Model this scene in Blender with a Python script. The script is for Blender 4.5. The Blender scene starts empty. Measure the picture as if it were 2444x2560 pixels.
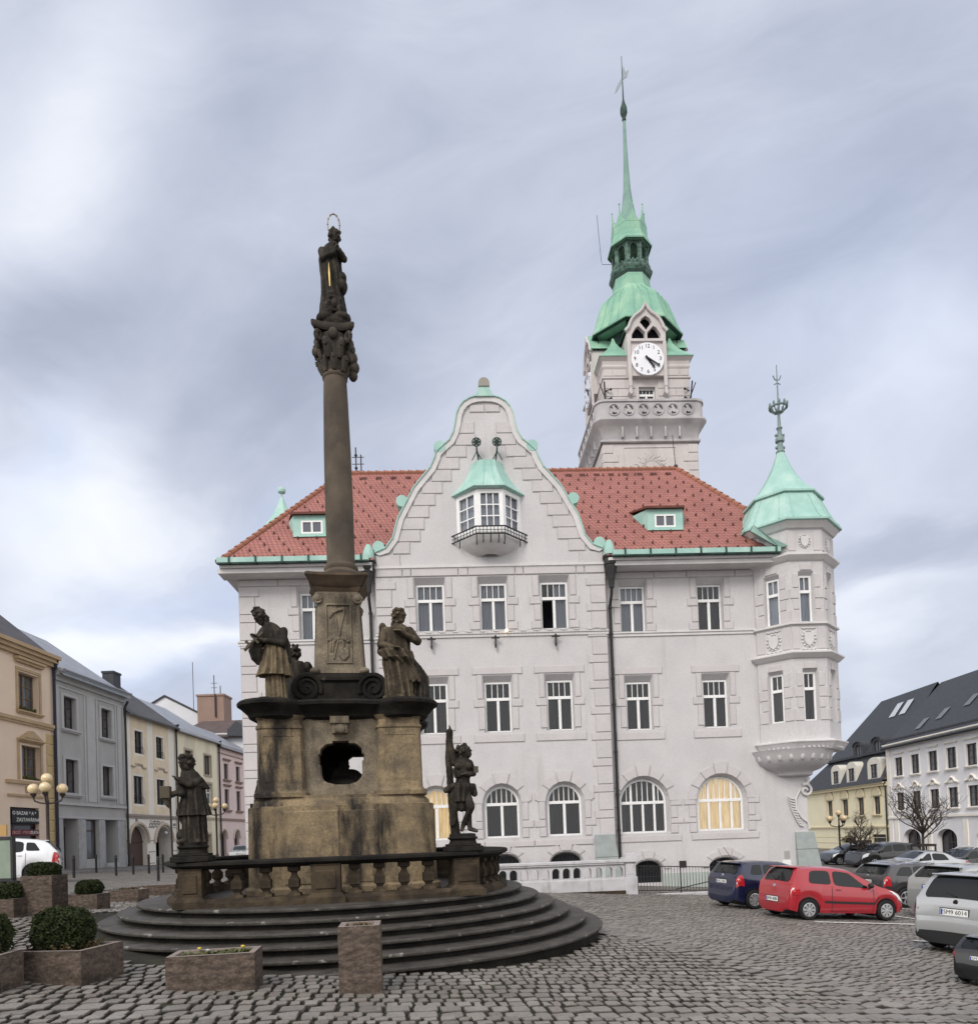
import bpy, bmesh, math, random
from mathutils import Vector, Matrix, noise
from mathutils.geometry import tessellate_polygon
R = math.radians
PI = math.pi
random.seed(7)
sc = bpy.context.scene
col = sc.collection

# ------------------------------------------------------------------ camera
FPX, CX, CY, KD = 1824.0, 1222.0, 2045.0, 2444 / 1876.0
_p, _r = R(1.25), R(2.1)
CF = Vector((0, math.cos(_p), math.sin(_p)))
_R0 = Vector((1, 0, 0)); _U0 = _R0.cross(CF)
CR = _R0 * math.cos(_r) - _U0 * math.sin(_r)
CU = _R0 * math.sin(_r) + _U0 * math.cos(_r)
CC = Vector((0, 0, 1.7))
cam = bpy.data.cameras.new('camera')
cam.sensor_fit = 'HORIZONTAL'; cam.sensor_width = 36
cam.lens = 36 * FPX / 2444; cam.shift_y = (CY - 1280) / 2444
cam.clip_end = 5000
co = bpy.data.objects.new('camera', cam); col.objects.link(co)
co.matrix_world = Matrix(((CR.x, CU.x, -CF.x, CC.x), (CR.y, CU.y, -CF.y, CC.y), (CR.z, CU.z, -CF.z, CC.z), (0, 0, 0, 1)))
sc.camera = co


def gz(x, y):
    """height of the sloping square"""
    b_ = .20 * math.exp(-((x + 7.6) ** 2 / 9 + (y - 12.5) ** 2 / 12))
    b_ += .15 * math.exp(-((x - 2.6) ** 2 / 6 + (y - 12.6) ** 2 / 9))
    x = max(-30, min(42, x)) / 10; y = max(0, min(62, y)) / 10
    return b_ + 0.0623 - 0.8357 * x - 0.2456 * y - 0.028 * x * x + 0.104 * x * y + 0.0324 * y * y


def ray(u, v):
    return CF + CR * ((u * KD - CX) / FPX) + CU * ((CY - v * KD) / FPX)


def at(u, v, Y):
    r = ray(u, v)
    return CC + r * (Y / r.y)


def gp(u, v):
    """where the sight line to a spot of the survey photo meets the ground"""
    r = ray(u, v); a, b = 2.0, 90.0
    for _ in range(60):
        m = (a + b) / 2; q = CC + r * m
        if q.z > gz(q.x, q.y): a = m
        else: b = m
    q = CC + r * a
    return Vector((q.x, q.y, gz(q.x, q.y)))


# ------------------------------------------------------------------ objects
def tag(o, label=None, cat=None, group=None, kind=None):
    if label: o['label'] = label
    if cat: o['category'] = cat
    if group: o['group'] = group
    if kind: o['kind'] = kind
    return o


def thing(name, label, cat, loc=(0, 0, 0), rz=0, group=None):
    o = bpy.data.objects.new(name, None); col.objects.link(o)
    o.empty_display_size = .2
    o.location = loc; o.rotation_euler = (0, 0, rz)
    return tag(o, label, cat, group)


def link(name, me, parent=None, loc=(0, 0, 0), rz=0):
    o = bpy.data.objects.new(name, me); col.objects.link(o)
    o.location = loc; o.rotation_euler = (0, 0, rz)
    if parent: o.parent = parent
    return o


def kids(o):
    return [c for c in bpy.data.objects if c.parent == o]


def copy_tree(o, parent=None, loc=None, rz=None):
    c = o.copy(); col.objects.link(c)
    c.parent = parent
    if loc is not None: c.location = loc
    if rz is not None: c.rotation_euler = (0, 0, rz)
    for ch in kids(o): copy_tree(ch, c)
    return c


class MB:
    def __init__(s):
        s.v = []; s.f = []; s.m = []; s.M = None

    def add(s, vs, fs, mi=0):
        n = len(s.v)
        if s.M is not None: vs = [s.M @ Vector(v) for v in vs]
        s.v += [tuple(v) for v in vs]
        s.f += [tuple(i + n for i in f) for f in fs]
        s.m += [mi] * len(fs)
        return s

    def box(s, x0, x1, y0, y1, z0, z1, mi=0):
        v = [(x0, y0, z0), (x1, y0, z0), (x1, y1, z0), (x0, y1, z0), (x0, y0, z1), (x1, y0, z1), (x1, y1, z1), (x0, y1, z1)]
        return s.add(v, [(0, 3, 2, 1), (4, 5, 6, 7), (0, 1, 5, 4), (1, 2, 6, 5), (2, 3, 7, 6), (3, 0, 4, 7)], mi)

    def chbox(s, x0, x1, z0, z1, y0, y1, c=.02, mi=0):
        """block standing proud of a wall (front y0), front edges chamfered"""
        v = [(x0, y1, z0), (x1, y1, z0), (x1, y1, z1), (x0, y1, z1),
             (x0, y0 + c, z0), (x1, y0 + c, z0), (x1, y0 + c, z1), (x0, y0 + c, z1),
             (x0 + c, y0, z0 + c), (x1 - c, y0, z0 + c), (x1 - c, y0, z1 - c), (x0 + c, y0, z1 - c)]
        f = [(8, 9, 10, 11)]
        for i in range(4):
            j = (i + 1) % 4
            f += [(i, j, 4 + j, 4 + i), (4 + i, 4 + j, 8 + j, 8 + i)]
        return s.add(v, f, mi)

    def prism(s, pts, d0, d1, P, mi=0):
        """pts 2d polygon, P(a,b,d)->xyz, counter clockwise seen from d0 side"""
        n = len(pts)
        v = [P(a, b, d0) for a, b in pts] + [P(a, b, d1) for a, b in pts]
        f = [tuple(range(n)), tuple(range(2 * n - 1, n - 1, -1))]
        f += [((i + 1) % n, i, n + i, n + (i + 1) % n) for i in range(n)]
        return s.add(v, f, mi)

    def tube(s, path, r, n=8, mi=0, cap=True):
        P = [Vector(p) for p in path]; m = len(P)
        rs = r if isinstance(r, (list, tuple)) else [r] * m
        vs = []; a = None
        for i in range(m):
            d = (P[min(i + 1, m - 1)] - P[max(i - 1, 0)])
            d = d.normalized() if d.length > 1e-9 else Vector((0, 0, 1))
            if a is None:
                a = d.orthogonal().normalized()
            else:
                a = (a - d * a.dot(d))
                a = a.normalized() if a.length > 1e-6 else d.orthogonal().normalized()
            b = d.cross(a)
            for k in range(n):
                t = 2 * PI * k / n
                vs.append(P[i] + (a * math.cos(t) + b * math.sin(t)) * rs[i])
        fs = []
        for i in range(m - 1):
            for k in range(n):
                k2 = (k + 1) % n
                fs.append((i * n + k, i * n + k2, (i + 1) * n + k2, (i + 1) * n + k))
        if cap:
            fs.append(tuple(range(n - 1, -1, -1))); fs.append(tuple(range((m - 1) * n, m * n)))
        return s.add(vs, fs, mi)

    def lathe(s, prof, c=(0, 0, 0), n=16, a0=0.0, mi=0, sx=1, sy=1, fold=None):
        vs = []; m = len(prof)
        for r, z in prof:
            for k in range(n):
                t = a0 + 2 * PI * k / n
                rr = r * (fold(t, z) if fold else 1)
                vs.append((c[0] + rr * math.cos(t) * sx, c[1] + rr * math.sin(t) * sy, c[2] + z))
        fs = []
        for i in range(m - 1):
            for k in range(n):
                k2 = (k + 1) % n
                fs.append((i * n + k, i * n + k2, (i + 1) * n + k2, (i + 1) * n + k))
        fs.append(tuple(range(n - 1, -1, -1))); fs.append(tuple(range((m - 1) * n, m * n)))
        return s.add(vs, fs, mi)

    def ball(s, c, r, n=12, m=8, mi=0, rot=None):
        rx, ry, rz = r if isinstance(r, (tuple, list)) else (r, r, r)
        vs = [(0, 0, -rz)]
        for i in range(1, m):
            p = -PI / 2 + PI * i / m
            for k in range(n):
                t = 2 * PI * k / n
                vs.append((rx * math.cos(p) * math.cos(t), ry * math.cos(p) * math.sin(t), rz * math.sin(p)))
        vs.append((0, 0, rz)); L = len(vs) - 1
        fs = [(0, 1 + (k + 1) % n, 1 + k) for k in range(n)]
        for i in range(m - 2):
            for k in range(n):
                k2 = (k + 1) % n; a = 1 + i * n
                fs.append((a + k, a + k2, a + n + k2, a + n + k))
        a = 1 + (m - 2) * n
        fs += [(a + k, a + (k + 1) % n, L) for k in range(n)]
        C = Vector(c)
        if rot is not None: vs = [rot @ Vector(v) for v in vs]
        return s.add([Vector(v) + C for v in vs], fs, mi)

    def mesh(s, name, mats, smooth=None):
        me = bpy.data.meshes.new(name)
        me.from_pydata(s.v, [], s.f)
        mats = mats if isinstance(mats, (list, tuple)) else [mats]
        for m in mats: me.materials.append(m)
        if len(mats) > 1: me.polygons.foreach_set('material_index', s.m)
        if smooth is not None:
            me.polygons.foreach_set('use_smooth', [True] * len(me.polygons))
            me.set_sharp_from_angle(angle=R(smooth))
        me.update()
        return me

    def build(s, name, mats, parent=None, smooth=None, loc=(0, 0, 0), rz=0):
        return link(name, s.mesh(name, mats, smooth), parent, loc, rz)


def build_split(mb_, name, mats, parent, key, smooth=None):
    """one object per cluster of loose pieces; key(centre of a piece) names its cluster"""
    par = list(range(len(mb_.v)))

    def root(i):
        while par[i] != i: par[i] = par[par[i]]; i = par[i]
        return i
    for f in mb_.f:
        a = root(f[0])
        for i in f[1:]: par[root(i)] = a
    cen = {}
    for i, v in enumerate(mb_.v):
        c = cen.setdefault(root(i), [0, 0, 0, 0]); c[0] += v[0]; c[1] += v[1]; c[2] += v[2]; c[3] += 1
    kk = {r: key(c[0] / c[3], c[1] / c[3], c[2] / c[3]) for r, c in cen.items()}
    out = {}
    for f, m in zip(mb_.f, mb_.m):
        b, mp = out.setdefault(kk[root(f[0])], (MB(), {}))
        for i in f:
            if i not in mp: mp[i] = len(b.v); b.v.append(mb_.v[i])
        b.f.append(tuple(mp[i] for i in f)); b.m.append(m)
    return [b.build(name, mats, parent, smooth) for b, _ in out.values()]


def bev(o, w=.01, seg=1):
    m = o.modifiers.new('edge', 'BEVEL'); m.width = w; m.segments = seg; m.limit_method = 'ANGLE'; m.angle_limit = R(40)
    return o


def rect(x0, x1, z0, z1):
    return [(x0, z0), (x1, z0), (x1, z1), (x0, z1)]


def arch(x0, x1, z0, zs, zt, n=12):
    c = (x0 + x1) / 2; h = (x1 - x0) / 2
    return [(x0, z0), (x1, z0)] + [(c + h * math.cos(PI * i / n), zs + (zt - zs) * math.sin(PI * i / n)) for i in range(n + 1)]


def inset_scale(pts, dx0, dx1, dz0, dz1):
    """widen a polygon outward linearly about its own box (for splayed reveals)"""
    xs = [p[0] for p in pts]; zs = [p[1] for p in pts]
    x0, x1, z0, z1 = min(xs), max(xs), min(zs), max(zs)
    return [(x0 - dx0 + (p[0] - x0) / (x1 - x0) * (x1 - x0 + dx0 + dx1), z0 - dz0 + (p[1] - z0) / (z1 - z0) * (z1 - z0 + dz0 + dz1)) for p in pts]


def wall(mb, outer, holes, P, y=0.0, mi=0):
    """flat wall with real openings; holes: (outer pts, inner pts, depth). P(x,z,y) -> xyz, outside is -y"""
    loops = [[Vector((a, b, 0)) for a, b in outer]] + [[Vector((a, b, 0)) for a, b in h[0]] for h in holes]
    flat = [p for l in loops for p in l]
    tris = tessellate_polygon(loops)
    fs = []
    for t in tris:
        a, b, c = (flat[i] for i in t)
        cr = (b.x - a.x) * (c.y - a.y) - (b.y - a.y) * (c.x - a.x)
        if abs(cr) < 1e-9: continue
        fs.append(tuple(t) if cr > 0 else (t[0], t[2], t[1]))
    mb.add([P(p.x, p.y, y) for p in flat], fs, mi)
    for ho, hi, d in holes:
        n = len(ho)
        vs = [P(a, b, y) for a, b in ho] + [P(a, b, y + d) for a, b in hi]
        mb.add(vs, [(i, (i + 1) % n, n + (i + 1) % n, n + i) for i in range(n)], mi)


def text_mesh(body, size, mat, name, depth=.004, align='CENTER', shear=0, sx=1.0):
    cu = bpy.data.curves.new(name, 'FONT'); cu.body = body; cu.size = size; cu.align_x = align; cu.align_y = 'CENTER'
    cu.extrude = depth; cu.shear = shear; cu.resolution_u = 3
    o = bpy.data.objects.new(name, cu); col.objects.link(o)
    dg = bpy.context.evaluated_depsgraph_get()
    me = bpy.data.meshes.new_from_object(o.evaluated_get(dg))
    bpy.data.objects.remove(o); bpy.data.curves.remove(cu)
    me.name = name; me.materials.clear(); me.materials.append(mat)
    # stand it upright: text plane xy -> xz, facing -y
    me.transform(Matrix(((sx, 0, 0, 0), (0, 0, -1, 0), (0, 1, 0, 0), (0, 0, 0, 1))))
    return me


# ------------------------------------------------------------------ materials
def nodes(name):
    m = bpy.data.materials.new(name); m.use_nodes = True
    nt = m.node_tree
    return m, nt, nt.nodes['Principled BSDF'], nt.nodes['Material Output']


def N(nt, t, **k):
    n = nt.nodes.new(t)
    for a, b in k.items():
        if a.startswith('i_'): n.inputs[a[2:].replace('_', ' ')].default_value = b
        else: setattr(n, a, b)
    return n


def ramp(nt, fac, stops):
    r = nt.nodes.new('ShaderNodeValToRGB'); e = r.color_ramp.elements
    while len(e) < len(stops): e.new(.5)
    for el, (p, c) in zip(e, stops):
        el.position = p; el.color = (*c, 1) if len(c) == 3 else c
    nt.links.new(fac, r.inputs[0])
    return r.outputs[0]


def mixc(nt, fac, a, b, mode='MIX'):
    n = nt.nodes.new('ShaderNodeMix'); n.data_type = 'RGBA'; n.blend_type = mode
    L = nt.links
    for sock, val in ((n.inputs[0], fac), (n.inputs[6], a), (n.inputs[7], b)):
        if hasattr(val, 'node'): L.new(val, sock)
        elif isinstance(val, (int, float)): sock.default_value = val
        else: sock.default_value = (*val, 1) if len(val) == 3 else val
    return n.outputs[2]


def coords(nt, stretch=(1, 1, 1), src='Object'):
    tc = nt.nodes.new('ShaderNodeTexCoord')
    mp = nt.nodes.new('ShaderNodeMapping'); mp.inputs['Scale'].default_value = stretch
    nt.links.new(tc.outputs[src], mp.inputs[0])
    return mp.outputs[0]


def noise_fac(nt, vec, scale, detail=4, rough=.6, lo=.35, hi=.65):
    n = N(nt, 'ShaderNodeTexNoise'); n.inputs['Scale'].default_value = scale; n.inputs['Detail'].default_value = detail
    n.inputs['Roughness'].default_value = rough
    nt.links.new(vec, n.inputs['Vector'])
    mr = N(nt, 'ShaderNodeMapRange'); mr.inputs[1].default_value = lo; mr.inputs[2].default_value = hi
    nt.links.new(n.outputs[0], mr.inputs[0])
    return mr.outputs[0], n.outputs[0]


def mat(name, c, c2=None, scale=3, lo=.35, hi=.65, rough=.85, metal=0, spec=.3, stretch=(1, 1, 1), stain=None, sscale=1.2,
        sstretch=(1, 1, .25), slo=.5, shi=.7, bump=0, bscale=60, coat=0, emit=None, estr=0, fine=0, fscale=28):
    m, nt, b, out = nodes(name)
    b.inputs['Roughness'].default_value = rough; b.inputs['Metallic'].default_value = metal
    b.inputs['Specular IOR Level'].default_value = spec
    if coat: b.inputs['Coat Weight'].default_value = coat; b.inputs['Coat Roughness'].default_value = .04
    cur = c
    if c2:
        f, _ = noise_fac(nt, coords(nt, stretch), scale, lo=lo, hi=hi)
        cur = mixc(nt, f, c, c2)
    if stain:
        f, _ = noise_fac(nt, coords(nt, sstretch), sscale, detail=6, lo=slo, hi=shi)
        cur = mixc(nt, f, cur, stain)
    if fine:
        f, _ = noise_fac(nt, coords(nt), fscale, detail=5, rough=.7, lo=.25, hi=.75)
        cur = mixc(nt, 1.0, cur, mixc(nt, f, (1 - fine,) * 3, (1 + fine,) * 3), 'MULTIPLY')
    if hasattr(cur, 'node'): nt.links.new(cur, b.inputs['Base Color'])
    else: b.inputs['Base Color'].default_value = (*cur, 1)
    if bump:
        _, raw = noise_fac(nt, coords(nt), bscale, detail=3)
        bp = N(nt, 'ShaderNodeBump'); bp.inputs['Strength'].default_value = bump; bp.inputs['Distance'].default_value = .02
        nt.links.new(raw, bp.inputs['Height']); nt.links.new(bp.outputs[0], b.inputs['Normal'])
    if emit:
        b.inputs['Emission Color'].default_value = (*emit, 1); b.inputs['Emission Strength'].default_value = estr
    return m


def glass_mat(name, refl=.14, tint=(.85, .88, .9)):
    m, nt, b, out = nodes(name)
    nt.nodes.remove(b)
    tr = N(nt, 'ShaderNodeBsdfTransparent'); tr.inputs[0].default_value = (*tint, 1)
    gl = N(nt, 'ShaderNodeBsdfGlossy'); gl.inputs['Roughness'].default_value = .02
    gl.inputs[0].default_value = (.95, .97, 1, 1)
    lw = N(nt, 'ShaderNodeFresnel'); lw.inputs[0].default_value = 1.5
    ad = N(nt, 'ShaderNodeMath', operation='ADD'); ad.inputs[1].default_value = refl - .04
    mx = N(nt, 'ShaderNodeMixShader')
    nt.links.new(lw.outputs[0], ad.inputs[0]); nt.links.new(ad.outputs[0], mx.inputs[0])
    nt.links.new(tr.outputs[0], mx.inputs[1]); nt.links.new(gl.outputs[0], mx.inputs[2])
    nt.links.new(mx.outputs[0], out.inputs[0])
    return m
# ------------------------------------------------------------------ world: overcast sky
w = bpy.data.worlds.new('World'); sc.world = w; w.use_nodes = True
nt = w.node_tree; bg = nt.nodes['Background']
SUN_EL, SUN_AZ = R(42), R(205)          # high, behind and a little to the left of the camera
sky = N(nt, 'ShaderNodeTexSky', sky_type='NISHITA'); sky.sun_disc = False
sky.sun_elevation = SUN_EL; sky.sun_rotation = SUN_AZ; sky.air_density = 1.2; sky.dust_density = 2.0
tc = N(nt, 'ShaderNodeTexCoord')
sep = N(nt, 'ShaderNodeSeparateXYZ'); nt.links.new(tc.outputs['Generated'], sep.inputs[0])


def M_(op, a, b=None, c=None, clamp=False):
    n = N(nt, 'ShaderNodeMath', operation=op); n.use_clamp = clamp
    for i, v in enumerate((a, b, c)):
        if v is None: continue
        if hasattr(v, 'node'): nt.links.new(v, n.inputs[i])
        else: n.inputs[i].default_value = v
    return n.outputs[0]


# a flat cloud deck seen in perspective: divide the direction by its height
zz = M_('ADD', M_('MAXIMUM', sep.outputs[2], 0.0), .22)
cx_ = M_('DIVIDE', sep.outputs[0], zz); cy_ = M_('DIVIDE', sep.outputs[1], zz)
cmb = N(nt, 'ShaderNodeCombineXYZ'); nt.links.new(cx_, cmb.inputs[0]); nt.links.new(cy_, cmb.inputs[1])


def cl(scale, rot, st, seed, lo, hi, det=4, dist=.6):
    mp = N(nt, 'ShaderNodeMapping'); mp.inputs['Rotation'].default_value = (0, 0, rot); mp.inputs['Scale'].default_value = st
    mp.inputs['Location'].default_value = seed
    nt.links.new(cmb.outputs[0], mp.inputs[0])
    n = N(nt, 'ShaderNodeTexNoise'); n.inputs['Scale'].default_value = scale; n.inputs['Detail'].default_value = det
    n.inputs['Roughness'].default_value = .5; n.inputs['Distortion'].default_value = dist
    nt.links.new(mp.outputs[0], n.inputs['Vector'])
    mr = N(nt, 'ShaderNodeMapRange', interpolation_type='SMOOTHSTEP'); mr.inputs[1].default_value = lo; mr.inputs[2].default_value = hi
    nt.links.new(n.outputs[0], mr.inputs[0])
    return mr.outputs[0]


# slow banks of cloud laid out by compass bearing and height, their edges broken by noise
yv = M_('MAXIMUM', sep.outputs[1], .06)
av = M_('DIVIDE', sep.outputs[0], yv); ev = M_('DIVIDE', sep.outputs[2], yv)
n1 = cl(1.1, 0, (1, 1, 1), (3.1, 1.7, 0), 0, 1, 5, .4); n2 = cl(1.1, 0, (1, 1, 1), (9.3, 5.2, 0), 0, 1, 5, .4)
av = M_('ADD', av, M_('MULTIPLY', M_('SUBTRACT', n1, .5), .34)); ev = M_('ADD', ev, M_('MULTIPLY', M_('SUBTRACT', n2, .5), .34))


def bank(u, v, ru, rv, ang):
    """u, v, radii in survey units (1400 = one radian of the tangent plane)"""
    a0, e0 = (u - 938) / 1400, (1605 - v) / 1400; ca, sa = math.cos(R(ang)), math.sin(R(ang))
    da = M_('SUBTRACT', av, a0); de = M_('SUBTRACT', ev, e0)
    p_ = M_('MULTIPLY', M_('MULTIPLY_ADD', de, sa, M_('MULTIPLY', da, ca)), 1400 / ru)
    q_ = M_('MULTIPLY', M_('MULTIPLY_ADD', de, ca, M_('MULTIPLY', da, -sa)), 1400 / rv)
    s_ = M_('MULTIPLY_ADD', p_, p_, M_('MULTIPLY', q_, q_))
    return M_('POWER', 2.718, M_('MULTIPLY', s_, -1))


tot = None
for u, v, ru, rv, ang, val in ((120, 330, 520, 150, 55, .20), (120, 900, 340, 170, 25, .27), (40, 1180, 420, 70, 8, .22), (400, 1170, 260, 60, 15, .16),
                               (450, 230, 460, 170, 62, -.10), (560, 680, 360, 170, 42, -.19), (60, 570, 260, 110, 40, -.17), (330, 720, 160, 70, 50, -.10),
                               (1000, 250, 420, 260, 0, -.03), (1750, 780, 260, 130, 30, .14), (1700, 1240, 260, 60, 5, .16), (1760, 1060, 260, 70, 10, -.10), (1750, 250, 380, 260, -30, -.08), (1480, 620, 260, 70, 25, -.05)):
    b_ = M_('MULTIPLY', bank(u, v, ru, rv, ang), val); tot = b_ if tot is None else M_('ADD', tot, b_)
fine = cl(2.6, R(30), (1, .5, 1), (2.2, 8.8, 0), .25, .8, 6, .5)
tot = M_('ADD', tot, M_('MULTIPLY', M_('SUBTRACT', fine, .5), .07))
cmb2 = N(nt, 'ShaderNodeCombineXYZ'); nt.links.new(M_('ADD', M_('MULTIPLY', av, 1.0), M_('MULTIPLY', ev, .8)), cmb2.inputs[0]); nt.links.new(M_('MULTIPLY_ADD', av, -.8, M_('MULTIPLY', ev, 2.4)), cmb2.inputs[1])
wn = N(nt, 'ShaderNodeTexNoise'); wn.inputs['Scale'].default_value = 2.4; wn.inputs['Detail'].default_value = 7; wn.inputs['Roughness'].default_value = .58; wn.inputs['Distortion'].default_value = .5
nt.links.new(cmb2.outputs[0], wn.inputs['Vector'])
tot = M_('ADD', tot, M_('MULTIPLY', M_('SUBTRACT', wn.outputs[0], .5), .28))
front = M_('MULTIPLY_ADD', sep.outputs[1], 2.2, .35, clamp=True)          # only the half of the sky ahead carries these banks
lum = M_('ADD', M_('MULTIPLY', tot, front), .645)
blue = M_('ADD', M_('MULTIPLY', bank(350, 1020, 330, 70, 12), .5), M_('ADD', M_('MULTIPLY', bank(150, 1290, 320, 60, 8), .5), M_('ADD', M_('MULTIPLY', bank(1640, 600, 420, 330, 20), .30), M_('MULTIPLY', bank(40, 780, 160, 60, 40), .35))))
tint = mixc(nt, M_('MULTIPLY_ADD', lum, 2.0, -.95, clamp=True), (.80, .88, 1.11), (.975, 1.0, 1.045))
tint = mixc(nt, M_('MULTIPLY', blue, front), tint, (.78, .92, 1.24))
sideb = M_('MULTIPLY', M_('MAXIMUM', M_('SUBTRACT', M_('ABSOLUTE', sep.outputs[0]), .62), 0), 2.0)  # sky brightness added at both sides, out of view, to light the facades
backb = M_('MULTIPLY', M_('MAXIMUM', M_('MULTIPLY', sep.outputs[1], -1), 0), .50)  # brightness added to the unseen sky behind the camera, to light the walls
vm = N(nt, 'ShaderNodeVectorMath', operation='SCALE')
tint = mixc(nt, M_('MULTIPLY', M_('ADD', backb, sideb), 3.0, clamp=True), tint, (1.0, .985, .985))
nt.links.new(tint, vm.inputs[0]); nt.links.new(M_('ADD', M_('ADD', lum, backb), sideb), vm.inputs['Scale'])
add = N(nt, 'ShaderNodeVectorMath', operation='MULTIPLY_ADD')
nt.links.new(sky.outputs[0], add.inputs[0]); add.inputs[1].default_value = (.06, .06, .06)
vm2 = N(nt, 'ShaderNodeVectorMath', operation='SCALE'); nt.links.new(vm.outputs[0], vm2.inputs[0]); vm2.inputs['Scale'].default_value = 9.3
nt.links.new(vm2.outputs[0], add.inputs[2])
nt.links.new(add.outputs[0], bg.inputs[0])
bg.inputs[1].default_value = .1

sl = bpy.data.lights.new('sun', 'SUN'); sl.energy = 1.9; sl.angle = R(25); sl.color = (1, .95, .88)
so = bpy.data.objects.new('sun', sl); col.objects.link(so)
sd = Vector((math.sin(SUN_AZ) * math.cos(SUN_EL), math.cos(SUN_AZ) * math.cos(SUN_EL), math.sin(SUN_EL)))
so.rotation_euler = (-sd).to_track_quat('-Z', 'Y').to_euler()
so.location = sd * 60
vs = sc.view_settings; vs.view_transform = 'Standard'; vs.look = 'None'; vs.gamma = 1; vs.use_curve_mapping = False; vs.exposure = 0.2
sc.cycles.max_bounces = 6; sc.cycles.transparent_max_bounces = 12
sc.cycles.use_denoising = True
# ------------------------------------------------------------------ shared materials
M = {}
M['plaster'] = mat('town_hall_plaster', (.575, .56, .568), (.52, .507, .515), scale=.7, rough=.95, bump=.45, bscale=60, stain=(.41, .385, .37), sscale=1.5, sstretch=(1, 1, .10), slo=.56, shi=.86, fine=.12, fscale=14)
M['trim'] = mat('town_hall_trim', (.545, .52, .525), (.495, .473, .48), scale=1.1, rough=.9, bump=.15, bscale=70, fine=.08, fscale=14)
M['joint'] = mat('shadow_line_grey', (.40, .38, .375), rough=.95)
M['band'] = mat('pale_coping_plaster', (.64, .62, .62), (.56, .55, .55), scale=2, rough=.9)
M['white'] = mat('white_window_paint', (.82, .82, .82), (.76, .76, .76), scale=5, rough=.5)
M['greystone'] = mat('tower_stone', (.50, .485, .49), (.40, .39, .40), scale=1.1, rough=.9, stain=(.31, .30, .31), sscale=1.2, slo=.52, shi=.72, bump=.2)
M['tower'] = mat('tower_plaster', (.57, .535, .53), (.51, .48, .475), scale=.9, rough=.95, stain=(.46, .42, .41), sscale=.7, bump=.15)
M['copper'] = mat('copper_patina', (.35, .54, .485), (.29, .48, .43), scale=1.5, rough=.55, stain=(.46, .62, .565), sscale=1.5, sstretch=(1, 1, .3), slo=.5, shi=.75, fine=.1)
M['copper_tower'] = mat('copper_patina_green', (.25, .46, .335), (.19, .37, .29), scale=1.3, rough=.65, stain=(.36, .54, .38), sscale=1.2, sstretch=(1, 1, .4), slo=.5, shi=.75)
M['copper_dark'] = mat('copper_patina_and_shade', (.022, .04, .036), (.05, .095, .08), scale=3, rough=.7)
M['iron'] = mat('black_iron', (.018, .018, .02), (.035, .033, .032), scale=8, rough=.6, spec=.4)
M['dark'] = mat('dark_interior', (.018, .017, .02), rough=1, spec=0)  # near-black backing: darkness of unlit rooms put into the colour
M['curtain'] = mat('grey_curtain', (.062, .06, .058), (.014, .014, .015), scale=9, stretch=(3, 3, .15), lo=.42, hi=.6, rough=.9)
M['blind'] = mat('pale_blind', (.38, .39, .43), (.32, .33, .37), scale=3, stretch=(3, 3, .2), rough=.9)
M['sheer'] = mat('sheer_curtain', (.55, .57, .62), (.40, .42, .48), scale=8, stretch=(3, 3, .15), rough=.9)
M['warm'] = mat('lamp_lit_room', (.74, .58, .36), (.50, .37, .20), scale=6, stretch=(3, 3, .2), rough=.9)
_b = M['warm'].node_tree.nodes['Principled BSDF']; M['warm'].node_tree.links.new(_b.inputs['Base Color'].links[0].from_socket, _b.inputs['Emission Color']); _b.inputs['Emission Strength'].default_value = .62
M['glass'] = glass_mat('window_glass', .055)
M['glassdark'] = mat('dark_glass', (.016, .018, .022), rough=.05, spec=.6)
M['sandstone'] = mat('weathered_sandstone', (.262, .20, .122), (.13, .104, .074), scale=2.8, lo=.36, hi=.64, rough=.95, spec=.15, stain=(.030, .026, .023), sscale=1.8, sstretch=(1.3, 1.3, .3), slo=.49, shi=.64, bump=.8, bscale=45, fine=.4)
M['sandstone2'] = mat('weathered_sandstone_grey', (.24, .20, .145), (.13, .11, .085), scale=2.8, lo=.36, hi=.64, rough=.95, spec=.15, stain=(.036, .032, .028), sscale=1.8, sstretch=(1.3, 1.3, .3), slo=.52, shi=.70, bump=.8, bscale=45, fine=.4)
M['sootstone'] = mat('sooty_sandstone', (.036, .028, .021), (.075, .056, .036), scale=3, lo=.42, hi=.62, rough=.9, spec=.15, stain=(.12, .098, .07), sscale=3.5, sstretch=(1, 1, .7), slo=.58, shi=.75, bump=.7, bscale=40)
M['blackstone'] = mat('soot_and_shade_stone', (.012, .011, .0105), (.026, .023, .02), scale=3, rough=.85, spec=.12, stain=(.10, .09, .075), sscale=4.5, sstretch=(1, 1, 1), slo=.66, shi=.78, bump=.8, bscale=35)
M['step'] = mat('dark_step_stone', (.030, .027, .024), (.068, .061, .053), scale=3, rough=.55, spec=.35, stain=(.25, .245, .22), sscale=9, sstretch=(1, 1, 1), slo=.69, shi=.75, bump=.8, bscale=30)
M['statue'] = mat('statue_stone', (.038, .033, .028), (.066, .056, .044), scale=5, rough=.85, stain=(.16, .13, .09), sscale=3.0, sstretch=(1.6, 1.6, .5), slo=.58, shi=.74, bump=.4, bscale=60)
M['gold'] = mat('gilded_metal', (.75, .52, .16), rough=.3, metal=1)
M['planter'] = mat('rough_porphyry', (.062, .047, .038), (.135, .102, .083), scale=9, stretch=(1, 1, 2.4), lo=.36, hi=.64, rough=.95, stain=(.04, .033, .025), sscale=3, sstretch=(1, 1, 2), slo=.5, shi=.7, bump=1.0, bscale=26, fine=.4)
M['soil'] = mat('planting_soil', (.03, .024, .018), (.06, .05, .035), scale=20, rough=1, bump=1, bscale=60)
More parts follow.
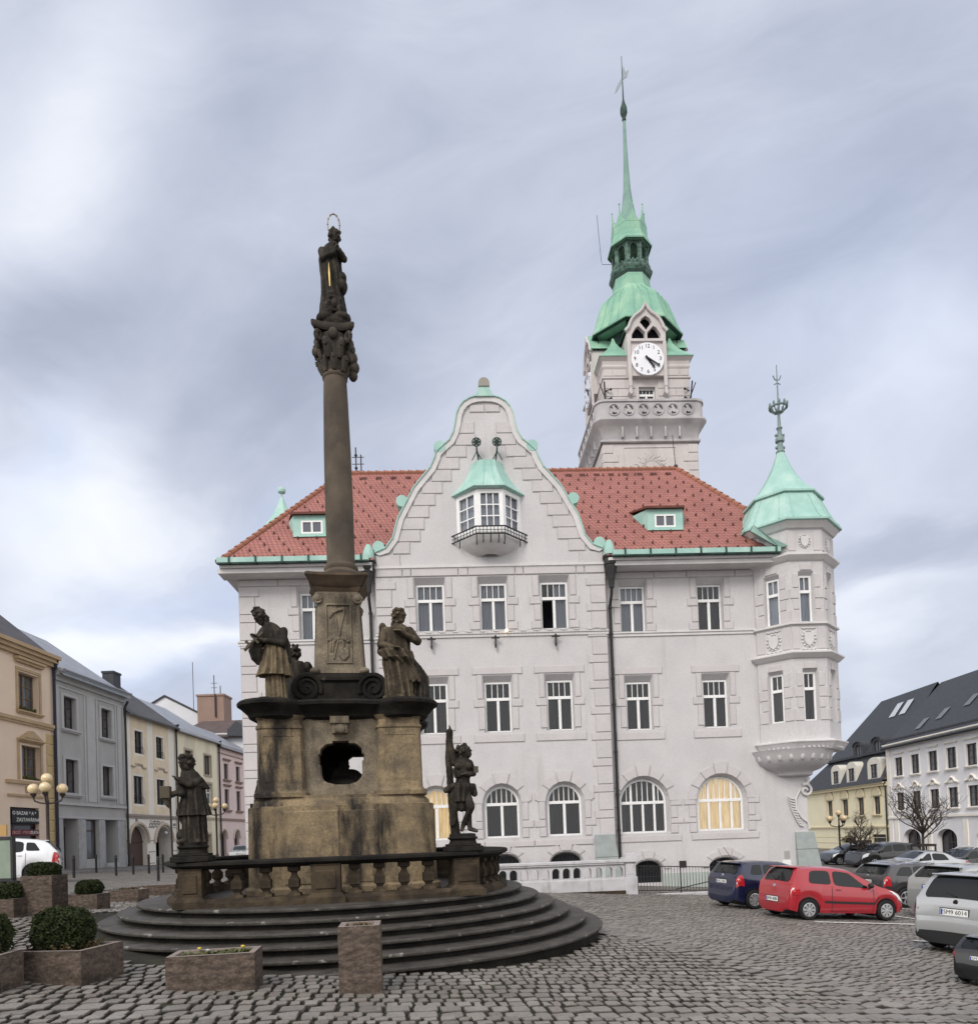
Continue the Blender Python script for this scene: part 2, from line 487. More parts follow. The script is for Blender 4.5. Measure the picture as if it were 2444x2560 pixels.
M['box'] = mat('boxwood_leaf', (.010, .015, .005), (.034, .044, .013), scale=14, rough=.7, spec=.2)
M['leaf'] = mat('winter_plant_leaf', (.05, .07, .02), (.10, .10, .03), scale=20, rough=.7)
M['bark'] = mat('tree_bark', (.045, .035, .03), (.08, .065, .055), scale=9, rough=.95)
M['rubber'] = mat('tyre_rubber', (.014, .014, .015), rough=.75, spec=.3)
M['plastic'] = mat('black_plastic', (.02, .02, .022), rough=.55, spec=.4)
M['alloy'] = mat('wheel_silver', (.62, .63, .65), rough=.3, metal=.7)
M['chrome'] = mat('chrome', (.75, .76, .78), rough=.12, metal=1)
M['redlens'] = mat('red_lens', (.42, .012, .02), rough=.12, spec=.6, coat=.6)
M['clearlens'] = mat('clear_lens', (.72, .73, .75), rough=.1, spec=.7, coat=.8)
M['carglass'] = mat('car_glass', (.008, .010, .011), rough=.04, spec=.45)
M['plate'] = mat('plate_white', (.80, .80, .78), rough=.45)
M['ink'] = mat('black_paint', (.012, .012, .014), rough=.5)
M['euband'] = mat('plate_blue', (.02, .06, .35), rough=.45)
M['globe'] = mat('lamp_globe', (.62, .46, .24), (.70, .56, .34), scale=4, rough=.15, spec=.6, coat=.6)
M['wooddoor'] = mat('brown_door_wood', (.065, .040, .032), (.09, .055, .043), scale=6, stretch=(4, 4, .4), rough=.6)
M['tin'] = mat('grey_tin_roof', (.22, .235, .27), (.30, .315, .35), scale=1.2, rough=.45, spec=.5)
M['slate'] = mat('dark_slate_roof', (.040, .043, .052), (.062, .065, .074), scale=4, stretch=(1, 1, 3), rough=.65, bump=.4, bscale=25)
M['darklens'] = mat('dark_red_lens', (.09, .01, .014), rough=.12, spec=.6)
M['nosing'] = mat('worn_step_edge', (.040, .036, .032), (.075, .068, .06), scale=4, rough=.6, stain=(.27, .26, .235), sscale=5, sstretch=(1, 1, 1), slo=.60, shi=.70, bump=.6, bscale=30)
# ------------------------------------------------------------------ town hall
def tile_mat(name, c1, c2, c3, mortar, bw, rh, zs=1.45):
    m, nt, b, out = nodes(name)
    tc = N(nt, 'ShaderNodeTexCoord'); sp = N(nt, 'ShaderNodeSeparateXYZ'); nt.links.new(tc.outputs['Object'], sp.inputs[0])
    ad = N(nt, 'ShaderNodeMath', operation='ADD'); nt.links.new(sp.outputs[0], ad.inputs[0]); nt.links.new(sp.outputs[1], ad.inputs[1])
    ml = N(nt, 'ShaderNodeMath', operation='MULTIPLY'); nt.links.new(sp.outputs[2], ml.inputs[0]); ml.inputs[1].default_value = zs
    cb = N(nt, 'ShaderNodeCombineXYZ'); nt.links.new(ad.outputs[0], cb.inputs[0]); nt.links.new(ml.outputs[0], cb.inputs[1])
    br = N(nt, 'ShaderNodeTexBrick'); br.inputs['Scale'].default_value = 1; br.inputs['Brick Width'].default_value = bw; br.inputs['Row Height'].default_value = rh
    br.inputs['Mortar Size'].default_value = .026; br.inputs['Mortar Smooth'].default_value = .4
    br.inputs['Color1'].default_value = (*c1, 1); br.inputs['Color2'].default_value = (*c2, 1); br.inputs['Mortar'].default_value = (*mortar, 1)
    nt.links.new(cb.outputs[0], br.inputs['Vector'])
    f, _ = noise_fac(nt, coords(nt), .6, lo=.4, hi=.7)
    cc = mixc(nt, f, br.outputs[0], c3, 'MULTIPLY')
    nt.links.new(cc, b.inputs['Base Color']); b.inputs['Roughness'].default_value = .75
    bp = N(nt, 'ShaderNodeBump'); bp.inputs['Strength'].default_value = .6; bp.inputs['Distance'].default_value = .03; bp.invert = True
    nt.links.new(br.outputs['Fac'], bp.inputs['Height']); nt.links.new(bp.outputs[0], b.inputs['Normal'])
    return m


M['tile'] = tile_mat('red_roof_tiles', (.40, .16, .13), (.34, .13, .105), (.84, .80, .82), (.19, .08, .07), .19, .27)
M['ridge'] = mat('ridge_tile', (.33, .135, .10), (.29, .14, .085), scale=3, rough=.8)

TH = thing('town_hall', 'pale grey plastered town hall with curved gable, red tiled roof and green copper clock tower', 'town hall', (0, 30, 0), R(2.5))
LP = lambda x, z, y: (x, y, z)


def win_rect(w_, h_, kind):
    """frame mesh, origin at bottom centre, front face y=0 going back"""
    f = MB(); h = w_ / 2; t = .075
    f.box(-h, -h + t, 0, .12, 0, h_); f.box(h - t, h, 0, .12, 0, h_)
    f.box(-h + t, h - t, 0, .12, 0, t); f.box(-h + t, h - t, 0, .12, h_ - t, h_)
    tz = h_ * (.66 if kind != 'small' else .5)
    if kind == 'small':
        f.box(-.04, .04, -.002, .1, t, h_ - t)
    else:
        f.box(-h + t, h - t, -.03, .1, tz - .06, tz + .06)
        n = 4 if w_ > .8 else 2
        for i in range(1, n):
            x = -h + t + (w_ - 2 * t) * i / n
            f.box(x - .014, x + .014, .015, .08, tz + .06, h_ - t)
        if w_ > .8: f.box(-.055, .055, -.015, .1, t, tz - .06)
    f.box(-h - .06, h + .06, -.1, .02, -.07, 0, 1)
    return f.mesh('window_frame', [M['white'], M['copper']])


def win_arch(w_, h_, spring, wide):
    f = MB(); h = w_ / 2; t = .08
    ol = arch(-h, h, 0, spring, h_, 16); il = arch(-h + t, h - t, t, spring, h_ - t, 16)
    n = len(ol)
    v = [(a, 0, b) for a, b in ol] + [(a, 0, b) for a, b in il] + [(a, .12, b) for a, b in il]
    f.add(v, [(i, (i + 1) % n, n + (i + 1) % n, n + i) for i in range(n)] + [(n + i, n + (i + 1) % n, 2 * n + (i + 1) % n, 2 * n + i) for i in range(n)])
    tz = spring - .02
    f.box(-h + t, h - t, -.03, .1, tz - .06, tz + .06)

    def top(x): return spring + (h_ - t - spring) * math.sqrt(max(0, 1 - (x / (h - t)) ** 2))
    if wide:
        for x in (-.5, 0, .5): f.box(x * w_ / 2 - .045, x * w_ / 2 + .045, -.012, .1, t, tz - .06)
        for x in (-.5, .5): f.box(x * w_ / 2 - .045, x * w_ / 2 + .045, -.012, .1, tz + .06, top(x * w_ / 2) + .01)
        ms = [-.75, -.25, 0, .25, .75]
    else:
        f.box(-.055, .055, -.012, .1, t, tz - .06)
        ms = [-.67, -.33, 0, .33, .67]
    for x in ms:
        x = x * (h - t); f.box(x - .016, x + .016, .015, .07, tz + .06, top(x) + .01)
    f.box(-h - .06, h + .06, -.1, .02, -.08, 0, 0)
    return f.mesh('window_frame', [M['white']])


def curtain_mesh(w_, h_, style, rnd):
    c = MB(); h = w_ / 2
    spans = {'full': [(-h, h)], 'right': [(h * .1, h)], 'left': [(-h, -h * .2)], 'sides': [(-h, -h * .35), (h * .35, h)], 'half': [(-h, -.02), (h * .5, h)]}[style]
    for x0, x1 in spans:
        k = 26
        for i in range(k):
            a = x0 + (x1 - x0) * i / k; b = x0 + (x1 - x0) * (i + 1) / k
            ya = .025 * math.sin(a * 55 + rnd); yb = .025 * math.sin(b * 55 + rnd)
            c.add([(a, ya, 0), (b, yb, 0), (b, yb, h_), (a, ya, h_)], [(0, 1, 2, 3)])
    return c


_wc = {}


def window(parent, x, y, z, w_, h_, kind='A', curtain=None, cmat='curtain', rz=0, spring=None, gl='glass', open_left=False):
    key = (round(w_, 3), round(h_, 3), kind)
    if key not in _wc:
        if kind in ('arch', 'wide'):
            fm = win_arch(w_, h_, spring, kind == 'wide')
            g = MB(); p = arch(-w_ / 2 + .05, w_ / 2 - .05, .05, spring, h_ - .05, 14); g.add([(a, .05, b) for a, b in p], [tuple(range(len(p)))])
        else:
            fm = win_rect(w_, h_, kind)
            g = MB(); g.add([(-w_ / 2 + .05, .05, .05), (w_ / 2 - .05, .05, .05), (w_ / 2 - .05, .05, h_ - .05), (-w_ / 2 + .05, .05, h_ - .05)], [(0, 1, 2, 3)])
        if open_left:
            g = MB(); tz = h_ * .66
            g.add([(.0, .05, .05), (w_ / 2 - .05, .05, .05), (w_ / 2 - .05, .05, h_ - .05), (-w_ / 2 + .05, .05, h_ - .05), (-w_ / 2 + .05, .05, tz), (0, .05, tz)], [(0, 1, 2, 5), (5, 2, 3, 4)])
        _wc[key if not open_left else key + (1,)] = (fm, g.mesh('window_pane', M[gl]))
    fm, gm = _wc[key if not open_left else key + (1,)]
    wo = link('window', fm, parent, (x, y, z), rz)
    link('pane', gm, wo)
    if curtain:
        c = curtain_mesh(w_ - .1, h_ - .1, curtain, x * 7)
        c.build('curtain', M[cmat], wo, loc=(0, .16, .05))
    return wo


# ---- openings
def op(x0, x1, z0, z1, d=.24, spl=.06, head=.24):
    i = rect(x0, x1, z0, z1)
    return (inset_scale(i, spl, spl, .0, head), i, d)


def opa(x0, x1, z0, zs, zt, d=.26, spl=.1):
    i = arch(x0, x1, z0, zs, zt, 16)
    return (inset_scale(i, spl, spl, 0, spl * 1.2), i, d)


ZB = -2.4
W3 = [(-2.68, -1.52), (-.05, 1.07), (2.49, 3.63)]
W2 = [(-2.62, -1.52), (.01, 1.11), (2.58, 3.69)]
W1 = [(-2.85, -1.42), (-.15, 1.27), (2.45, 3.87)]
holes = [op(a, b, 10.13, 12.13) for a, b in W3] + [op(a, b, 5.88, 7.99) for a, b in W2] + [opa(a, b, 1.5, 2.92, 3.64) for a, b in W1]
for c_x in (-2.1, .58, 3.13): holes.append(opa(c_x - .62, c_x + .62, -.55, .40, .80, .2, .05))
GP = [(4.77, 12.76), (4.75, 13.40), (4.30, 13.58), (3.97, 14.0), (3.84, 14.45), (3.72, 14.85), (3.43, 15.38), (3.05, 16.08), (2.7, 16.5), (2.33, 16.92), (2.13, 17.35), (2.06, 17.58), (1.8, 17.82),
      (1.5, 18.07), (1.33, 18.4), (1.24, 18.75), (1.17, 19.15), (1.04, 19.45), (.86, 19.66), (.6, 19.81), (.35, 19.88), (0, 19.90)]
GC = .44
gab = [(GC + a, b) for a, b in GP] + [(GC - a, b) for a, b in GP[-2::-1]]
mb = MB()
wall(mb, [(-4.32, ZB), (5.22, ZB)] + gab, holes, LP, 0)
# back and edges of the risalit and gable
n = len(gab)
mb.add([(a, 0, b) for a, b in gab] + [(a, .5, b) for a, b in gab], [(i + 1, i, n + i, n + i + 1) for i in range(n - 1)] + [tuple(range(n, 2 * n))])
mb.add([(-4.32, 0, ZB), (-4.32, .5, ZB), (-4.32, .5, 12.76), (-4.32, 0, 12.76)], [(0, 3, 2, 1)])
mb.add([(5.22, 0, ZB), (5.22, .5, ZB), (5.22, .5, 12.76), (5.22, 0, 12.76)], [(0, 1, 2, 3)])
# left wing
hl = [op(-7.55, -6.47, 10.05, 12.05), op(-7.55, -6.47, 5.86, 7.93), opa(-7.9, -6.1, 1.48, 2.82, 3.75)]
wall(mb, rect(-10.03, -4.32, ZB, 12.62), hl, LP, .5)
W3R = [(5.93, 7.0), (9.27, 10.33)]; W2R = [(6.03, 7.11), (9.34, 10.42)]; W1R = [(5.6, 7.58), (8.93, 10.91)]
hr = [op(a, b, 10.04, 12.05) for a, b in W3R] + [op(a, b, 5.86, 7.94) for a, b in W2R] + [opa(a, b, 1.48, 2.8, 3.79) for a, b in W1R]
hr += [opa(6.12, 7.24, -.62, -.05, .30, .2, .05), opa(9.32, 10.64, -.72, -.08, .31, .2, .05)]
wall(mb, rect(5.22, 13.62, ZB, 12.62), hr, LP, .5)
# the other sides
for q in ([(13.62, .5), (13.62, 13)], [(13.62, 13), (-10.03, 13)], [(-10.03, 13), (-10.03, .5)]):
    (ax, ay), (bx, by) = q
    mb.add([(ax, ay, ZB), (bx, by, ZB), (bx, by, 12.62), (ax, ay, 12.62)], [(0, 1, 2, 3)])
# near-black sheet behind the windows, the rooms' darkness put into its colour
mb.add([(-10, .95, ZB), (13.5, .95, ZB), (13.5, .95, 12.6), (-10, .95, 12.6)], [(0, 1, 2, 3)], 1)
mb.build('wall', [M['plaster'], M['dark']], TH)

# ---- windows
for i, (a, b) in enumerate(W3): window(TH, (a + b) / 2, .24, 10.13, b - a if i != 1 else 1.12, 2.0, 'A', 'full' if i != 2 else 'right', 'blind', open_left=(i == 2))
for i, (a, b) in enumerate(W2): window(TH, (a + b) / 2, .24, 5.88, 1.1, 2.11, 'A', ('sides', 'right', 'sides')[i])
for i, (a, b) in enumerate(W1): window(TH, (a + b) / 2, .26, 1.5, 1.42, 2.14, 'arch', ('full', 'right', 'left')[i], ('warm', 'curtain', 'curtain')[i], spring=1.42)
window(TH, -7.01, .74, 10.05, 1.08, 2.0, 'A', 'full', 'blind'); window(TH, -7.01, .74, 5.86, 1.08, 2.07, 'A', 'sides')
window(TH, -7.0, .76, 1.48, 1.8, 2.27, 'wide', 'sides', spring=1.34)
for i, (a, b) in enumerate(W3R): window(TH, (a + b) / 2, .74, 10.04, 1.08, 2.0, 'A', 'full', ('blind', 'curtain')[i])
for i, (a, b) in enumerate(W2R): window(TH, (a + b) / 2, .74, 5.86, 1.08, 2.07, 'A', ('half', 'full')[i], 'curtain')
for i, (a, b) in enumerate(W1R): window(TH, (a + b) / 2, .76, 1.48, 1.98, 2.3, 'wide', ('full', 'full')[i], ('curtain', 'warm')[i], spring=1.32)


def cellar(x, y, z, w_, h_, spring):
    """barred cellar window"""
    c = MB(); p = arch(-w_ / 2, w_ / 2, 0, spring, h_, 12)
    c.add([(a, .05, b) for a, b in p], [tuple(range(len(p)))], 1)
    o = c.build('window', [M['iron'], M['glassdark']], TH, loc=(x, y, z))
    g = MB()
    k = int(w_ / .14)
    for i in range(k + 1):
        xx = -w_ / 2 + w_ * i / k
        t = spring + (h_ - spring) * math.sqrt(max(0, 1 - (2 * xx / w_) ** 2))
        g.tube([(xx, .02, 0), (xx, .02, t)], .012, 5)
    for zz in (.25, spring): g.tube([(-w_ / 2, .015, zz), (w_ / 2, .015, zz)], .012, 5)
    for sx in (-1, 1):
        g.tube([(sx * (.14 + .09 * math.cos(t * .7)), .01, .55 + .09 * math.sin(t * .7)) for t in range(10)], .012, 5)
    g.build('window_grille', M['iron'], o)


for c_x in (-2.1, .58, 3.13): cellar(c_x, .2, -.55, 1.24, 1.35, .95)
cellar(6.68, .7, -.62, 1.12, .92, .57); cellar(9.98, .7, -.72, 1.32, 1.03, .64)

# ---- raised plaster work: quoins, window surrounds, voussoirs
tr = MB()


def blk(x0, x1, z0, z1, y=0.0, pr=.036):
    tr.box(x0 - .016, x1 + .016, y - .010, y + .01, z0 - .024, z1 + .012, 1)   # darker strip round the block: dirt and shadow line put into its colour
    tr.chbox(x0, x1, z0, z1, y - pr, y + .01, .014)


def surround2(a, b, z0, z1, y):
    blk(a - .48, b + .48, z1 + .17 + .12, z1 + .58, y)
    for s, e in ((-1, a), (1, b)):
        for w0, w1, zz0, zz1 in ((.09, .30, z1 - .72, z1 + .26), (.02, .45, z1 - 1.06, z1 - .76), (.02, .27, z0 + .12, z1 - 1.10)):
            x0, x1 = (e - w1, e - w0) if s < 0 else (e + w0, e + w1)
            blk(x0, x1, zz0, zz1, y)
    blk(a - .48, b + .48, z0 - .42, z0 - .1, y)


def surround3(a, b, z0, z1, y):
    for s, e in ((-1, a), (1, b)):
        for w0, w1, zz0, zz1 in ((.09, .33, z1 - .62, z1 + .22), (.02, .46, z1 - .96, z1 - .66), (.02, .28, z0 + .36, z1 - 1.0), (.02, .42, z0 + .02, z0 + .32)):
            x0, x1 = (e - w1, e - w0) if s < 0 else (e + w0, e + w1)
            blk(x0, x1, zz0, zz1, y)


for a, b in W2: surround2(a, b, 5.88, 7.99, 0)
for a, b in W2R: surround2(a, b, 5.86, 7.94, .5)
surround2(-7.55, -6.47, 5.86, 7.93, .5)
for a, b in W3: surround3(a, b, 10.13, 12.13, 0)
for a, b in W3R: surround3(a, b, 10.04, 12.05, .5)
surround3(-7.55, -6.47, 10.05, 12.05, .5)


def frieze(x0, x1, z0, z1, cuts, y):
    xs = [x0] + cuts + [x1]
    for a, b in zip(xs[:-1], xs[1:]): blk(a + .02, b - .02, z0, z1, y, .045)


frieze(-4.3, 5.2, 12.42, 12.74, [-3.2, -2.85, -.9, -.5, 1.45, 1.8, 4.0, 4.35], 0)
frieze(5.3, 12.0, 12.32, 12.58, [7.4, 8.8, 10.9], .5)
frieze(-10.0, -4.4, 12.32, 12.58, [-8.4, -6.2], .5)


def vouss(cx_, hw, z_s, z_t, y, th=.34, n=5):
    """voussoir blocks round an arch head, the keystone taller"""
    for i in range(n):
        a0 = PI * (i + .06) / n; a1 = PI * (i + .94) / n
        k = 1.35 if i == n // 2 else 1.0
        pts = []
        for r_ in (0, 1):
            for a in ((a0, (a0 + a1) / 2, a1) if r_ == 0 else (a1, (a0 + a1) / 2, a0)):
                g = th * k * r_
                pts.append((cx_ + (hw + .1 + g) * math.cos(a), z_s + (z_t - z_s + .12 + g) * math.sin(a)))
        pts = pts[::-1]
        tr.prism(pts, y - .05, y + .01, LP)
        sc_ = [(cx_ + (p[0] - cx_) * 1.0, p[1]) for p in pts]


for a, b in W1: vouss((a + b) / 2, (b - a) / 2, 2.92, 3.64, 0)
for a, b in W1R: vouss((a + b) / 2, (b - a) / 2, 2.80, 3.79, .5, .36, 7)
for c_x in (-2.1, .58, 3.13): vouss(c_x, .62, .40, .80, 0, .27)
vouss(6.68, .56, -.05, .30, .5, .25); vouss(9.98, .66, -.08, .31, .5, .25)
for (a, b), y in [(q, 0) for q in W1] + [(q, .5) for q in W1R]:
    for s, e in ((-1, a), (1, b)):
        for w0, w1, z0, z1 in ((.12, .52, 3.0, 3.3), (.12, .36, 2.22, 2.96), (.12, .56, 1.9, 2.18), (.1, .36, 1.5, 1.86)) if y == 0 else ((.14, .62, 2.62, 2.9), (.14, .42, 2.1, 2.58), (.14, .66, 1.86, 2.06), (.12, .42, 1.45, 1.82)):
            x0, x1 = (e - w1, e - w0) if s < 0 else (e + w0, e + w1)
            blk(x0, x1, z0, z1, y)
    if y: blk(a - .35, b + .55, 1.12, 1.38, y)
frieze(-4.3, 4.3, 1.12, 1.36, [-2.2, -.2, 1.85], 0)
# quoins at the corners of the risalit and of the left wing
for x, sgn, y in ((5.2, -1, 0), (-4.3, 1, 0), (-10.0, 1, .5)):
    z = 1.42; k = 0
    while z < 12.3:
        h = .74 if k % 2 == 0 else .34; wd = .62 if k % 2 == 0 else .80
        if z + h > 12.4: break
        blk(min(x, x + sgn * wd), max(x, x + sgn * wd), z + .02, z + h - .02, y)
        z += h; k += 1
# stepped blocks that follow the gable
def gw(z):
    for (a, z0), (b, z1) in zip(GP[:-1], GP[1:]):
        if z0 <= z <= z1: return a + (b - a) * (z - z0) / (z1 - z0)
    return 0
z = 13.36
blk(GC - 4.7, GC - 3.72, 12.84, 13.32); blk(GC + 3.72, GC + 4.7, 12.84, 13.32)
while z < 19.2:
    h = .49
    o0 = min(gw(z), gw(z + h)) - .10
    ln = 1.02 if z < 18.3 else .72
    i0 = max(.30, (gw(z) + gw(z + h)) / 2 - .1 - ln)
    if z + h < 19.3 and o0 - i0 > .15:
        blk(GC + i0, GC + o0, z + .012, z + h - .012); blk(GC - o0, GC - i0, z + .012, z + h - .012)
    z += h + .01
blk(GC - .62, GC - .02, 19.26, 19.55); blk(GC + .02, GC + .62, 19.26, 19.55)
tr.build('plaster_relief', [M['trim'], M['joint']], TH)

# ---- string courses, cornice under the eaves, plinth
sb = MB()
sb.box(-4.4, 5.3, -.09, .0, 12.75, 12.84); sb.box(-4.36, 5.26, -.05, -.001, 12.70, 12.75)
for x0, x1, y in ((-4.36, 5.26, 0), (5.27, 12.2, .5), (-10.1, -4.37, .5)):
    sb.box(x0, x1, y - .09, y, 9.96, 10.03); sb.box(x0, x1, y - .05, y, 9.84, 9.96)
for x0, x1 in ((-10.6, -4.4), (5.35, 12.3)):
    sb.box(x0, x1, -.32, .5, 12.60, 12.78)
sb.box(-10.5, -10.03, -.30, 13.2, 12.62, 12.9); sb.box(-10.5, -4.4, -.42, .5, 12.79, 12.9); sb.box(5.3, 12.4, -.42, .5, 12.79, 12.9)
build_split(sb, 'string_course', M['band'], TH, lambda x, y, z: (0 if z > 12.68 and z < 12.86 and abs(x - .45) < 1 else 1 if z > 12 else 2, 0 if x < -4.4 else 1 if x < 5.26 else 2))
pb = MB()
pb.box(5.24, 6.1, .44, .5, ZB, -.22); pb.box(7.26, 9.3, .44, .5, ZB, -.24); pb.box(10.66, 13.0, .44, .5, ZB, -.26)
build_split(pb, 'plinth_slab', mat('plinth_stone', (.42, .46, .43), (.36, .40, .38), scale=1.5, rough=.8), TH, lambda x, y, z: round(x))
# battered stone slabs at the corners
slab = mat('grey_green_slab', (.33, .37, .36), (.27, .30, .30), scale=2.5, rough=.7, bump=.1)
for x0, x1, yb, y0, zt in ((4.36, 5.16, .0, -.02, 1.50), (13.03, 13.82, .5, .46, 1.30)):
    b_ = MB()
    for k, (za, zb2) in enumerate(((ZB, -.3), (-.29, .55), (.56, zt))):
        f_ = lambda z: (zt - z) * .12
        b_.add([(x0 - .01, y0 - .04 - f_(za), za), (x1 + f_(za), y0 - .04 - f_(za), za), (x1 + f_(za), yb + .1, za), (x0 - .01, yb + .1, za),
                (x0 - .01, y0 - .04 - f_(zb2), zb2), (x1 + f_(zb2), y0 - .04 - f_(zb2), zb2), (x1 + f_(zb2), yb + .1, zb2), (x0 - .01, yb + .1, zb2)],
               [(0, 3, 2, 1), (4, 5, 6, 7), (0, 1, 5, 4), (1, 2, 6, 5), (2, 3, 7, 6), (3, 0, 4, 7)])
    bev(b_.build('corner_buttress', slab, TH), .015)
pq = MB(); pq.box(7.98, 8.28, .47, .5, -.02, .26); pq.build('wall_plaque', mat('dark_plaque', (.03, .026, .024), rough=.4), TH)
pq = MB(); pq.box(12.42, 12.78, .475, .5, -.12, .12); pq.build('notice_sheet', M['plate'], TH)
pq = MB()
for i in range(4): pq.box(12.52, 12.74, .478, .5, .18 + i * .09, .25 + i * .09)
pq.build('notice_strip', M['joint'], TH)

# ---- gable coping with copper edge, discs, finial
cp = MB()
n = len(gab)
inn = []
for i, (a, b) in enumerate(gab):
    p0 = gab[max(i - 1, 0)]; p1 = gab[min(i + 1, n - 1)]
    dx, dz = p1[0] - p0[0], p1[1] - p0[1]; L = math.hypot(dx, dz)
    inn.append((a - dz / L * .22, b + dx / L * .22))
out = [(a + (b - c) * 0, b) for (a, b), c in zip(gab, [p[1] for p in gab])]
vv = [(a, -.09, b) for a, b in gab] + [(a, -.09, b) for a, b in inn] + [(a, 0.0, b) for a, b in inn] + [(a, .55, b) for a, b in gab]
cp.add(vv, [(i, n + i, n + i + 1, i + 1) for i in range(1, n - 2)] + [(n + i, 2 * n + i, 2 * n + i + 1, n + i + 1) for i in range(1, n - 2)])
cp.build('gable_coping', M['band'], TH)
ce = MB()
o2 = []
for i, (a, b) in enumerate(gab):
    p0 = gab[max(i - 1, 0)]; p1 = gab[min(i + 1, n - 1)]
    dx, dz = p1[0] - p0[0], p1[1] - p0[1]; L = math.hypot(dx, dz)
    o2.append((a + dz / L * .045, b - dx / L * .045))
vv = [(a, -.14, b) for a, b in gab] + [(a, -.14, b) for a, b in o2] + [(a, .6, b) for a, b in o2] + [(a, .6, b) for a, b in gab]
ce.add(vv, [(i + n, i, i + 1, i + n + 1) for i in range(1, n - 2)] + [(2 * n + i, n + i, n + i + 1, 2 * n + i + 1) for i in range(1, n - 2)] + [(i, 3 * n + i, 3 * n + i + 1, i + 1) for i in range(1, n - 2)])
for dx, dz in ((1.92, 17.80), (3.56, 15.55), (4.58, 13.66)):
    for s in (-1, 1):
        ce.prism([(GC + s * dx + .24 * math.cos(t * PI / 10), dz + .24 * math.sin(t * PI / 10)) for t in range(20)], -.10, .5, LP)
ce.prism([(GC - .42, 19.86), (GC + .42, 19.86), (GC + .33, 19.97), (GC + .26, 20.1), (GC + .22, 20.26), (GC - .22, 20.26), (GC - .26, 20.1), (GC - .33, 19.97)], -.16, .55, LP)
ce.build('gable_flashing', M['copper'], TH)
fb = MB(); fb.prism([(GC - .23, 20.26), (GC + .23, 20.26)] + [(GC + .23 * math.cos(PI * i / 10), 20.38 + .24 * math.sin(PI * i / 10)) for i in range(11)], -.2, .5, LP)
fb.build('gable_finial', mat('finial_stone', (.30, .28, .25), rough=.8), TH)

# ---- bay window in the gable
BAY = MB()
pl = [(-.88, 0.0), (-.06, -.78), (1.0, -.78), (1.78, 0.0)]      # plan
for (ax, ay), (bx, by) in zip(pl[:-1], pl[1:]):
    L = math.hypot(bx - ax, by - ay); ux, uy = (bx - ax) / L, (by - ay) / L
    P_ = lambda x, z, y, ax=ax, ay=ay, ux=ux, uy=uy: (ax + ux * x - uy * y, ay + uy * x + ux * y, z)
    r_ = rect(.16, L - .16, 14.12, 15.5)
    wall(BAY, rect(0, L, 13.9, 15.72), [(r_, r_, .1)], P_, 0)
BAY.add([(-.86, .02, 13.9), (-.02, -.7, 13.9), (.94, -.7, 13.9), (1.76, .02, 13.9), (-.86, .02, 15.7), (-.02, -.7, 15.7), (.94, -.7, 15.7), (1.76, .02, 15.7)], [(0, 1, 2, 3), (4, 7, 6, 5)])
bay = BAY.build('bay_window', M['white'], TH)
g = MB(); gl = MB(); ct = MB()
for k, ((ax, ay), (bx, by)) in enumerate(zip(pl[:-1], pl[1:])):
    L = math.hypot(bx - ax, by - ay); ux, uy = (bx - ax) / L, (by - ay) / L
    P_ = lambda x, z, y, ax=ax, ay=ay, ux=ux, uy=uy: (ax + ux * x - uy * y, ay + uy * x + ux * y, z)
    nx = 3 if k == 1 else 2
    for i in range(1, nx):
        x = .13 + (L - .26) * i / nx
        g.prism(rect(x - .022, x + .022, 14.12, 15.5), .03, .09, P_)
    for i in range(1, 3):
        zc = 14.12 + 1.38 * i / 3
        g.prism(rect(.13, L - .13, zc - .022, zc + .022), .032, .088, P_)
    gl.add([P_(x, z, .08) for x, z in rect(.1, L - .1, 14.1, 15.52)], [(0, 1, 2, 3)])
    for i in range(20):
        a, b = .12 + (L - .24) * i / 20, .12 + (L - .24) * (i + 1) / 20
        ct.add([P_(a, 14.05, .18 + .02 * math.sin(i * 1.9)), P_(b, 14.05, .18 + .02 * math.sin(i * 1.9 + 1.9)), P_(b, 15.55, .18 + .02 * math.sin(i * 1.9 + 1.9)), P_(a, 15.55, .18 + .02 * math.sin(i * 1.9))], [(0, 1, 2, 3)])
g.build('glazing_bar', M['white'], bay); gl.build('pane', M['glass'], bay); ct.build('curtain', M['sheer'], bay)
br = MB()   # flared copper roof
lv = [(15.66, 1.0, 0), (15.72, 1.19, .0), (15.78, 1.17, 0), (16.05, .95, 0), (16.4, .74, 0), (16.75, .60, 0), (17.02, .54, 0), (17.06, .54, 0)]
bc = .45
rows = []
for z, s, _ in lv:
    d = .78 * min(1.25, (s * 1.05)) if s > .6 else .78 * s
    rows.append([(bc - 1.33 * s, .05, z), (bc - .53 * (s * .9 + .1), -d, z), (bc + .53 * (s * .9 + .1), -d, z), (bc + 1.33 * s, .05, z)])
vv = [p for r_ in rows for p in r_]
br.add(vv, [(i * 4 + j, i * 4 + j + 1, i * 4 + 4 + j + 1, i * 4 + 4 + j) for i in range(len(rows) - 1) for j in range(3)] + [(28, 29, 30, 31)])
for x in (-.18, .2): # standing seams
    br.tube([(bc + x * (r_[2][0] - bc) / .53 * 1.2, r_[1][1] - .012, r_[1][2]) for r_ in rows[2:-1]], .016, 5)
br.build('bay_roof', M['copper'], bay)
orn = MB()
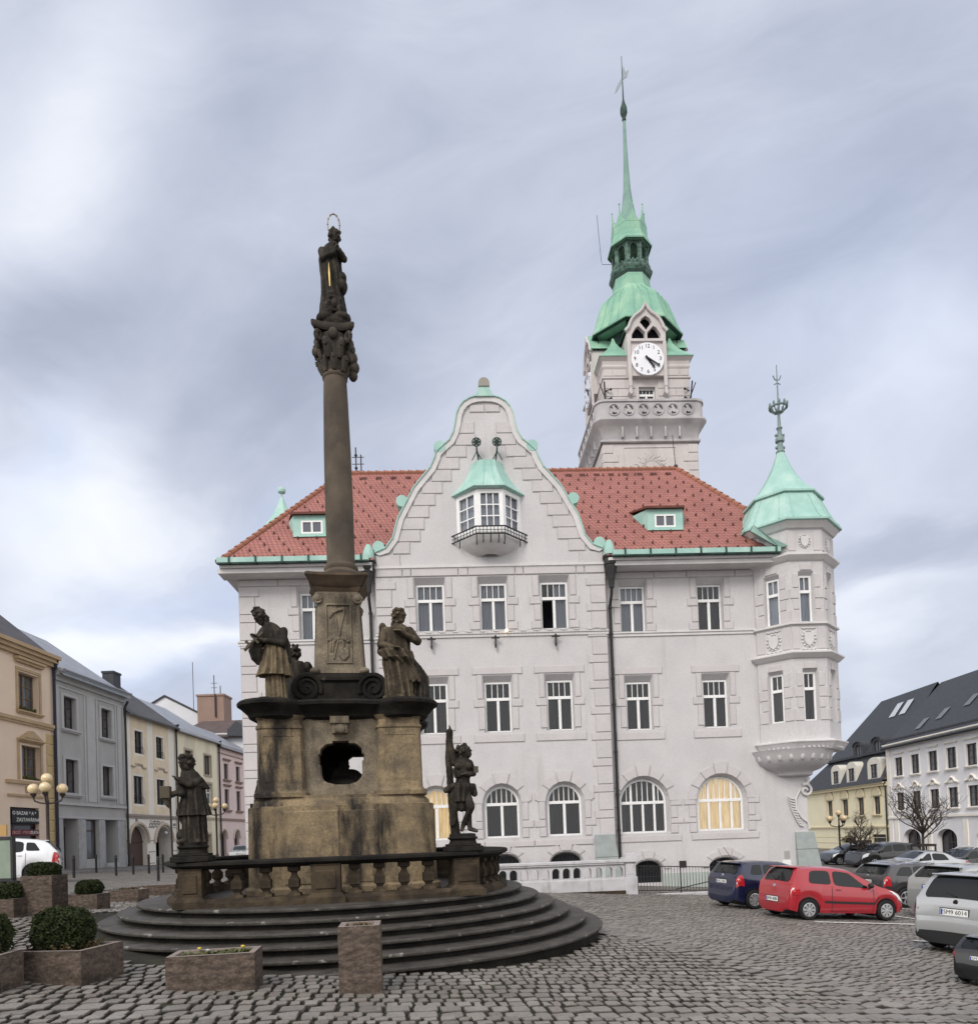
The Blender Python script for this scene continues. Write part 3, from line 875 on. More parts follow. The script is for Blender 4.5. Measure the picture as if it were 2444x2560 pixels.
for x in (bc - .42, bc + .42):
    orn.tube([(bc + (x - bc) * .82, -.3, 15.0 + 2.06), (x, -.42, 17.5), (x, -.42, 17.62)], .035, 6)
    orn.tube([(x + .2, -.35, 17.06), (x, -.42, 17.4)], .02, 5); orn.tube([(x - .2, -.35, 17.06), (x, -.42, 17.4)], .02, 5)
    orn.tube([(x + .17 * math.cos(t * PI / 8), -.42, 17.78 + .17 * math.sin(t * PI / 8)) for t in range(17)], .028, 6)
    for t in range(6): orn.ball((x + .09 * math.cos(t * PI / 3), -.42, 17.78 + .09 * math.sin(t * PI / 3)), .05, 6, 4)
    orn.ball((x, -.42, 17.78), .05, 6, 4)
orn.build('bay_finial', M['copper_dark'], bay)
bk = MB()
bp_ = [(-1.12, .02), (-.14, -.98), (1.04, -.98), (2.02, .02)]
bk.tube([(a, b, 14.06) for a, b in bp_], .03, 6); bk.tube([(a, b, 13.76) for a, b in bp_], .03, 6)
for (ax, ay), (bx, by) in zip(bp_[:-1], bp_[1:]):
    for i in range(9):
        x = ax + (bx - ax) * i / 8; y = ay + (by - ay) * i / 8
        bk.tube([(x, y, 13.76), (x, y, 14.06)], .014, 5)
    bk.tube([(ax, ay, 13.91), (bx, by, 13.91)], .013, 5)
for x, y in ((-.8, -.28), (-.12, -.9), (.15, -.93), (.45, -.93), (.78, -.93), (1.02, -.9), (1.7, -.28)):
    bk.tube([(x, y, 13.76), (x, y * .9, 13.55), (x, y * .6, 13.5)], .022, 5)
bk.build('bay_railing', M['iron'], bay)
cb = MB()   # corbel under the bay
rows = []
for z, s in ((13.9, 1.0), (13.72, .98), (13.58, .90), (13.45, .79), (13.34, .66), (13.25, .50), (13.2, .3)):
    rows += [(bc - 1.33 * s, .02, z), (bc - .53 * s, -.8 * s, z), (bc + .53 * s, -.8 * s, z), (bc + 1.33 * s, .02, z)]
cb.add(rows, [(i * 4 + j, i * 4 + 4 + j, i * 4 + 5 + j, i * 4 + 1 + j) for i in range(6) for j in range(3)])
cb.build('bay_corbel', M['band'], bay, smooth=40)

# ---- main roof
EV = 12.98; RZ = 19.86
rf = MB()
A_, B_ = (-10.55, -.45, EV), (14.0, -.45, EV); C_, D_ = (14.0, 13.4, EV), (-10.55, 13.4, EV)
E_, F_ = (-6.35, 6.2, RZ), (10.45, 6.2, RZ)
sl_ = (RZ - EV) / 6.65
zn = EV + .97 * sl_
rf.add([A_, B_, C_, D_, E_, F_, (-4.33, -.45, EV), (-4.33, .52, zn), (5.23, .52, zn), (5.23, -.45, EV)], [(0, 6, 7, 8, 9, 1, 5, 4), (1, 2, 5), (2, 3, 4, 5), (3, 0, 4)])


def roofy(z): return -.45 + (z - EV) / sl_
# cross roof behind the gable
rf.add([(GC - 4.4, .45, 13.2), (GC + 4.4, .45, 13.2), (GC, .45, 18.9), (GC, 5.4, 18.9), (GC - 4.4, roofy(13.2), 13.2), (GC + 4.4, roofy(13.2), 13.2)], [(0, 2, 3, 4), (1, 5, 3, 2)] if False else [])
# snow guards, row by row
zz_ = EV + .3; k = 0
while zz_ < RZ - .5:
    fr = (zz_ - EV) / (RZ - EV)
    xl = -10.55 + 4.2 * fr + .4; xr = 14.0 - 3.55 * fr - .4
    x = xl + (k * .27) % .8
    while x < xr:
        if abs(x - GC) > gw(min(zz_, 19.8)) + .1 and not (x > 12.0 and zz_ < 17.5 and x > 13.3 - (zz_ - 13) * .35):
            y = roofy(zz_)
            rf.add([(x - .022, y - .07, zz_ + .0), (x + .022, y - .07, zz_), (x + .022, y - .07, zz_ + .11), (x - .022, y - .07, zz_ + .11), (x - .022, y + .05, zz_), (x + .022, y + .05, zz_), (x + .022, y + .12, zz_ + .11), (x - .022, y + .12, zz_ + .11)],
                   [(0, 1, 2, 3), (1, 5, 6, 2), (4, 0, 3, 7), (3, 2, 6, 7), (0, 4, 5, 1)], 1)
        x += .8
    zz_ += .40; k += 1
x = -6
while x < 10.3:   # vent tiles near the ridge
    if abs(x - GC) > 1.6: rf.add([(x - .14, 5.62, 19.25), (x + .14, 5.62, 19.25), (x + .11, 5.62, 19.4), (x - .11, 5.62, 19.4), (x + .14, 5.9, 19.5), (x - .14, 5.9, 19.5)], [(0, 1, 2, 3), (3, 2, 4, 5)], 1)
    x += .72
roof = rf.build('roof', [M['tile'], mat('snow_guard_metal', (.11, .045, .04), rough=.7)], TH)
rd = MB()


def ridge_line(a, b, n):
    a = Vector(a); b = Vector(b)
    for i in range(n):
        p = a.lerp(b, i / n); q = a.lerp(b, (i + 1.08) / n)
        rd.tube([p + Vector((0, 0, .03)), q + Vector((0, 0, .0))], [.13, .10], 8)
        rd.tube([q + Vector((0, 0, .02)), q + Vector((0, 0, .17))], [.035, .02], 5)


ridge_line(E_, F_, 42); ridge_line(A_, E_, 24); ridge_line((13.99, -.44, EV), F_, 22)
rd.build('ridge_tile', M['ridge'], roof, smooth=40)


def dormer(cx_, mirror):
    d = MB(); w_ = .77; z0, z1 = 14.66, 15.58; y = roofy(z0) - .02
    hole = rect(cx_ - .46, cx_ + .46, z0 + .12, z0 + .68)
    wall(d, rect(cx_ - w_, cx_ + w_, z0, z1), [(hole, hole, .08)], LP, y)
    yb = roofy(z1 + .25)
    for s in (-1, 1):
        x = cx_ + s * w_
        q = [(x, y, z0), (x, y, z1), (x, roofy(z1), z1)]
        d.add(q, [(0, 1, 2)] if s < 0 else [(0, 2, 1)])
        q = [(x + s * .0, y - .012, z0), (x + s * .34, roofy(z1 + .1) - .3, z1 + .18), (x, y, z1)]
        d.add([(x, y, z0), (x + s * .02, y, z0), (x + s * .42, roofy(z1 + .12) - .02, z1 + .12), (x, y, z1)], [(0, 1, 2, 3)] if s > 0 else [(3, 2, 1, 0)])
    d.add([(cx_ - w_, y, z0), (cx_ + w_, y, z0), (cx_ + w_ + .05, y - .1, z0 - .05), (cx_ - w_ - .05, y - .1, z0 - .05)], [(0, 3, 2, 1)])
    o = d.build('dormer', M['copper'], TH)
    t = MB()
    t.add([(cx_ - w_ - .06, y - .16, z1 - .02), (cx_ + w_ + .06, y - .16, z1 - .02), (cx_ + w_ + .5, yb + .3, z1 + .42), (cx_ - w_ - .5, yb + .3, z1 + .42),
           (cx_ - w_ - .06, y - .16, z1 + .07), (cx_ + w_ + .06, y - .16, z1 + .07), (cx_ + w_ + .5, yb + .3, z1 + .5), (cx_ - w_ - .5, yb + .3, z1 + .5)],
          [(0, 3, 2, 1), (4, 5, 6, 7), (0, 1, 5, 4), (1, 2, 6, 5), (3, 0, 4, 7)])
    t.build('dormer_roof', mat('dark_tile_edge', (.16, .06, .045), (.10, .04, .03), scale=6, rough=.8), o)
    f = MB(); z2 = z0 + .12
    f.box(cx_ - .46, cx_ + .46, y + .0, y + .06, z2, z2 + .07); f.box(cx_ - .46, cx_ + .46, y, y + .06, z2 + .49, z2 + .56)
    for x in (-.46, -.04, .38): f.box(cx_ + x, cx_ + x + .08, y, y + .06, z2 + .07, z2 + .49)
    wf = f.build('window', M['white'], o)
    p = MB(); p.box(cx_ - .44, cx_ + .44, y + .04, y + .2, z2 + .05, z2 + .5); p.build('pane', mat('dormer_glass', (.09, .10, .12), rough=.08, spec=.7), wf)


dormer(8.2, 1); dormer(-7.05, -1)
# gutters with brackets, hoppers and downpipes
gt = MB()
for x0, x1 in ((-10.55, -4.5), (5.45, 12.45)):
    gt.box(x0, x1, -.62, -.44, EV - .04, EV + .16); gt.box(x0, x1, -.60, -.44, EV - .09, EV - .04, 1)
    x = x0 + .5
    while x < x1:
        gt.box(x - .035, x + .035, -.66, -.42, EV - .1, EV + .2, 1); x += 1.05
gt.build('gutter', [M['copper'], M['copper_dark']], TH)
for x in (-4.6, 5.45):
    h_ = MB()
    h_.lathe([(.10, 11.75), (.14, 12.1), (.22, 12.4), (.27, 12.62), (.25, 12.66), (.29, 12.7), (.29, 12.95), (.34, 13.0), (.34, 13.08)], (x, -.1 if x > 0 else -.1, 0), 10)
    hop = h_.build('rain_hopper', M['iron'], TH, smooth=30)
    u = MB(); u.lathe([(.24, 13.08), (.24, 13.3), (.2, 13.5), (.1, 13.72)], (x - (.05 if x > 0 else -.05), -.12, 0), 10); u.build('hopper_cap', M['copper'], hop, smooth=30)
    d = MB(); yy = .36
    d.tube([(x, -.1, 11.8), (x, -.02, 11.5), (x, yy, 11.1), (x, yy, 9.0), (x, yy, ZB)], .062, 8)
    for zb2 in (11.0, 9.9, 8.0, 6.9, 4.9, 3.1, 1.6): d.lathe([(.085, 0), (.085, .09)], (x, yy, zb2), 8)
    d.build('downpipe', M['iron'], TH, smooth=40)
# little roof antenna mast, far corner turret
an = MB()
for x in (-5.75, -5.5): an.tube([(x, 6.6, 19.7), (x, 6.6, 21.4 - (x + 5.75) * 1.5)], .035, 6)
for z in (20.2, 20.55, 20.9): an.tube([(-5.95, 6.6, z), (-5.35, 6.6, z)], .02, 5)
for z in (20.35, 21.0): an.ball((-5.75, 6.6, z), .08, 8, 6)
an.build('roof_antenna', M['iron'], TH)
ft = MB()
ft.lathe([(2.0, 12.5), (2.0, 17.2), (2.3, 17.3), (1.75, 18.0), (1.1, 18.75), (.5, 19.6), (.2, 20.3), (.08, 20.6)], (-10.3, 10.2, 0), 8, R(22.5))
ft.lathe([(.04, 20.5), (.05, 20.8), (.2, 20.88), (.22, 21.0), (.16, 21.13), (.02, 21.2)], (-10.3, 10.2, 0), 10)
ft.build('far_corner_turret', M['copper'], TH, smooth=30)
# black iron holders and a string of small lights along the string course
for x in (-2.1, .53, 3.02):
    h_ = MB(); h_.box(x - .03, x + .03, -.2, -.1, 9.35, 9.86); h_.box(x - .17, x + .17, -.22, -.16, 9.72, 9.77); h_.ball((x, -.2, 9.8), .05, 6, 5); h_.ball((x, -.17, 9.45), .055, 6, 5)
    h_.tube([(x, -.15, 9.75), (x, 0, 9.75)], .02, 5)
    h_.build('flag_holder', M['iron'], TH)
lg = MB()
pts = []
for i in range(120):
    x = -4.3 + 9.5 * i / 119; pts.append((x, -.11 - .0, 10.06 + .03 * math.sin(i * .9)))
lg.tube(pts, .012, 4)
for i in range(60):
    x = -4.2 + 9.3 * i / 59; lg.tube([(x, -.12, 10.05), (x + random.uniform(-.03, .03), -.12, 9.8 - random.uniform(0, .12))], .005, 3)
lg.build('light_string', M['joint'], TH)
lb = MB(); lb.ball((1.0, -.2, 10.05), .06, 8, 6); lb.build('lit_bulb', mat('lit_bulb', (1, .8, .45), emit=(1, .72, .35), estr=4), TH)
# ------------------------------------------------------------------ corner oriel turret
TC = (13.45, 1.15); AP = 1.75; CK = 1 / math.cos(R(22.5))
tm = MB()
side = 2 * AP * math.tan(R(22.5))
tw_wins = []
for k in range(8):
    a = R(-90 + 45 * k)                                # outward normal
    nx, ny = math.cos(a), math.sin(a); ux, uy = -ny, nx
    P_ = lambda x, z, y, nx=nx, ny=ny, ux=ux, uy=uy: (TC[0] + nx * (AP - y) + ux * x, TC[1] + ny * (AP - y) + uy * x, z)
    hs = []
    if k in (0, 1, 7):
        for z0, z1 in ((9.97, 11.95), (5.88, 7.92)):
            i = rect(-.27, .27, z0, z1)
            hs.append((inset_scale(i, .05, .05, 0, .14), i, .16)); tw_wins.append((a, z0, z1))
    wall(tm, rect(-side / 2, side / 2, 5.0, 14.05), hs, P_, 0)
tm.lathe([(1.2, 5.2), (1.2, 13.9)], (*TC, 0), 8, R(22.5), 1)
turret = tm.build('corner_turret', [M['plaster'], M['dark']], TH)
for a, z0, z1 in tw_wins:
    nx, ny = math.cos(a), math.sin(a)
    window(turret, TC[0] + nx * (AP - .16), TC[1] + ny * (AP - .16), z0, .54, z1 - z0, 'A', 'full', 'sheer' if z0 > 8 else 'curtain', rz=a + PI / 2)
tt = MB()
for prof in ([(AP, 12.5), (1.83, 12.56), (1.98, 12.72), (1.98, 12.78), (AP, 12.86)], [(AP, 9.84), (1.86, 9.88), (1.86, 9.96), (AP, 10.0)],
             [(AP, 8.46), (1.83, 8.5), (2.0, 8.66), (2.0, 8.72), (AP, 8.82)], [(AP, 13.85), (1.84, 13.88), (2.02, 14.1), (2.02, 14.16), (1.2, 14.2)]):
    tt.lathe([(r_ * CK, z) for r_, z in prof], (*TC, 0), 8, R(22.5))
build_split(tt, 'turret_string_course', M['band'], turret, lambda x, y, z: round(z))
# plaster blocks and crests on the turret faces
tb = MB(); cr = MB()
for k in (0, 1, 7):
    a = R(-90 + 45 * k); nx, ny = math.cos(a), math.sin(a); ux, uy = -ny, nx
    for mb_ in (tb, cr):
        mb_.M = Matrix(((ux, -nx, 0, TC[0] + nx * AP), (uy, -ny, 0, TC[1] + ny * AP), (0, 0, 1, 0), (0, 0, 0, 1)))
    for z0 in (9.97, 5.88):
        for s in (-1, 1):
            for w0, w1, a0, a1 in ((.34, .70, .02, .5), (.34, .58, .54, .95), (.34, .70, .99, 1.4), (.34, .58, 1.44, 2.0)):
                x0, x1 = sorted((s * w0, s * w1)); tb.chbox(x0, x1, z0 + a0, z0 + a1, -.035, .01, .012)
        tb.chbox(-.24, .24, z0 + 2.16, z0 + 2.42, -.045, .01, .015)
    for z0, z1 in ((8.86, 9.78), (12.95, 13.75)):
        for s in (-1, 1):
            x0, x1 = sorted((s * .38, s * .70)); tb.chbox(x0, x1, z0, z1, -.03, .01, .012)
    for zc, s in ((9.28, .9), (13.34, .72)):
        sh = [(-.22, .28), (-.22, -.08), (-.14, -.24), (0, -.34), (.14, -.24), (.22, -.08), (.22, .28)]
        cr.prism([(p[0] * s, zc + p[1] * s) for p in sh], -.07, .01, LP)
        for i in range(14):
            t = i * 2 * PI / 14; cr.ball((.29 * s * math.cos(t) * 1.05, -.02, zc + .37 * s * math.sin(t)), (.06 * s, .04, .05 * s), 6, 4)
        if zc < 10:
            for dz in (-.44, .42):
                for i in range(-3, 4): cr.ball((i * .085, -.02, zc + dz + .025 * (i % 2)), (.055, .035, .04), 6, 4)
tb.M = cr.M = None
build_split(tb, 'turret_relief', M['trim'], turret, lambda x, y, z: round(math.atan2(y - TC[1], x - TC[0]) / R(45))); build_split(cr, 'shield_relief', M['band'], turret, lambda x, y, z: (z > 11, round(math.atan2(y - TC[1], x - TC[0]) / R(45))), 50)
# bowl shaped corbel and console on the wall
bw = MB()
bw.lathe([(AP * CK, 5.12), (1.9 * CK, 5.09), (2.0 * CK, 5.05), (2.0 * CK, 5.0)], (*TC, 0), 8, R(22.5), 1)
bw.lathe([(1.98 * CK, 5.0), (1.92 * CK, 4.9), (1.85 * CK, 4.78), (1.80 * CK, 4.7)], (*TC, 0), 8, R(22.5))
bw.lathe([(1.76 * CK, 4.74), (1.78, 4.55), (1.72, 4.35), (1.55, 4.15), (1.3, 3.98), (1.02, 3.88), (.98, 3.84), (.95, 3.72), (.8, 3.66)], (TC[0] - .35, TC[1] - .1, 0), 24)
bw.build('turret_corbel', [M['plaster'], M['band']], turret, smooth=35)
be = MB()
for i in range(15):
    a = R(-200 + i * 15); be.ball((TC[0] - .35 + 1.66 * math.cos(a), TC[1] - .1 + 1.66 * math.sin(a), 4.46), (.115, .115, .20), 8, 6)
for i in range(40):
    a = R(-200 + i * 6); be.box(TC[0] - .04 + 1.9 * math.cos(a), TC[0] + .04 + 1.9 * math.cos(a), TC[1] - .04 + 1.9 * math.sin(a), TC[1] + .04 + 1.9 * math.sin(a), 4.76, 4.84)
be.build('corbel_moulding', M['plaster'], turret, smooth=50)
cs = MB()
xw = 13.52; yw = .44
sp = [(xw + .02 + (.05 + .016 * i) * math.cos(i * .55), yw - .02, 3.05 + (.05 + .016 * i) * math.sin(i * .55)) for i in range(16)]
cs.tube(sp, [.055] * 16, 6)
cs.tube([(xw - .22, yw, 3.1), (xw - .42, yw, 2.75), (xw - .42, yw, 2.3), (xw - .2, yw, 1.9), (xw + .06, yw, 1.7), (xw + .1, yw, 1.4)], .045, 6)
for i in range(11):
    t = i / 10; x = xw - .45 + .3 * t * t; z = 2.7 - 1.15 * t; ln = .34 - .1 * t
    cs.tube([(x, yw, z), (x - ln * .7, yw - .03, z + .05), (x - ln, yw, z + .16)], [.045, .035, .008], 5)
cs.tube([(xw - .1, yw, 3.3), (xw + .12, yw - .02, 3.35), (xw + .16, yw, 3.62)], .08, 6)
cs.build('scroll_console', M['band'], turret, smooth=50)
# copper roof
ro = MB()
ro.lathe([(r_ * CK, z) for r_, z in [(1.95, 14.1), (2.12, 14.14), (2.12, 14.22), (1.94, 14.45), (1.72, 14.9), (1.52, 15.35), (1.42, 15.62)]], (*TC, 0), 8, R(22.5))
ro.lathe([(r_ * CK, z) for r_, z in [(1.38, 15.56), (1.54, 15.58), (1.54, 15.66), (1.2, 15.98), (.86, 16.42), (.58, 16.88), (.36, 17.35), (.22, 17.75), (.16, 17.95)]], (*TC, 0), 8, R(22.5))
for k in range(8):
    for j in (-.33, .33):
        a = R(-90 + 45 * k); nx, ny = math.cos(a), math.sin(a); ux, uy = -ny, nx
        q = [(2.12, 14.24), (1.94, 14.47), (1.72, 14.92), (1.52, 15.37), (1.43, 15.6)]
        ro.tube([(TC[0] + nx * r_ + ux * r_ * .41 * j * 2, TC[1] + ny * r_ + uy * r_ * .41 * j * 2, z) for r_, z in q], .024, 4)
ro.add([(11.4, -.5, 14.1), (11.95, -.66, 13.55), (12.7, -.75, 13.12), (12.4, -.6, 13.1), (11.3, -.4, 13.9), (12.6, .4, 13.15), (11.6, .9, 14.2)], [(0, 1, 5, 6), (1, 2, 5), (0, 4, 3, 1), (1, 3, 2)])
ro.build('turret_roof', M['copper'], turret)
fi = MB()
fi.lathe([(.17, 17.9), (.2, 18.0), (.15, 18.06), (.12, 18.4), (.20, 18.46), (.2, 18.6), (.11, 18.7), (.09, 19.0), (.14, 19.06), (.08, 19.14), (.06, 19.7), (.1, 19.78), (.05, 19.86), (.035, 20.6), (.02, 21.9)], (*TC, 0), 8)
rg = [(TC[0] + .36 * math.cos(t * PI / 10), TC[1] + .36 * math.sin(t * PI / 10), 19.98) for t in range(21)]
fi.tube(rg, .05, 6)
for t in range(10):
    a = t * PI / 5; fi.ball((TC[0] + .37 * math.cos(a), TC[1] + .37 * math.sin(a), 20.1), (.06, .06, .1), 6, 5)
    fi.tube([(TC[0], TC[1], 19.72), (TC[0] + .2 * math.cos(a), TC[1] + .2 * math.sin(a), 19.78), (TC[0] + .35 * math.cos(a), TC[1] + .35 * math.sin(a), 19.96)], .025, 4)
for s in (-1, 1):
    fi.tube([(TC[0], TC[1], 21.2), (TC[0] + s * .1, TC[1], 21.25), (TC[0] + s * .17, TC[1], 21.42)], .03, 5); fi.tube([(TC[0], TC[1], 21.1), (TC[0] + s * .14, TC[1], 21.02)], .025, 5)
    for z in (18.2, 18.75): fi.ball((TC[0] + s * .16, TC[1], z), .07, 6, 5)
fi.build('turret_finial', mat('grey_green_iron', (.16, .22, .22), (.22, .29, .28), scale=6, rough=.6), turret, smooth=50)

# ------------------------------------------------------------------ clock tower
X0, Y0 = 10.2, 12.5


def tw(dx, dy, z): return (X0 + dx, Y0 + dy, z)


t = MB()
H0, H1 = 2.68, 2.44
for k in range(4):
    a = k * PI / 2 - PI / 2; nx, ny = math.cos(a), math.sin(a); ux, uy = -ny, nx
    P_ = lambda x, z, y, nx=nx, ny=ny, ux=ux, uy=uy: (X0 + nx * (H1 - y) + ux * x, Y0 + ny * (H1 - y) + uy * x, z)
    h_ = rect(-.47, .47, 25.35, 26.5)
    wall(t, rect(-H1, H1, 24.0, 27.7), [(h_, h_, .25)], P_, 0)
    P0 = lambda x, z, y, nx=nx, ny=ny, ux=ux, uy=uy: (X0 + nx * (H0 - y) + ux * x, Y0 + ny * (H0 - y) + uy * x, z)
    wall(t, rect(-H0, H0, 12.0, 23.3), [], P0, 0)
t.box(X0 - 2, X0 + 2, Y0 - 2, Y0 + 2, 24.5, 27.6, 1)
tower = t.build('clock_tower', [M['tower'], M['dark']], TH)
SQ = math.sqrt(2)
c_ = MB()
c_.lathe([(r_ * SQ, z) for r_, z in [(H1, 27.5), (H1 + .05, 27.6), (H1 + .06, 27.68), (H1 + .02, 27.75), (H1 + .05, 27.95), (H1 + .2, 28.12), (H1 + .2, 28.18), (1.5, 28.2)]], tw(0, 0, 0), 4, R(45))
c_.lathe([(r_ * SQ, z) for r_, z in [(H1, 26.93), (H1 + .07, 26.97), (H1 + .07, 27.05), (H1, 27.09)]], tw(0, 0, 0), 4, R(45))
c_.build('tower_cornice', M['tower'], tower)
q = MB()   # ashlar blocks
for k in (0, 3):
    a = k * PI / 2 - PI / 2; nx, ny = math.cos(a), math.sin(a); ux, uy = -ny, nx
    for H, zs in ((H1, [(24.6, 25.02), (25.05, 25.47), (25.5, 25.92), (25.95, 26.37), (26.4, 26.9)]), (H1, [(27.12, 27.48)]), (H0, [(20.6 + .5 * i, 21.06 + .5 * i) for i in range(5)])):
        q.M = Matrix(((ux, -nx, 0, X0 + nx * H), (uy, -ny, 0, Y0 + ny * H), (0, 0, 1, 0), (0, 0, 0, 1)))
        for j, (z0, z1) in enumerate(zs):
            if H == H0:
                for s in (-1, 1):
                    ln = .85 if j % 2 else .55
                    x0, x1 = sorted((s * (H - .02), s * (H - ln))); q.chbox(x0, x1, z0, z1, -.04, .01, .02)
                continue
            cuts = [-2.42, -1.65, -.62] if j % 2 else [-2.42, -1.2, -.62]
            if z0 > 27: cuts = [-2.42, -1.9, -1.12]
            for x0, x1 in zip(cuts[:-1], cuts[1:]):
                q.chbox(x0 + .01, x1 - .01, z0, z1, -.035, .01, .018); q.chbox(-x1 + .01, -x0 - .01, z0, z1, -.035, .01, .018)
q.M = None
build_split(q, 'tower_ashlar', M['tower'], tower, lambda x, y, z: y - x > 4.2 + 0)
sun_ = MB()   # sundial relief on the shaft
yy = Y0 - H0
sun_.prism([(X0 + .05 + .42 * math.cos(i * PI / 10), 21.7 + .42 * math.sin(i * PI / 10)) for i in range(20)], yy - .05, yy + .01, LP)
for i in range(28):
    a = i * 2 * PI / 28; r1 = 1.05 if i % 2 else .85
    sun_.tube([(X0 + .05 + (.46 + (r1 - .46) * s_) * math.cos(a + .12 * math.sin(s_ * 6)), yy - .01, 21.7 + (.46 + (r1 - .46) * s_) * math.sin(a + .12 * math.sin(s_ * 6))) for s_ in (0, .33, .66, 1)], [.035, .03, .022, .006], 4)
for x0, x1, z0, z1 in ((-1.5, 1.4, 22.9, 22.94), (-1.54, -1.5, 20.6, 22.94), (1.4, 1.44, 20.6, 22.94)): sun_.box(X0 + x0, X0 + x1, yy - .03, yy + .01, z0, z1)
sun_.build('sundial_relief', M['tower'], tower, smooth=50)
# corbelled gallery with pierced parapet
cg = MB()


def rsq(h, r_, z, n=5):
    pts = []
    for i, (sx, sy) in enumerate(((1, -1), (1, 1), (-1, 1), (-1, -1))):
        for j in range(n + 1):
            a = R(-90 + 90 * i) + R(90) * j / n
            pts.append((X0 + sx * (h - r_) + r_ * math.cos(a), Y0 + sy * (h - r_) + r_ * math.sin(a), z))
    return pts


lv = [(2.74, .1, 23.14), (2.82, .1, 23.2), (2.82, .1, 23.3), (2.72, .1, 23.36), (2.78, .15, 23.6), (2.88, .25, 23.85), (3.02, .4, 24.05), (3.16, .5, 24.2), (3.2, .55, 24.26), (3.2, .55, 24.34), (3.02, .55, 24.38), (2.2, .3, 24.40)]
vs_ = [p for h, r_, z in lv for p in rsq(h, r_, z)]; k = len(rsq(1, .1, 0))
cg.add(vs_, [(i * k + j, i * k + (j + 1) % k, (i + 1) * k + (j + 1) % k, (i + 1) * k + j) for i in range(len(lv) - 1) for j in range(k)] + [tuple(range((len(lv) - 1) * k, len(lv) * k))])
for s in range(4):
    a = s * PI / 2 - PI / 2; nx, ny = math.cos(a), math.sin(a); ux, uy = -ny, nx
    for j in range(5):
        x = -1.6 + .8 * j
        cg.M = Matrix(((ux, -nx, 0, X0 + nx * 2.7), (uy, -ny, 0, Y0 + ny * 2.7), (0, 0, 1, 0), (0, 0, 0, 1)))
        cg.prism([(x - .04, 23.4), (x + .04, 23.4), (x + .06, 24.1), (x - .06, 24.1)], -.26, .1, LP)
cg.M = None
cg.build('gallery_corbel', M['greystone'], tower, smooth=30)
pp = MB(); HP = 3.05; rr = .55
for s in range(4):
    a = s * PI / 2 - PI / 2; nx, ny = math.cos(a), math.sin(a); ux, uy = -ny, nx
    P_ = lambda x, z, y, nx=nx, ny=ny, ux=ux, uy=uy: (X0 + nx * (HP - y) + ux * x, Y0 + ny * (HP - y) + uy * x, z)
    Pb = lambda x, z, y, nx=nx, ny=ny, ux=ux, uy=uy: (X0 + nx * (HP - .16 + y) - ux * x, Y0 + ny * (HP - .16 + y) - uy * x, z)
    hs = []
    for j in range(6):
        c = -2.06 + .825 * j
        for b in range(3):      # three comma shaped lobes round each roundel
            lob = []
            for i in range(8):
                tt_ = b * 2 * PI / 3 + i * .19; lob.append((c + .26 * math.cos(tt_), 24.85 + .26 * math.sin(tt_)))
            for i in range(5):
                tt_ = b * 2 * PI / 3 + 1.33 - i * .34; lob.append((c + (.19 - i * .028) * math.cos(tt_), 24.85 + (.19 - i * .028) * math.sin(tt_)))
            hs.append((lob, lob, .16))
    wall(pp, rect(-HP + rr, HP - rr, 24.36, 25.3), hs, P_, 0)
    hb = [([(-x, z) for x, z in h[0]][::-1], [(-x, z) for x, z in h[0]][::-1], 0.0) for h in hs]
    wall(pp, rect(-HP + rr, HP - rr, 24.36, 25.3), hb, Pb, 0)
    cxx, cyy = X0 + (HP - rr) * (nx + ux), Y0 + (HP - rr) * (ny + uy)
    for i in range(6):
        a0 = a + R(90) * i / 6; a1 = a + R(90) * (i + 1) / 6
        for rad, flip in ((rr, 0), (rr - .16, 1)):
            p = [(cxx + rad * math.cos(b_), cyy + rad * math.sin(b_), z) for b_, z in ((a0, 24.36), (a1, 24.36), (a1, 25.3), (a0, 25.3))]
            pp.add(p, [(0, 1, 2, 3)] if not flip else [(3, 2, 1, 0)])
    for j in range(6):   # moulded ring and panel frame round each roundel
        c = -2.06 + .825 * j
        pp.M = Matrix(((ux, -nx, 0, X0 + nx * HP), (uy, -ny, 0, Y0 + ny * HP), (0, 0, 1, 0), (0, 0, 0, 1)))
        pp.tube([(c + .315 * math.cos(i * PI / 10), -.01, 24.85 + .315 * math.sin(i * PI / 10)) for i in range(21)], .04, 5)
        pp.M = None
ra = rsq(HP + .06, rr + .06, 25.3); rb = rsq(HP + .06, rr + .06, 25.42); rc = rsq(HP - .22, rr - .2, 25.42); rd_ = rsq(HP - .22, rr - .2, 25.3)
pp.add(ra + rb + rc + rd_, [(i, (i + 1) % k, k + (i + 1) % k, k + i) for i in range(k)] + [(k + i, k + (i + 1) % k, 2 * k + (i + 1) % k, 2 * k + i) for i in range(k)] + [(2 * k + i, 2 * k + (i + 1) % k, 3 * k + (i + 1) % k, 3 * k + i) for i in range(k)] + [(3 * k + i, 3 * k + (i + 1) % k, (i + 1) % k, i) for i in range(k)])
pp.build('gallery_parapet', M['greystone'], tower)
for s in (0, 3):
    a = s * PI / 2 - PI / 2; nx, ny = math.cos(a), math.sin(a)
    window(tower, X0 + nx * (H1 - .2), Y0 + ny * (H1 - .2), 25.35, .94, 1.15, 'A', 'full', 'curtain', rz=a + PI / 2)
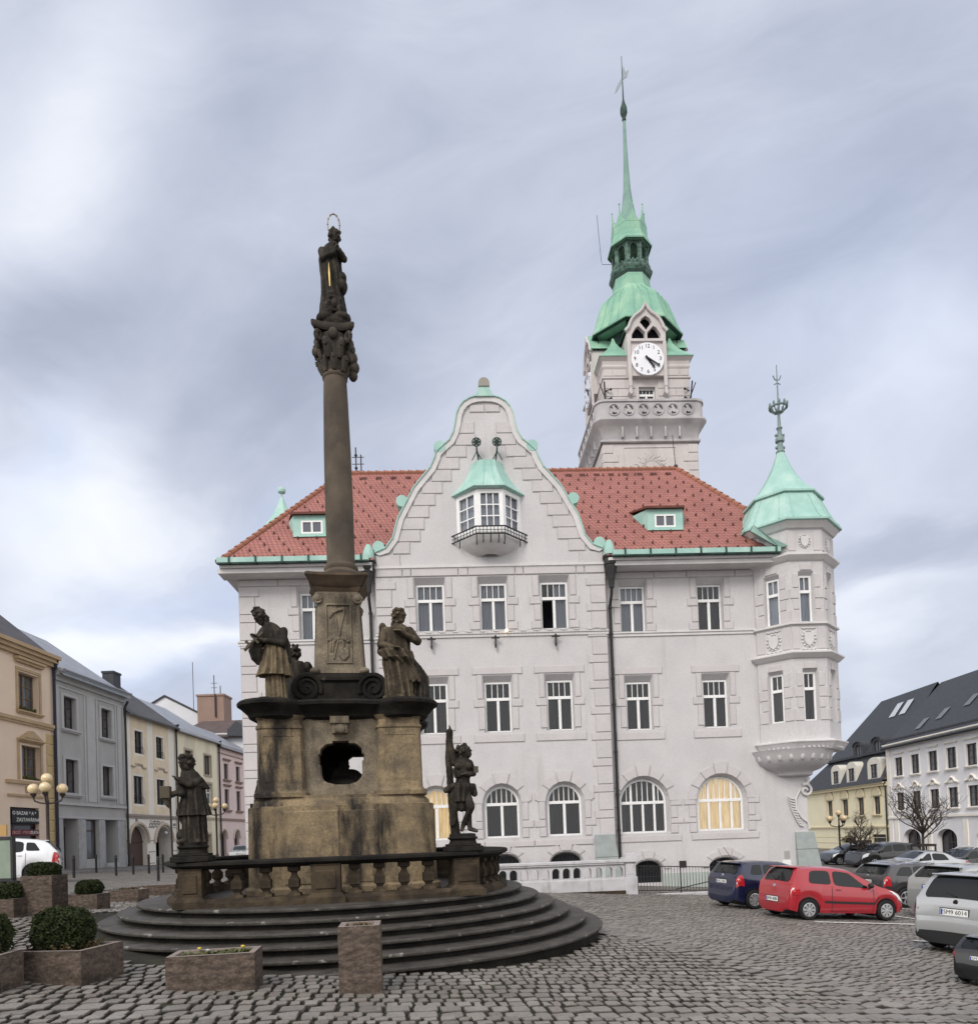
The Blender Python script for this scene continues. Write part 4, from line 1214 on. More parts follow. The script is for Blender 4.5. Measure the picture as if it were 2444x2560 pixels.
# clock gables on the four sides with clock faces
NUM = ['12', '1', '2', '3', '4', '5', '6', '7', '8', '9', '10', '11']
nb = MB()
for i, s_ in enumerate(NUM):
    me = text_mesh(s_, .30, M['ink'], 'numeral', .004)
    a = R(90 - 30 * i)
    nb.add([(v.co.x + .72 * math.cos(a), v.co.y, v.co.z + .72 * math.sin(a)) for v in me.vertices], [tuple(p.vertices) for p in me.polygons])
    bpy.data.meshes.remove(me)
num_me = nb.mesh('clock_numerals', M['ink'])
fc = MB(); fc.prism([(.92 * math.cos(i * PI / 24), .92 * math.sin(i * PI / 24)) for i in range(48)], 0, .12, LP)
face_me = fc.mesh('clock_face', mat('clock_dial', (.80, .81, .86), (.74, .75, .80), scale=2, rough=.4), 30)


def hand(angle, ln, wd):
    h_ = MB(); d = Vector((math.cos(angle), 0, math.sin(angle))); n_ = Vector((-d.z, 0, d.x))
    q_ = [d * -.18 - n_ * wd * .8, d * -.18 + n_ * wd * .8, d * .1 + n_ * wd, d * (ln * .8) + n_ * wd * .75, d * (ln * .84) + n_ * wd * 1.5, d * ln, d * (ln * .84) - n_ * wd * 1.5, d * (ln * .8) - n_ * wd * .75, d * .1 - n_ * wd]
    h_.prism([(p.x, p.z) for p in q_], -.012, .012, LP)
    return h_.mesh('clock_hand', M['ink'])


hands = [hand(R(90 - 30 * 5.0 + 5), .62, .06), hand(R(90 - 6 * 20.5), .80, .045)]
ogee = [(1.16, 29.42), (1.06, 29.5), (.94, 29.62), (.86, 29.85), (.74, 30.1), (.55, 30.32), (.33, 30.48), (.16, 30.66), (.05, 30.9), (0, 31.0)]
for s in range(4):
    a = s * PI / 2 - PI / 2
    g = MB()
    body = [(-1.1, 26.95), (1.1, 26.95), (1.1, 29.42)] + [(x, z) for x, z in ogee[1:]] + [(-x, z) for x, z in ogee[-2:0:-1]] + [(-1.1, 29.42)]
    L3 = [(-.82, 29.0), (-.06, 29.0), (-.06, 29.42), (-.42, 29.78), (-.60, 29.66), (-.82, 29.3)]
    R3 = [(-x, z) for x, z in L3][::-1]
    T3 = [(0, 29.55), (.34, 29.98), (.24, 30.2), (0, 30.36), (-.24, 30.2), (-.34, 29.98)]
    hs = [(p, [(x * .93 + (0 if p is T3 else (-.44 if p is L3 else .44)) * .07, z) for x, z in p], .25) for p in (L3, R3, T3)]
    wall(g, body, hs, LP, -.30)
    n = len(body)
    g.add([(x, -.30, z) for x, z in body] + [(x, 1.6 if z > 29 else .02, z) for x, z in body], [((i + 1) % n, i, n + i, n + (i + 1) % n) for i in range(n)])
    g.add([(-1, .1, 28.9), (1, .1, 28.9), (1, .1, 30.6), (-1, .1, 30.6)], [(0, 1, 2, 3)], 1)
    g.box(-.9, .9, -.42, -.3, 28.84, 28.98)
    rim = [(-1.1, 29.42)] + [(-x, z) for x, z in ogee[1:]] + [(x, z) for x, z in ogee[-2:0:-1]] + [(1.1, 29.42)]
    g.tube([(x * 1.06, -.36, z + .02) for x, z in rim], .09, 6)
    for sx in (-1, 1):
        g.chbox(sx * 1.0 - .1, sx * 1.0 + .1, 26.3, 28.84, -.40, -.28, .03)
        g.box(sx * 1.0 - .07, sx * 1.0 + .07, -.38, .02, 25.95, 26.3); g.prism([(sx * 1.0 - .12, 26.0), (sx * 1.0, 25.85), (sx * 1.0 + .12, 26.0), (sx * 1.0, 26.15)], -.4, .0, LP)
    go = g.build('clock_gable', [M['tower'], M['dark']], tower, loc=(X0 + H1 * math.cos(a), Y0 + H1 * math.sin(a), 0), rz=a + PI / 2)
    rc_ = MB()
    pr_ = [(x * 1.14, z + .1) for x, z in [(1.1, 29.42)] + ogee[1:]] + [(-x * 1.14, z + .1) for x, z in ogee[-2:0:-1]] + [(-1.25, 29.52)]
    m_ = len(pr_)
    rc_.add([(x, -.38, z) for x, z in pr_] + [(x, 1.7, z) for x, z in pr_] + [(x, -.38, z - .06) for x, z in pr_], [(i, i + 1, m_ + i + 1, m_ + i) for i in range(m_ - 1)] + [(i + 1, i, 2 * m_ + i, 2 * m_ + i + 1) for i in range(m_ - 1)])
    rc_.build('gable_roof', M['copper_tower'], go)
    if s in (0, 3):
        wx = link('clock_face', face_me, tower, (X0 + (H1 + .42) * math.cos(a), Y0 + (H1 + .42) * math.sin(a), 27.83), a + PI / 2)
        link('clock_numerals', num_me, wx, (0, -.006, 0))
        for hm in hands: link('clock_hand', hm, wx, (0, -.04 if hm is hands[0] else -.075, 0))
# drum, dome, lantern and spire
dr = MB()
dr.lathe([(1.75 * CK, 28.15), (1.75 * CK, 30.5), (2.62 * CK, 30.37), (2.6 * CK, 30.5)], tw(0, 0, 0), 8, R(22.5))
dr.build('dome_drum', M['copper_dark'], tower)  # dark drum and eave underside: shade below the dome put into the colour
ck = MB()
for sx in (-1, 1):
    for sy in (-1, 1):
        for i in range(5):
            z0, z1 = 28.18 + .32 * i, 28.5 + .32 * i
            h0 = .95 * (1 - i / 5) ** 1.5 + .05; h1 = .95 * (1 - (i + 1) / 5) ** 1.5 + .05
            cxx, cyy = X0 + sx * (2.62 - .98), Y0 + sy * (2.62 - .98)
            ck.lathe([(h0 * SQ, z0), (h1 * SQ, z1)], (cxx, cyy, 0), 4, R(45))
ck.lathe([(2.66 * SQ, 28.12), (2.68 * SQ, 28.16), (2.6 * SQ, 28.24), (1.9 * SQ, 28.3)], tw(0, 0, 0), 4, R(45))
build_split(ck, 'corner_roof', M['copper_tower'], tower, lambda x, y, z: (x > X0 + .5, x < X0 - .5, y > Y0 + .5, y < Y0 - .5))
dm = MB()
dm.lathe([(r_ * CK, z) for r_, z in [(2.5, 30.41), (2.64, 30.38), (2.66, 30.40), (2.66, 30.48), (2.52, 30.7), (2.36, 31.2), (2.18, 31.8), (1.98, 32.4), (1.5, 32.95), (1.22, 33.25), (1.08, 33.5), (1.02, 34.0), (1.02, 34.35)]], tw(0, 0, 0), 8, R(22.5))
for kf in range(8):
    a = R(-90 + 45 * kf); nx, ny = math.cos(a), math.sin(a); ux, uy = -ny, nx
    for j in (-.5, 0, .5):
        dm.tube([(X0 + nx * r_ + ux * r_ * .414 * j, Y0 + ny * r_ + uy * r_ * .414 * j, z) for r_, z in [(2.67, 30.48), (2.53, 30.72), (2.37, 31.22), (2.19, 31.82), (1.99, 32.42), (1.51, 32.97), (1.23, 33.27)]], .026, 4)
dm.build('dome', M['copper_tower'], tower)
ln_ = MB()
ln_.lathe([(r_ * CK, z) for r_, z in [(1.0, 34.2), (1.18, 34.5), (1.2, 34.58), (1.2, 34.66), (1.08, 34.7), (1.06, 34.95), (1.02, 34.95)]], tw(0, 0, 0), 8, R(22.5))
ln_.lathe([(r_ * CK, z) for r_, z in [(.8, 34.4), (.8, 34.9), (.6, 34.9)]], tw(0, 0, 0), 8, R(22.5))
for i in range(8):
    a = R(22.5 + 45 * i); r_ = 1.0
    ln_.tube([tw(r_ * math.cos(a), r_ * math.sin(a), 34.6), tw(r_ * math.cos(a), r_ * math.sin(a), 36.3)], .085, 6)
    ln_.ball(tw(r_ * math.cos(a), r_ * math.sin(a), 36.0), .12, 6, 5)
    a2 = R(45 * i); rm = .98
    P_ = lambda x, z, y, a2=a2: (X0 + math.cos(a2) * (.95 - y) - math.sin(a2) * x, Y0 + math.sin(a2) * (.95 - y) + math.cos(a2) * x, z)
    ho = arch(-.22, .22, 34.95, 35.7, 36.0, 8)
    wall(ln_, rect(-.4, .4, 34.9, 36.3), [(ho, ho, .2)], P_, 0)
    for b in range(4):
        ang = a2 + R(-18 + 12 * b); ln_.ball(tw(1.13 * math.cos(ang), 1.13 * math.sin(ang), 34.86), (.07, .07, .14), 6, 5)
ln_.build('lantern', mat('lantern_copper', (.035, .065, .055), (.15, .26, .21), scale=4, lo=.4, hi=.7, rough=.65), tower)
lr = MB()
lr.lathe([(r_ * CK, z) for r_, z in [(1.16, 36.16), (1.22, 36.12), (1.24, 36.2), (1.12, 36.4), (1.0, 36.8), (.98, 37.35)]], tw(0, 0, 0), 8, R(22.5))
for i in range(8):
    a2 = R(45 * i); nx, ny = math.cos(a2), math.sin(a2)
    q_ = [(-.41, 37.3), (.41, 37.3), (.2, 37.6), (.06, 37.95), (0, 38.2), (-.06, 37.95), (-.2, 37.6)]
    lr.prism(q_, 0, .1, lambda x, z, y, nx=nx, ny=ny: (X0 + nx * (.99 - y) - ny * x, Y0 + ny * (.99 - y) + nx * x, z))
    lr.tube([tw(nx * .97, ny * .97, 38.1), tw(nx * .97, ny * .97, 38.5)], .03, 5); lr.ball(tw(nx * .97, ny * .97, 38.52), .055, 6, 5)
lu = MB(); lu.lathe([(.6 * CK, 36.3), (1.2 * CK, 36.14), (1.18 * CK, 36.2)], tw(0, 0, 0), 8, R(22.5)); lu.lathe([(.9 * CK, 33.95), (1.14 * CK, 34.45), (1.19 * CK, 34.56), (1.0 * CK, 34.6)], tw(0, 0, 0), 8, R(22.5)); lu.build('lantern_soffit', M['copper_dark'], tower)  # undersides built dark: shade under the lantern eaves put into the colour
lr.build('lantern_roof', M['copper_tower'], tower)
spi = MB()
spi.lathe([(r_, z) for r_, z in [(.85, 37.2), (.70, 37.6), (.46, 38.3), (.31, 39.2), (.22, 40.0), (.15, 41.5), (.105, 43.0), (.08, 44.25)]], tw(0, 0, 0), 8, R(22.5))
spi.build('spire', mat('spire_copper', (.22, .35, .30), (.16, .27, .24), scale=1.2, rough=.6), tower)
sb_ = MB()
sb_.lathe([(.09, 44.2), (.13, 44.3), (.09, 44.4), (.14, 44.5), (.22, 44.75), (.2, 45.0), (.1, 45.3), (.05, 45.55), (.03, 46.5), (.018, 48.2)], tw(0, 0, 0), 10)
sb_.build('spire_ball', M['copper_dark'], tower, smooth=50)
wv = MB()
wv.prism([(0, 46.75), (.3, 46.95), (.42, 47.35), (.18, 47.25), (.1, 47.6), (.0, 47.3)], -.015, .015, lambda x, z, y: tw(x, y, z))
wv.prism([(0, 46.9), (-.12, 46.75), (-.38, 46.3), (-.5, 45.9), (-.3, 46.1), (0, 46.6)], -.015, .015, lambda x, z, y: tw(x, y, z))
wv.build('weathervane', mat('weathervane_tin', (.30, .34, .38), rough=.5), tower)
ae = MB()
ae.tube([tw(-1.0, -.3, 35.2), tw(-1.75, -.3, 35.2), tw(-1.8, -.3, 35.45), tw(-1.95, -.3, 38.2)], .013, 4)
ae.build('antenna', M['iron'], tower)
ib = MB()
for x, s in ((X0 - 2.42, 1), (X0 + 2.42, -1)):
    y = Y0 - H1 - .1
    for z in (25.75, 26.25): ib.tube([(x, y + .1, z), (x + s * .3, y - .1, z)], .03, 5); ib.ball((x + s * .33, y - .1, z), .07, 6, 5)
    ib.tube([(x + s * .02, y - .02, 25.5), (x - s * .06, y - .25, 26.6)], .045, 5); ib.tube([(x + s * .1, y, 25.6), (x - s * .3, y - .1, 26.6)], .03, 5)
build_split(ib, 'iron_bracket', M['iron'], tower, lambda x, y, z: x > X0)
lrod = MB(); lrod.tube([(10.4, 6.2, 19.9), (10.3, 6.2, 21.6)], .02, 4); lrod.ball((10.4, 6.2, 19.98), .12, 8, 6); lrod.build('lightning_rod', M['iron'], TH)
# ------------------------------------------------------------------ votive column
MR = R(9)
MC = Vector((-2.75, 14.0, 0))
MO = thing('votive_column', 'tall dark baroque sandstone column on a high carved pedestal and round steps', 'monument', MC, MR)
MT = Matrix.Translation(MC) @ Matrix.Rotation(MR, 4, 'Z')


def mw(x, y, z=0): return MT @ Vector((x, y, z))


# round steps (their centre lies a little off the column)
SC = (-.17, .03)
rads = [4.97, 4.68, 4.38, 4.10, 3.80, 3.50]; tops = [.03, .17, .31, .45, .59, .73]
for i, (r_, z1) in enumerate(zip(rads, tops)):
    b = MB(); n = 96; z0 = z1 - .19 if i else -1.2
    rn = lambda a, z, s=i: 1 + .0035 * noise.noise(Vector((a * 9, s * 3.1, z)))
    ri = rads[i + 1] - .15 if i < 5 else .5
    nf0 = len(b.f)
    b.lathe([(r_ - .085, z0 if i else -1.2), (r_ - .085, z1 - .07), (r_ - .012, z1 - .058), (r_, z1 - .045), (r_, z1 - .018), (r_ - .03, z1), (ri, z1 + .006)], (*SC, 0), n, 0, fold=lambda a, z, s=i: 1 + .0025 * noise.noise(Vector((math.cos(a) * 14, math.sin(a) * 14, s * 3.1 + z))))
    for q_ in range(2 * n): b.m[q_] = 1  # risers darker: shade under the nosing put into the colour
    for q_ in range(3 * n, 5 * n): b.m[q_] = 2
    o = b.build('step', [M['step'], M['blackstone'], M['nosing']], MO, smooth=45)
PBZ = .73


def chamfer_plan(h, c, bow=0.0, k=0.0, n=3):
    """square plan with bowed fronts and round corner piers standing out by k"""
    pts = []
    for q in range(4):
        a = q * PI / 2
        loc = []
        for i in range(n + 1):
            t = -1 + 2 * i / n; x = t * (h - c); loc.append((x, -h - bow * (1 - t * t)))
        for i in range(1, 6):                         # rounded corner pier
            t = R(-90 + 15 + 90 * (i - 1) / 4 * .667)
            t = R(-90) + R(90) * i / 6
            loc.append((h - c + (c + k) * math.cos(t) * 1.0, -h + c + (c + k) * math.sin(t)))
        for x, y in loc: pts.append((x * math.cos(a) - y * math.sin(a), x * math.sin(a) + y * math.cos(a)))
    return pts


def stack(mb_, levels, mi=0, cap=True):
    """levels: (plan points, z)"""
    k = len(levels[0][0]); v = [(x, y, z) for p, z in levels for x, y in p]
    f = [(i * k + j, i * k + (j + 1) % k, (i + 1) * k + (j + 1) % k, (i + 1) * k + j) for i in range(len(levels) - 1) for j in range(k)]
    if cap: f.append(tuple(range((len(levels) - 1) * k, len(levels) * k)))
    mb_.add(v, f, mi)


CPn = lambda h, k=.0, c=.42, bow=.0: chamfer_plan(h, c, bow, k)
# broad lower block
lo = MB()
stack(lo, [(CPn(1.68), PBZ - .02), (CPn(1.68), PBZ + .16), (CPn(1.62), PBZ + .2), (CPn(1.60), 2.26), (CPn(1.60), 2.28), (CPn(1.52, .02), 2.30), (CPn(1.50, .03), 2.36), (CPn(1.44, .03), 2.42), (CPn(1.44, .03), 2.47), (CPn(1.0), 2.48)])
for s in (0, 1, 3):                       # slightly raised panels with a darker joint between
    lo.M = Matrix.Rotation(s * PI / 2, 4, 'Z')
    lo.chbox(-.98, -.05, .95, 2.2, -1.635, -1.55, .02); lo.chbox(.02, .62, .95, 2.2, -1.63, -1.55, .02)
lo.M = None
lo.build('pedestal_base', M['sandstone'], MO, smooth=35)
# hollow upper block with an opening on every side, corner pilasters
up = MB(); H = 1.22
hole = [(-.36, 2.86), (-.33, 2.76), (-.25, 2.70), (-.1, 2.66), (.12, 2.66), (.26, 2.70), (.34, 2.78), (.37, 2.9), (.37, 3.08), (.40, 3.08), (.40, 3.2), (.37, 3.2), (.36, 3.3), (.27, 3.38), (.14, 3.39), (.14, 3.43), (-.14, 3.43), (-.14, 3.39), (-.26, 3.37), (-.35, 3.29), (-.37, 3.2), (-.39, 3.2), (-.39, 3.02), (-.37, 3.02)]
bigh = [(-.62, 2.7), (.62, 2.7), (.62, 3.45), (-.62, 3.45)]
for q in range(4):
    a = q * PI / 2 - PI / 2; nx, ny = math.cos(a), math.sin(a); ux, uy = -ny, nx
    P_ = lambda x, z, y, nx=nx, ny=ny, ux=ux, uy=uy: (nx * (H - y) + ux * x, ny * (H - y) + uy * x, z)
    hq = hole if q != 2 else [(-.56, 3.02), (-.06, 3.02), (-.06, 3.34), (-.14, 3.40), (-.5, 3.40), (-.56, 3.34)]
    wall(up, rect(-H, H, 2.45, 3.86), [(hq, [(x * .97, z) for x, z in hq], .3)], P_, 0)
    Pi = lambda x, z, y, nx=nx, ny=ny, ux=ux, uy=uy: (nx * (H - .3 - y) - ux * x, ny * (H - .3 - y) - uy * x, z)
    wall(up, rect(-H + .3, H - .3, 2.45, 3.86), [([(-x, z) for x, z in hq][::-1], [(-x, z) for x, z in hq][::-1], 0)], Pi, 0, 1)
    up.M = Matrix.Rotation(q * PI / 2, 4, 'Z')
    # recessed panel borders either side of the opening
    up.chbox(-.86, -.80, 2.5, 3.84, -H - .035, -H + .02, .012); up.chbox(.80, .86, 2.5, 3.84, -H - .035, -H + .02, .012)
    up.M = None
up.box(-1.0, 1.0, -1.0, 1.0, 2.46, 2.62, 1)
up.box(-1.0, 1.0, -1.0, 1.0, 3.5, 3.86, 1)
up.build('pedestal', [M['sandstone2'], M['blackstone']], MO, smooth=30)
for sx in (-1, 1):
    for sy in (-1, 1):
        p = MB()
        p.lathe([(.50, 2.45), (.50, 2.52), (.45, 2.56), (.43, 2.6), (.42, 3.62), (.44, 3.64), (.44, 3.68), (.41, 3.7), (.41, 3.78), (.47, 3.86)], (sx * 1.02, sy * 1.02, 0), 32, 0, 0, fold=lambda a, z: .93 * (math.cos(a) ** 6 + math.sin(a) ** 6) ** (-1 / 6))
        a = math.atan2(-1.0, sx * .45) if sy < 0 else math.atan2(1.0, sx)
        for da in (-.34, .0):
            pass
        p.M = Matrix.Translation((sx * 1.02, sy * 1.02, 0)) @ Matrix.Rotation(0 if sy < 0 else PI, 4, 'Z')
        for x0, x1, z0, z1 in ((-.26, -.22, 2.72, 3.52), (.22, .26, 2.72, 3.52), (-.26, .26, 3.5, 3.54), (-.26, .26, 2.7, 2.74)):
            p.box(x0, x1, -.40 if abs(x0) < .27 and x1 - x0 > .1 else -.39, -.30, z0, z1)
        p.M = None
        p.build('corner_pilaster', M['sandstone'], MO, smooth=35)
# wavy cornice: a concave front between bowed corners
cpts = []
for q in range(4):
    a = q * PI / 2
    loc = [(-.62, -1.32), (-.3, -1.40), (.3, -1.40), (.62, -1.32)]
    for i in range(9):
        t = R(-125 + 160 * i / 8); loc.append((1.10 + .50 * math.cos(t), -1.10 + .50 * math.sin(t)))
    for x, y in loc: cpts.append((x * math.cos(a) - y * math.sin(a), x * math.sin(a) + y * math.cos(a)))


def scl(p, d):
    return [(x * (1 + d / math.hypot(x, y)), y * (1 + d / math.hypot(x, y))) for x, y in p]


cz = MB()
stack(cz, [(scl(cpts, -.16), 3.80), (scl(cpts, -.06), 3.84), (scl(cpts, -.03), 3.9), (scl(cpts, .0), 3.92), (scl(cpts, .1), 4.0), (scl(cpts, .16), 4.03), (scl(cpts, .17), 4.08), (scl(cpts, .12), 4.12), (scl(cpts, -.3), 4.15), (scl(cpts, -.9), 4.17)])
cz.build('pedestal_cornice', M['blackstone'], MO, smooth=35)
kb = MB(); kb.box(-.13, .13, -1.36, -1.2, 3.55, 3.82); kb.box(-.16, .16, -1.4, -1.2, 3.72, 3.84); kb.ball((0, -1.36, 3.62), (.1, .06, .09)); kb.build('keystone', M['sandstone2'], MO, smooth=40)
# socle with volutes and the tapering upper pedestal
so_ = MB()
stack(so_, [(chamfer_plan(.60, .12), 4.12), (chamfer_plan(.60, .12), 4.24), (chamfer_plan(.48, .1), 4.28), (chamfer_plan(.47, .1), 4.62), (chamfer_plan(.52, .1), 4.66), (chamfer_plan(.52, .1), 4.72), (chamfer_plan(.44, .1), 4.84)])
so_.build('column_socle', M['blackstone'], MO, smooth=30)
vp = []
for i in range(40):
    t = i / 39; a = R(200) - t * R(820); r_ = .25 * (1 - t) ** .8 + .025
    vp.append((r_ * math.cos(a), r_ * math.sin(a), .055 * (1 - .7 * t)))
for q in range(4):
    v = MB()
    v.M = Matrix.Translation(((.66, -.34, 4.50), (.66, .34, 4.50), (-.66, -.34, 4.50), (-.66, .34, 4.50))[q]) @ Matrix.Rotation(R((-14, 14, 194, 166)[q]), 4, 'Z')
    outl = [(-.22, .36), (-.12, .31), (.0, .28)] + [(.28 * math.cos(R(90 - i * 18)), .28 * math.sin(R(90 - i * 18))) for i in range(1, 13)] + [(-.2, -.22), (-.3, -.2), (-.32, .1), (-.28, .34)]
    v.prism([(x, z) for x, z in outl][::-1], -.19, .19, LP)
    for sy in (-.20, .20):
        v.tube([(x, sy, z) for x, z, w_ in vp], [w_ for *_, w_ in vp], 6)
    v.M = None
    v.build('volute', M['blackstone'], MO, smooth=45)
up2 = MB()
stack(up2, [(chamfer_plan(.47, .09), 4.80), (chamfer_plan(.46, .09), 4.9), (chamfer_plan(.42, .09), 5.6), (chamfer_plan(.39, .09), 6.2), (chamfer_plan(.42, .09), 6.26), (chamfer_plan(.42, .09), 6.34)])
for s in range(4):
    up2.M = Matrix.Rotation(s * PI / 2, 4, 'Z')
    f_ = lambda z: -.455 + (z - 4.9) * .045
    for x0, x1, z0, z1 in ((-.24, -.21, 4.98, 6.12), (.21, .24, 4.98, 6.12), (-.21, .21, 6.09, 6.12), (-.21, .21, 4.98, 5.01)):
        up2.add([(x0, f_(z0) - .025, z0), (x1, f_(z0) - .025, z0), (x1, f_(z1) - .025, z1), (x0, f_(z1) - .025, z1), (x0, f_(z0) + .02, z0), (x1, f_(z0) + .02, z0), (x1, f_(z1) + .02, z1), (x0, f_(z1) + .02, z1)], [(0, 1, 2, 3), (0, 4, 5, 1), (1, 5, 6, 2), (2, 6, 7, 3), (3, 7, 4, 0)])
up2.M = None
up2.build('upper_pedestal', M['sandstone2'], MO, smooth=35)
rl = MB()     # carved emblem on the front: crossed scythe, spade and shield
f_ = lambda z: -.455 + (z - 4.9) * .045 - .012
rl.tube([(-.1, f_(5.06), 5.06), (.12, f_(6.02), 6.02)], .018, 6); rl.tube([(.12, f_(6.02), 6.02), (.0, f_(6.0), 6.0), (-.1, f_(5.94), 5.94), (-.17, f_(5.84), 5.84)], [.03, .028, .02, .006], 6)
rl.tube([(-.05, f_(5.85), 5.85), (-.02, f_(5.5), 5.5), (.08, f_(5.15), 5.15)], .016, 6)
for i in range(9): rl.ball((-.17 + .042 * i, f_(5.42) + .0, 5.43 + .03 * math.sin(i * 2.2)), (.04, .022, .035), 7, 5)
rl.prism([(-.0, 5.3), (.0, 5.12), (.08, 5.03), (.17, 5.12), (.17, 5.3), (.08, 5.26)][::1], -.50 + .02, -.44, LP)
for x in (-.14, -.1, .08): rl.tube([(x, f_(5.36), 5.4), (x - .02, f_(5.2), 5.2)], [.03, .012], 6)
rl.build('carved_emblem', M['sandstone2'], MO, smooth=50)
scn = MB()
for sx in (-1, 1):
    for sy in (-1, 1):
        scn.ball((sx * .37, sy * .37, 6.22), (.10, .10, .09), 10, 8); scn.tube([(sx * .37 + .07 * math.cos(t * .6), sy * .42, 6.2 + .07 * math.sin(t * .6)) for t in range(11)], .025, 5)
        scn.ball((sx * .45, sy * .45, 4.84), (.10, .10, .07), 8, 6)
build_split(scn, 'corner_scroll', M['sandstone2'], MO, lambda x, y, z: (x > 0, y > 0), 50)
# star shaped abacus
st_ = []
for q in range(4):
    a = q * PI / 2
    for x, y in ((-.46, -.50), (-.25, -.44), (.25, -.44), (.46, -.50)): st_.append((x * math.cos(a) - y * math.sin(a), x * math.sin(a) + y * math.cos(a)))
ab = MB()
stack(ab, [(scl(st_, -.16), 6.32), (scl(st_, -.1), 6.36), (scl(st_, -.06), 6.44), (scl(st_, -.02), 6.46), (scl(st_, .02), 6.52), (scl(st_, .10), 6.60), (scl(st_, .12), 6.62), (scl(st_, .11), 6.67), (scl(st_, -.2), 6.70)])
ab.build('column_plinth', mat('plinth_sandstone', (.06, .043, .03), (.10, .07, .045), scale=3, rough=.9, stain=(.03, .025, .02), bump=.4), MO, smooth=30)
# shaft with base torus and capital
sh = MB()
sh.lathe([(.36, 6.68), (.385, 6.72), (.385, 6.78), (.34, 6.82), (.31, 6.86), (.33, 6.9), (.32, 6.95), (.275, 6.98), (.268, 7.02), (.268, 8.0), (.258, 9.2), (.235, 10.2), (.22, 10.62), (.24, 10.64), (.245, 10.68), (.22, 10.7), (.2, 10.75)], (0, 0, 0), 32)
sh.v = [(x + .07, y, z) for x, y, z in sh.v]
sh.build('column_shaft', mat('column_stone', (.10, .08, .06), (.06, .05, .041), scale=1.6, rough=.9, stain=(.15, .12, .09), sscale=1.1, sstretch=(1, 1, .5), slo=.52, shi=.7, bump=.5, bscale=40), MO, smooth=40)
cp_ = MB()
cp_.lathe([(.22, 10.68), (.26, 10.85), (.28, 11.05), (.34, 11.3), (.36, 11.4)], (0, 0, 0), 20)
for row, (z, r_, n, s_) in enumerate(((10.88, .27, 8, .085), (11.1, .31, 8, .095))):
    for i in range(n):
        a = R(360 / n * (i + .5 * row)); ca, sa = math.cos(a), math.sin(a)
        cp_.tube([(r_ * .9 * ca, r_ * .9 * sa, z - .16), (r_ * 1.08 * ca, r_ * 1.08 * sa, z - .02), (r_ * 1.25 * ca, r_ * 1.25 * sa, z + .07), (r_ * 1.42 * ca, r_ * 1.42 * sa, z + .05), (r_ * 1.42 * ca, r_ * 1.42 * sa, z)], [.055, .085, .075, .05, .02], 6)
for i in range(4):
    a = R(45 + 90 * i); ca, sa = math.cos(a), math.sin(a)
    cp_.tube([(ca * (.45 + .07 * math.cos(t * .7)), sa * (.45 + .07 * math.cos(t * .7)), 11.32 + .085 * math.sin(t * .7)) for t in range(10)], .05, 6)
    cp_.ball((.33 * math.cos(a + R(45)), .33 * math.sin(a + R(45)), 11.36), (.11, .11, .12), 8, 6)
    for da in (-.3, .3): cp_.ball((.38 * math.cos(a + da), .38 * math.sin(a + da), 11.2), (.07, .07, .1), 7, 5)
stack(cp_, [(scl(st_, -.12), 11.42), (scl(st_, -.06), 11.46), (scl(st_, -.05), 11.54), (scl(st_, -.2), 11.57)])
cp_.v = [(x * .88 + .07, y * .88, z) for x, y, z in cp_.v]
cp_.build('capital', M['statue'], MO, smooth=50)
hg = MB()    # a piece of drapery/cherub hanging off the right of the capital
for x, y, z, r_ in ((.36, -.05, 11.05, .12), (.4, 0, 10.9, .11), (.38, .02, 10.75, .09), (.34, -.05, 11.2, .1), (-.3, -.1, 11.1, .09)): hg.ball((x, y, z), (r_, r_, r_ * 1.2), 8, 6)
hg.v = [(x + .04, y, z) for x, y, z in hg.v]
hg.build('carved_drapery', M['statue'], MO, smooth=60)

# ------------------------------------------------------------------ stone balustrade round the pedestal
BA = thing('stone_balustrade', 'low sooty stone balustrade with square balusters on the top step', 'balustrade', MC, MR)


def pier(x, y, wd, rz):
    p = MB(); h = wd / 2
    prof = [(h + .07, PBZ), (h + .07, PBZ + .10), (h + .03, PBZ + .14), (h, PBZ + .17), (h, 1.30), (h + .02, 1.33)]
    p.M = Matrix.Translation((x, y, 0)) @ Matrix.Rotation(rz, 4, 'Z')
    p.lathe([(r_ * math.sqrt(2), z) for r_, z in prof], (0, 0, 0), 4, R(45))
    p.chbox(-h + .06, h - .06, PBZ + .22, 1.24, -h - .02, -h + .03, .015)
    p.M = None
    p.build('pier', M['sootstone'], BA)


# course of the rail: front from the near corner to the far corner, then bowed sides
def bow(p0, p1, sag, n):
    p0 = Vector(p0); p1 = Vector(p1); d = p1 - p0; nrm = Vector((d.y, -d.x)).normalized()
    return [p0.lerp(p1, i / n) + nrm * sag * (1 - (2 * i / n - 1) ** 2) for i in range(n + 1)]


K1, K2, K3, K4 = (-2.24, -2.50), (2.02, -2.52), (2.2, 2.5), (-2.3, 2.5)
runs = [bow(K1, K2, .16, 8), bow(K2, K3, .72, 12), bow(K3, K4, .3, 8), bow(K4, K1, .62, 12)]
railp = [p for r_ in runs for p in r_[:-1]]


def ring(mb_, path, prof):
    n = len(path); k = len(prof); vs_ = []
    for i, p in enumerate(path):
        d = (path[(i + 1) % n] - path[i - 1]).normalized(); nr = Vector((d.y, -d.x))
        for o_, z in prof: vs_.append((p.x + nr.x * o_, p.y + nr.y * o_, z))
    mb_.add(vs_, [(i * k + j, i * k + (j + 1) % k, ((i + 1) % n) * k + (j + 1) % k, ((i + 1) % n) * k + j)[::-1] for i in range(n) for j in range(k)])


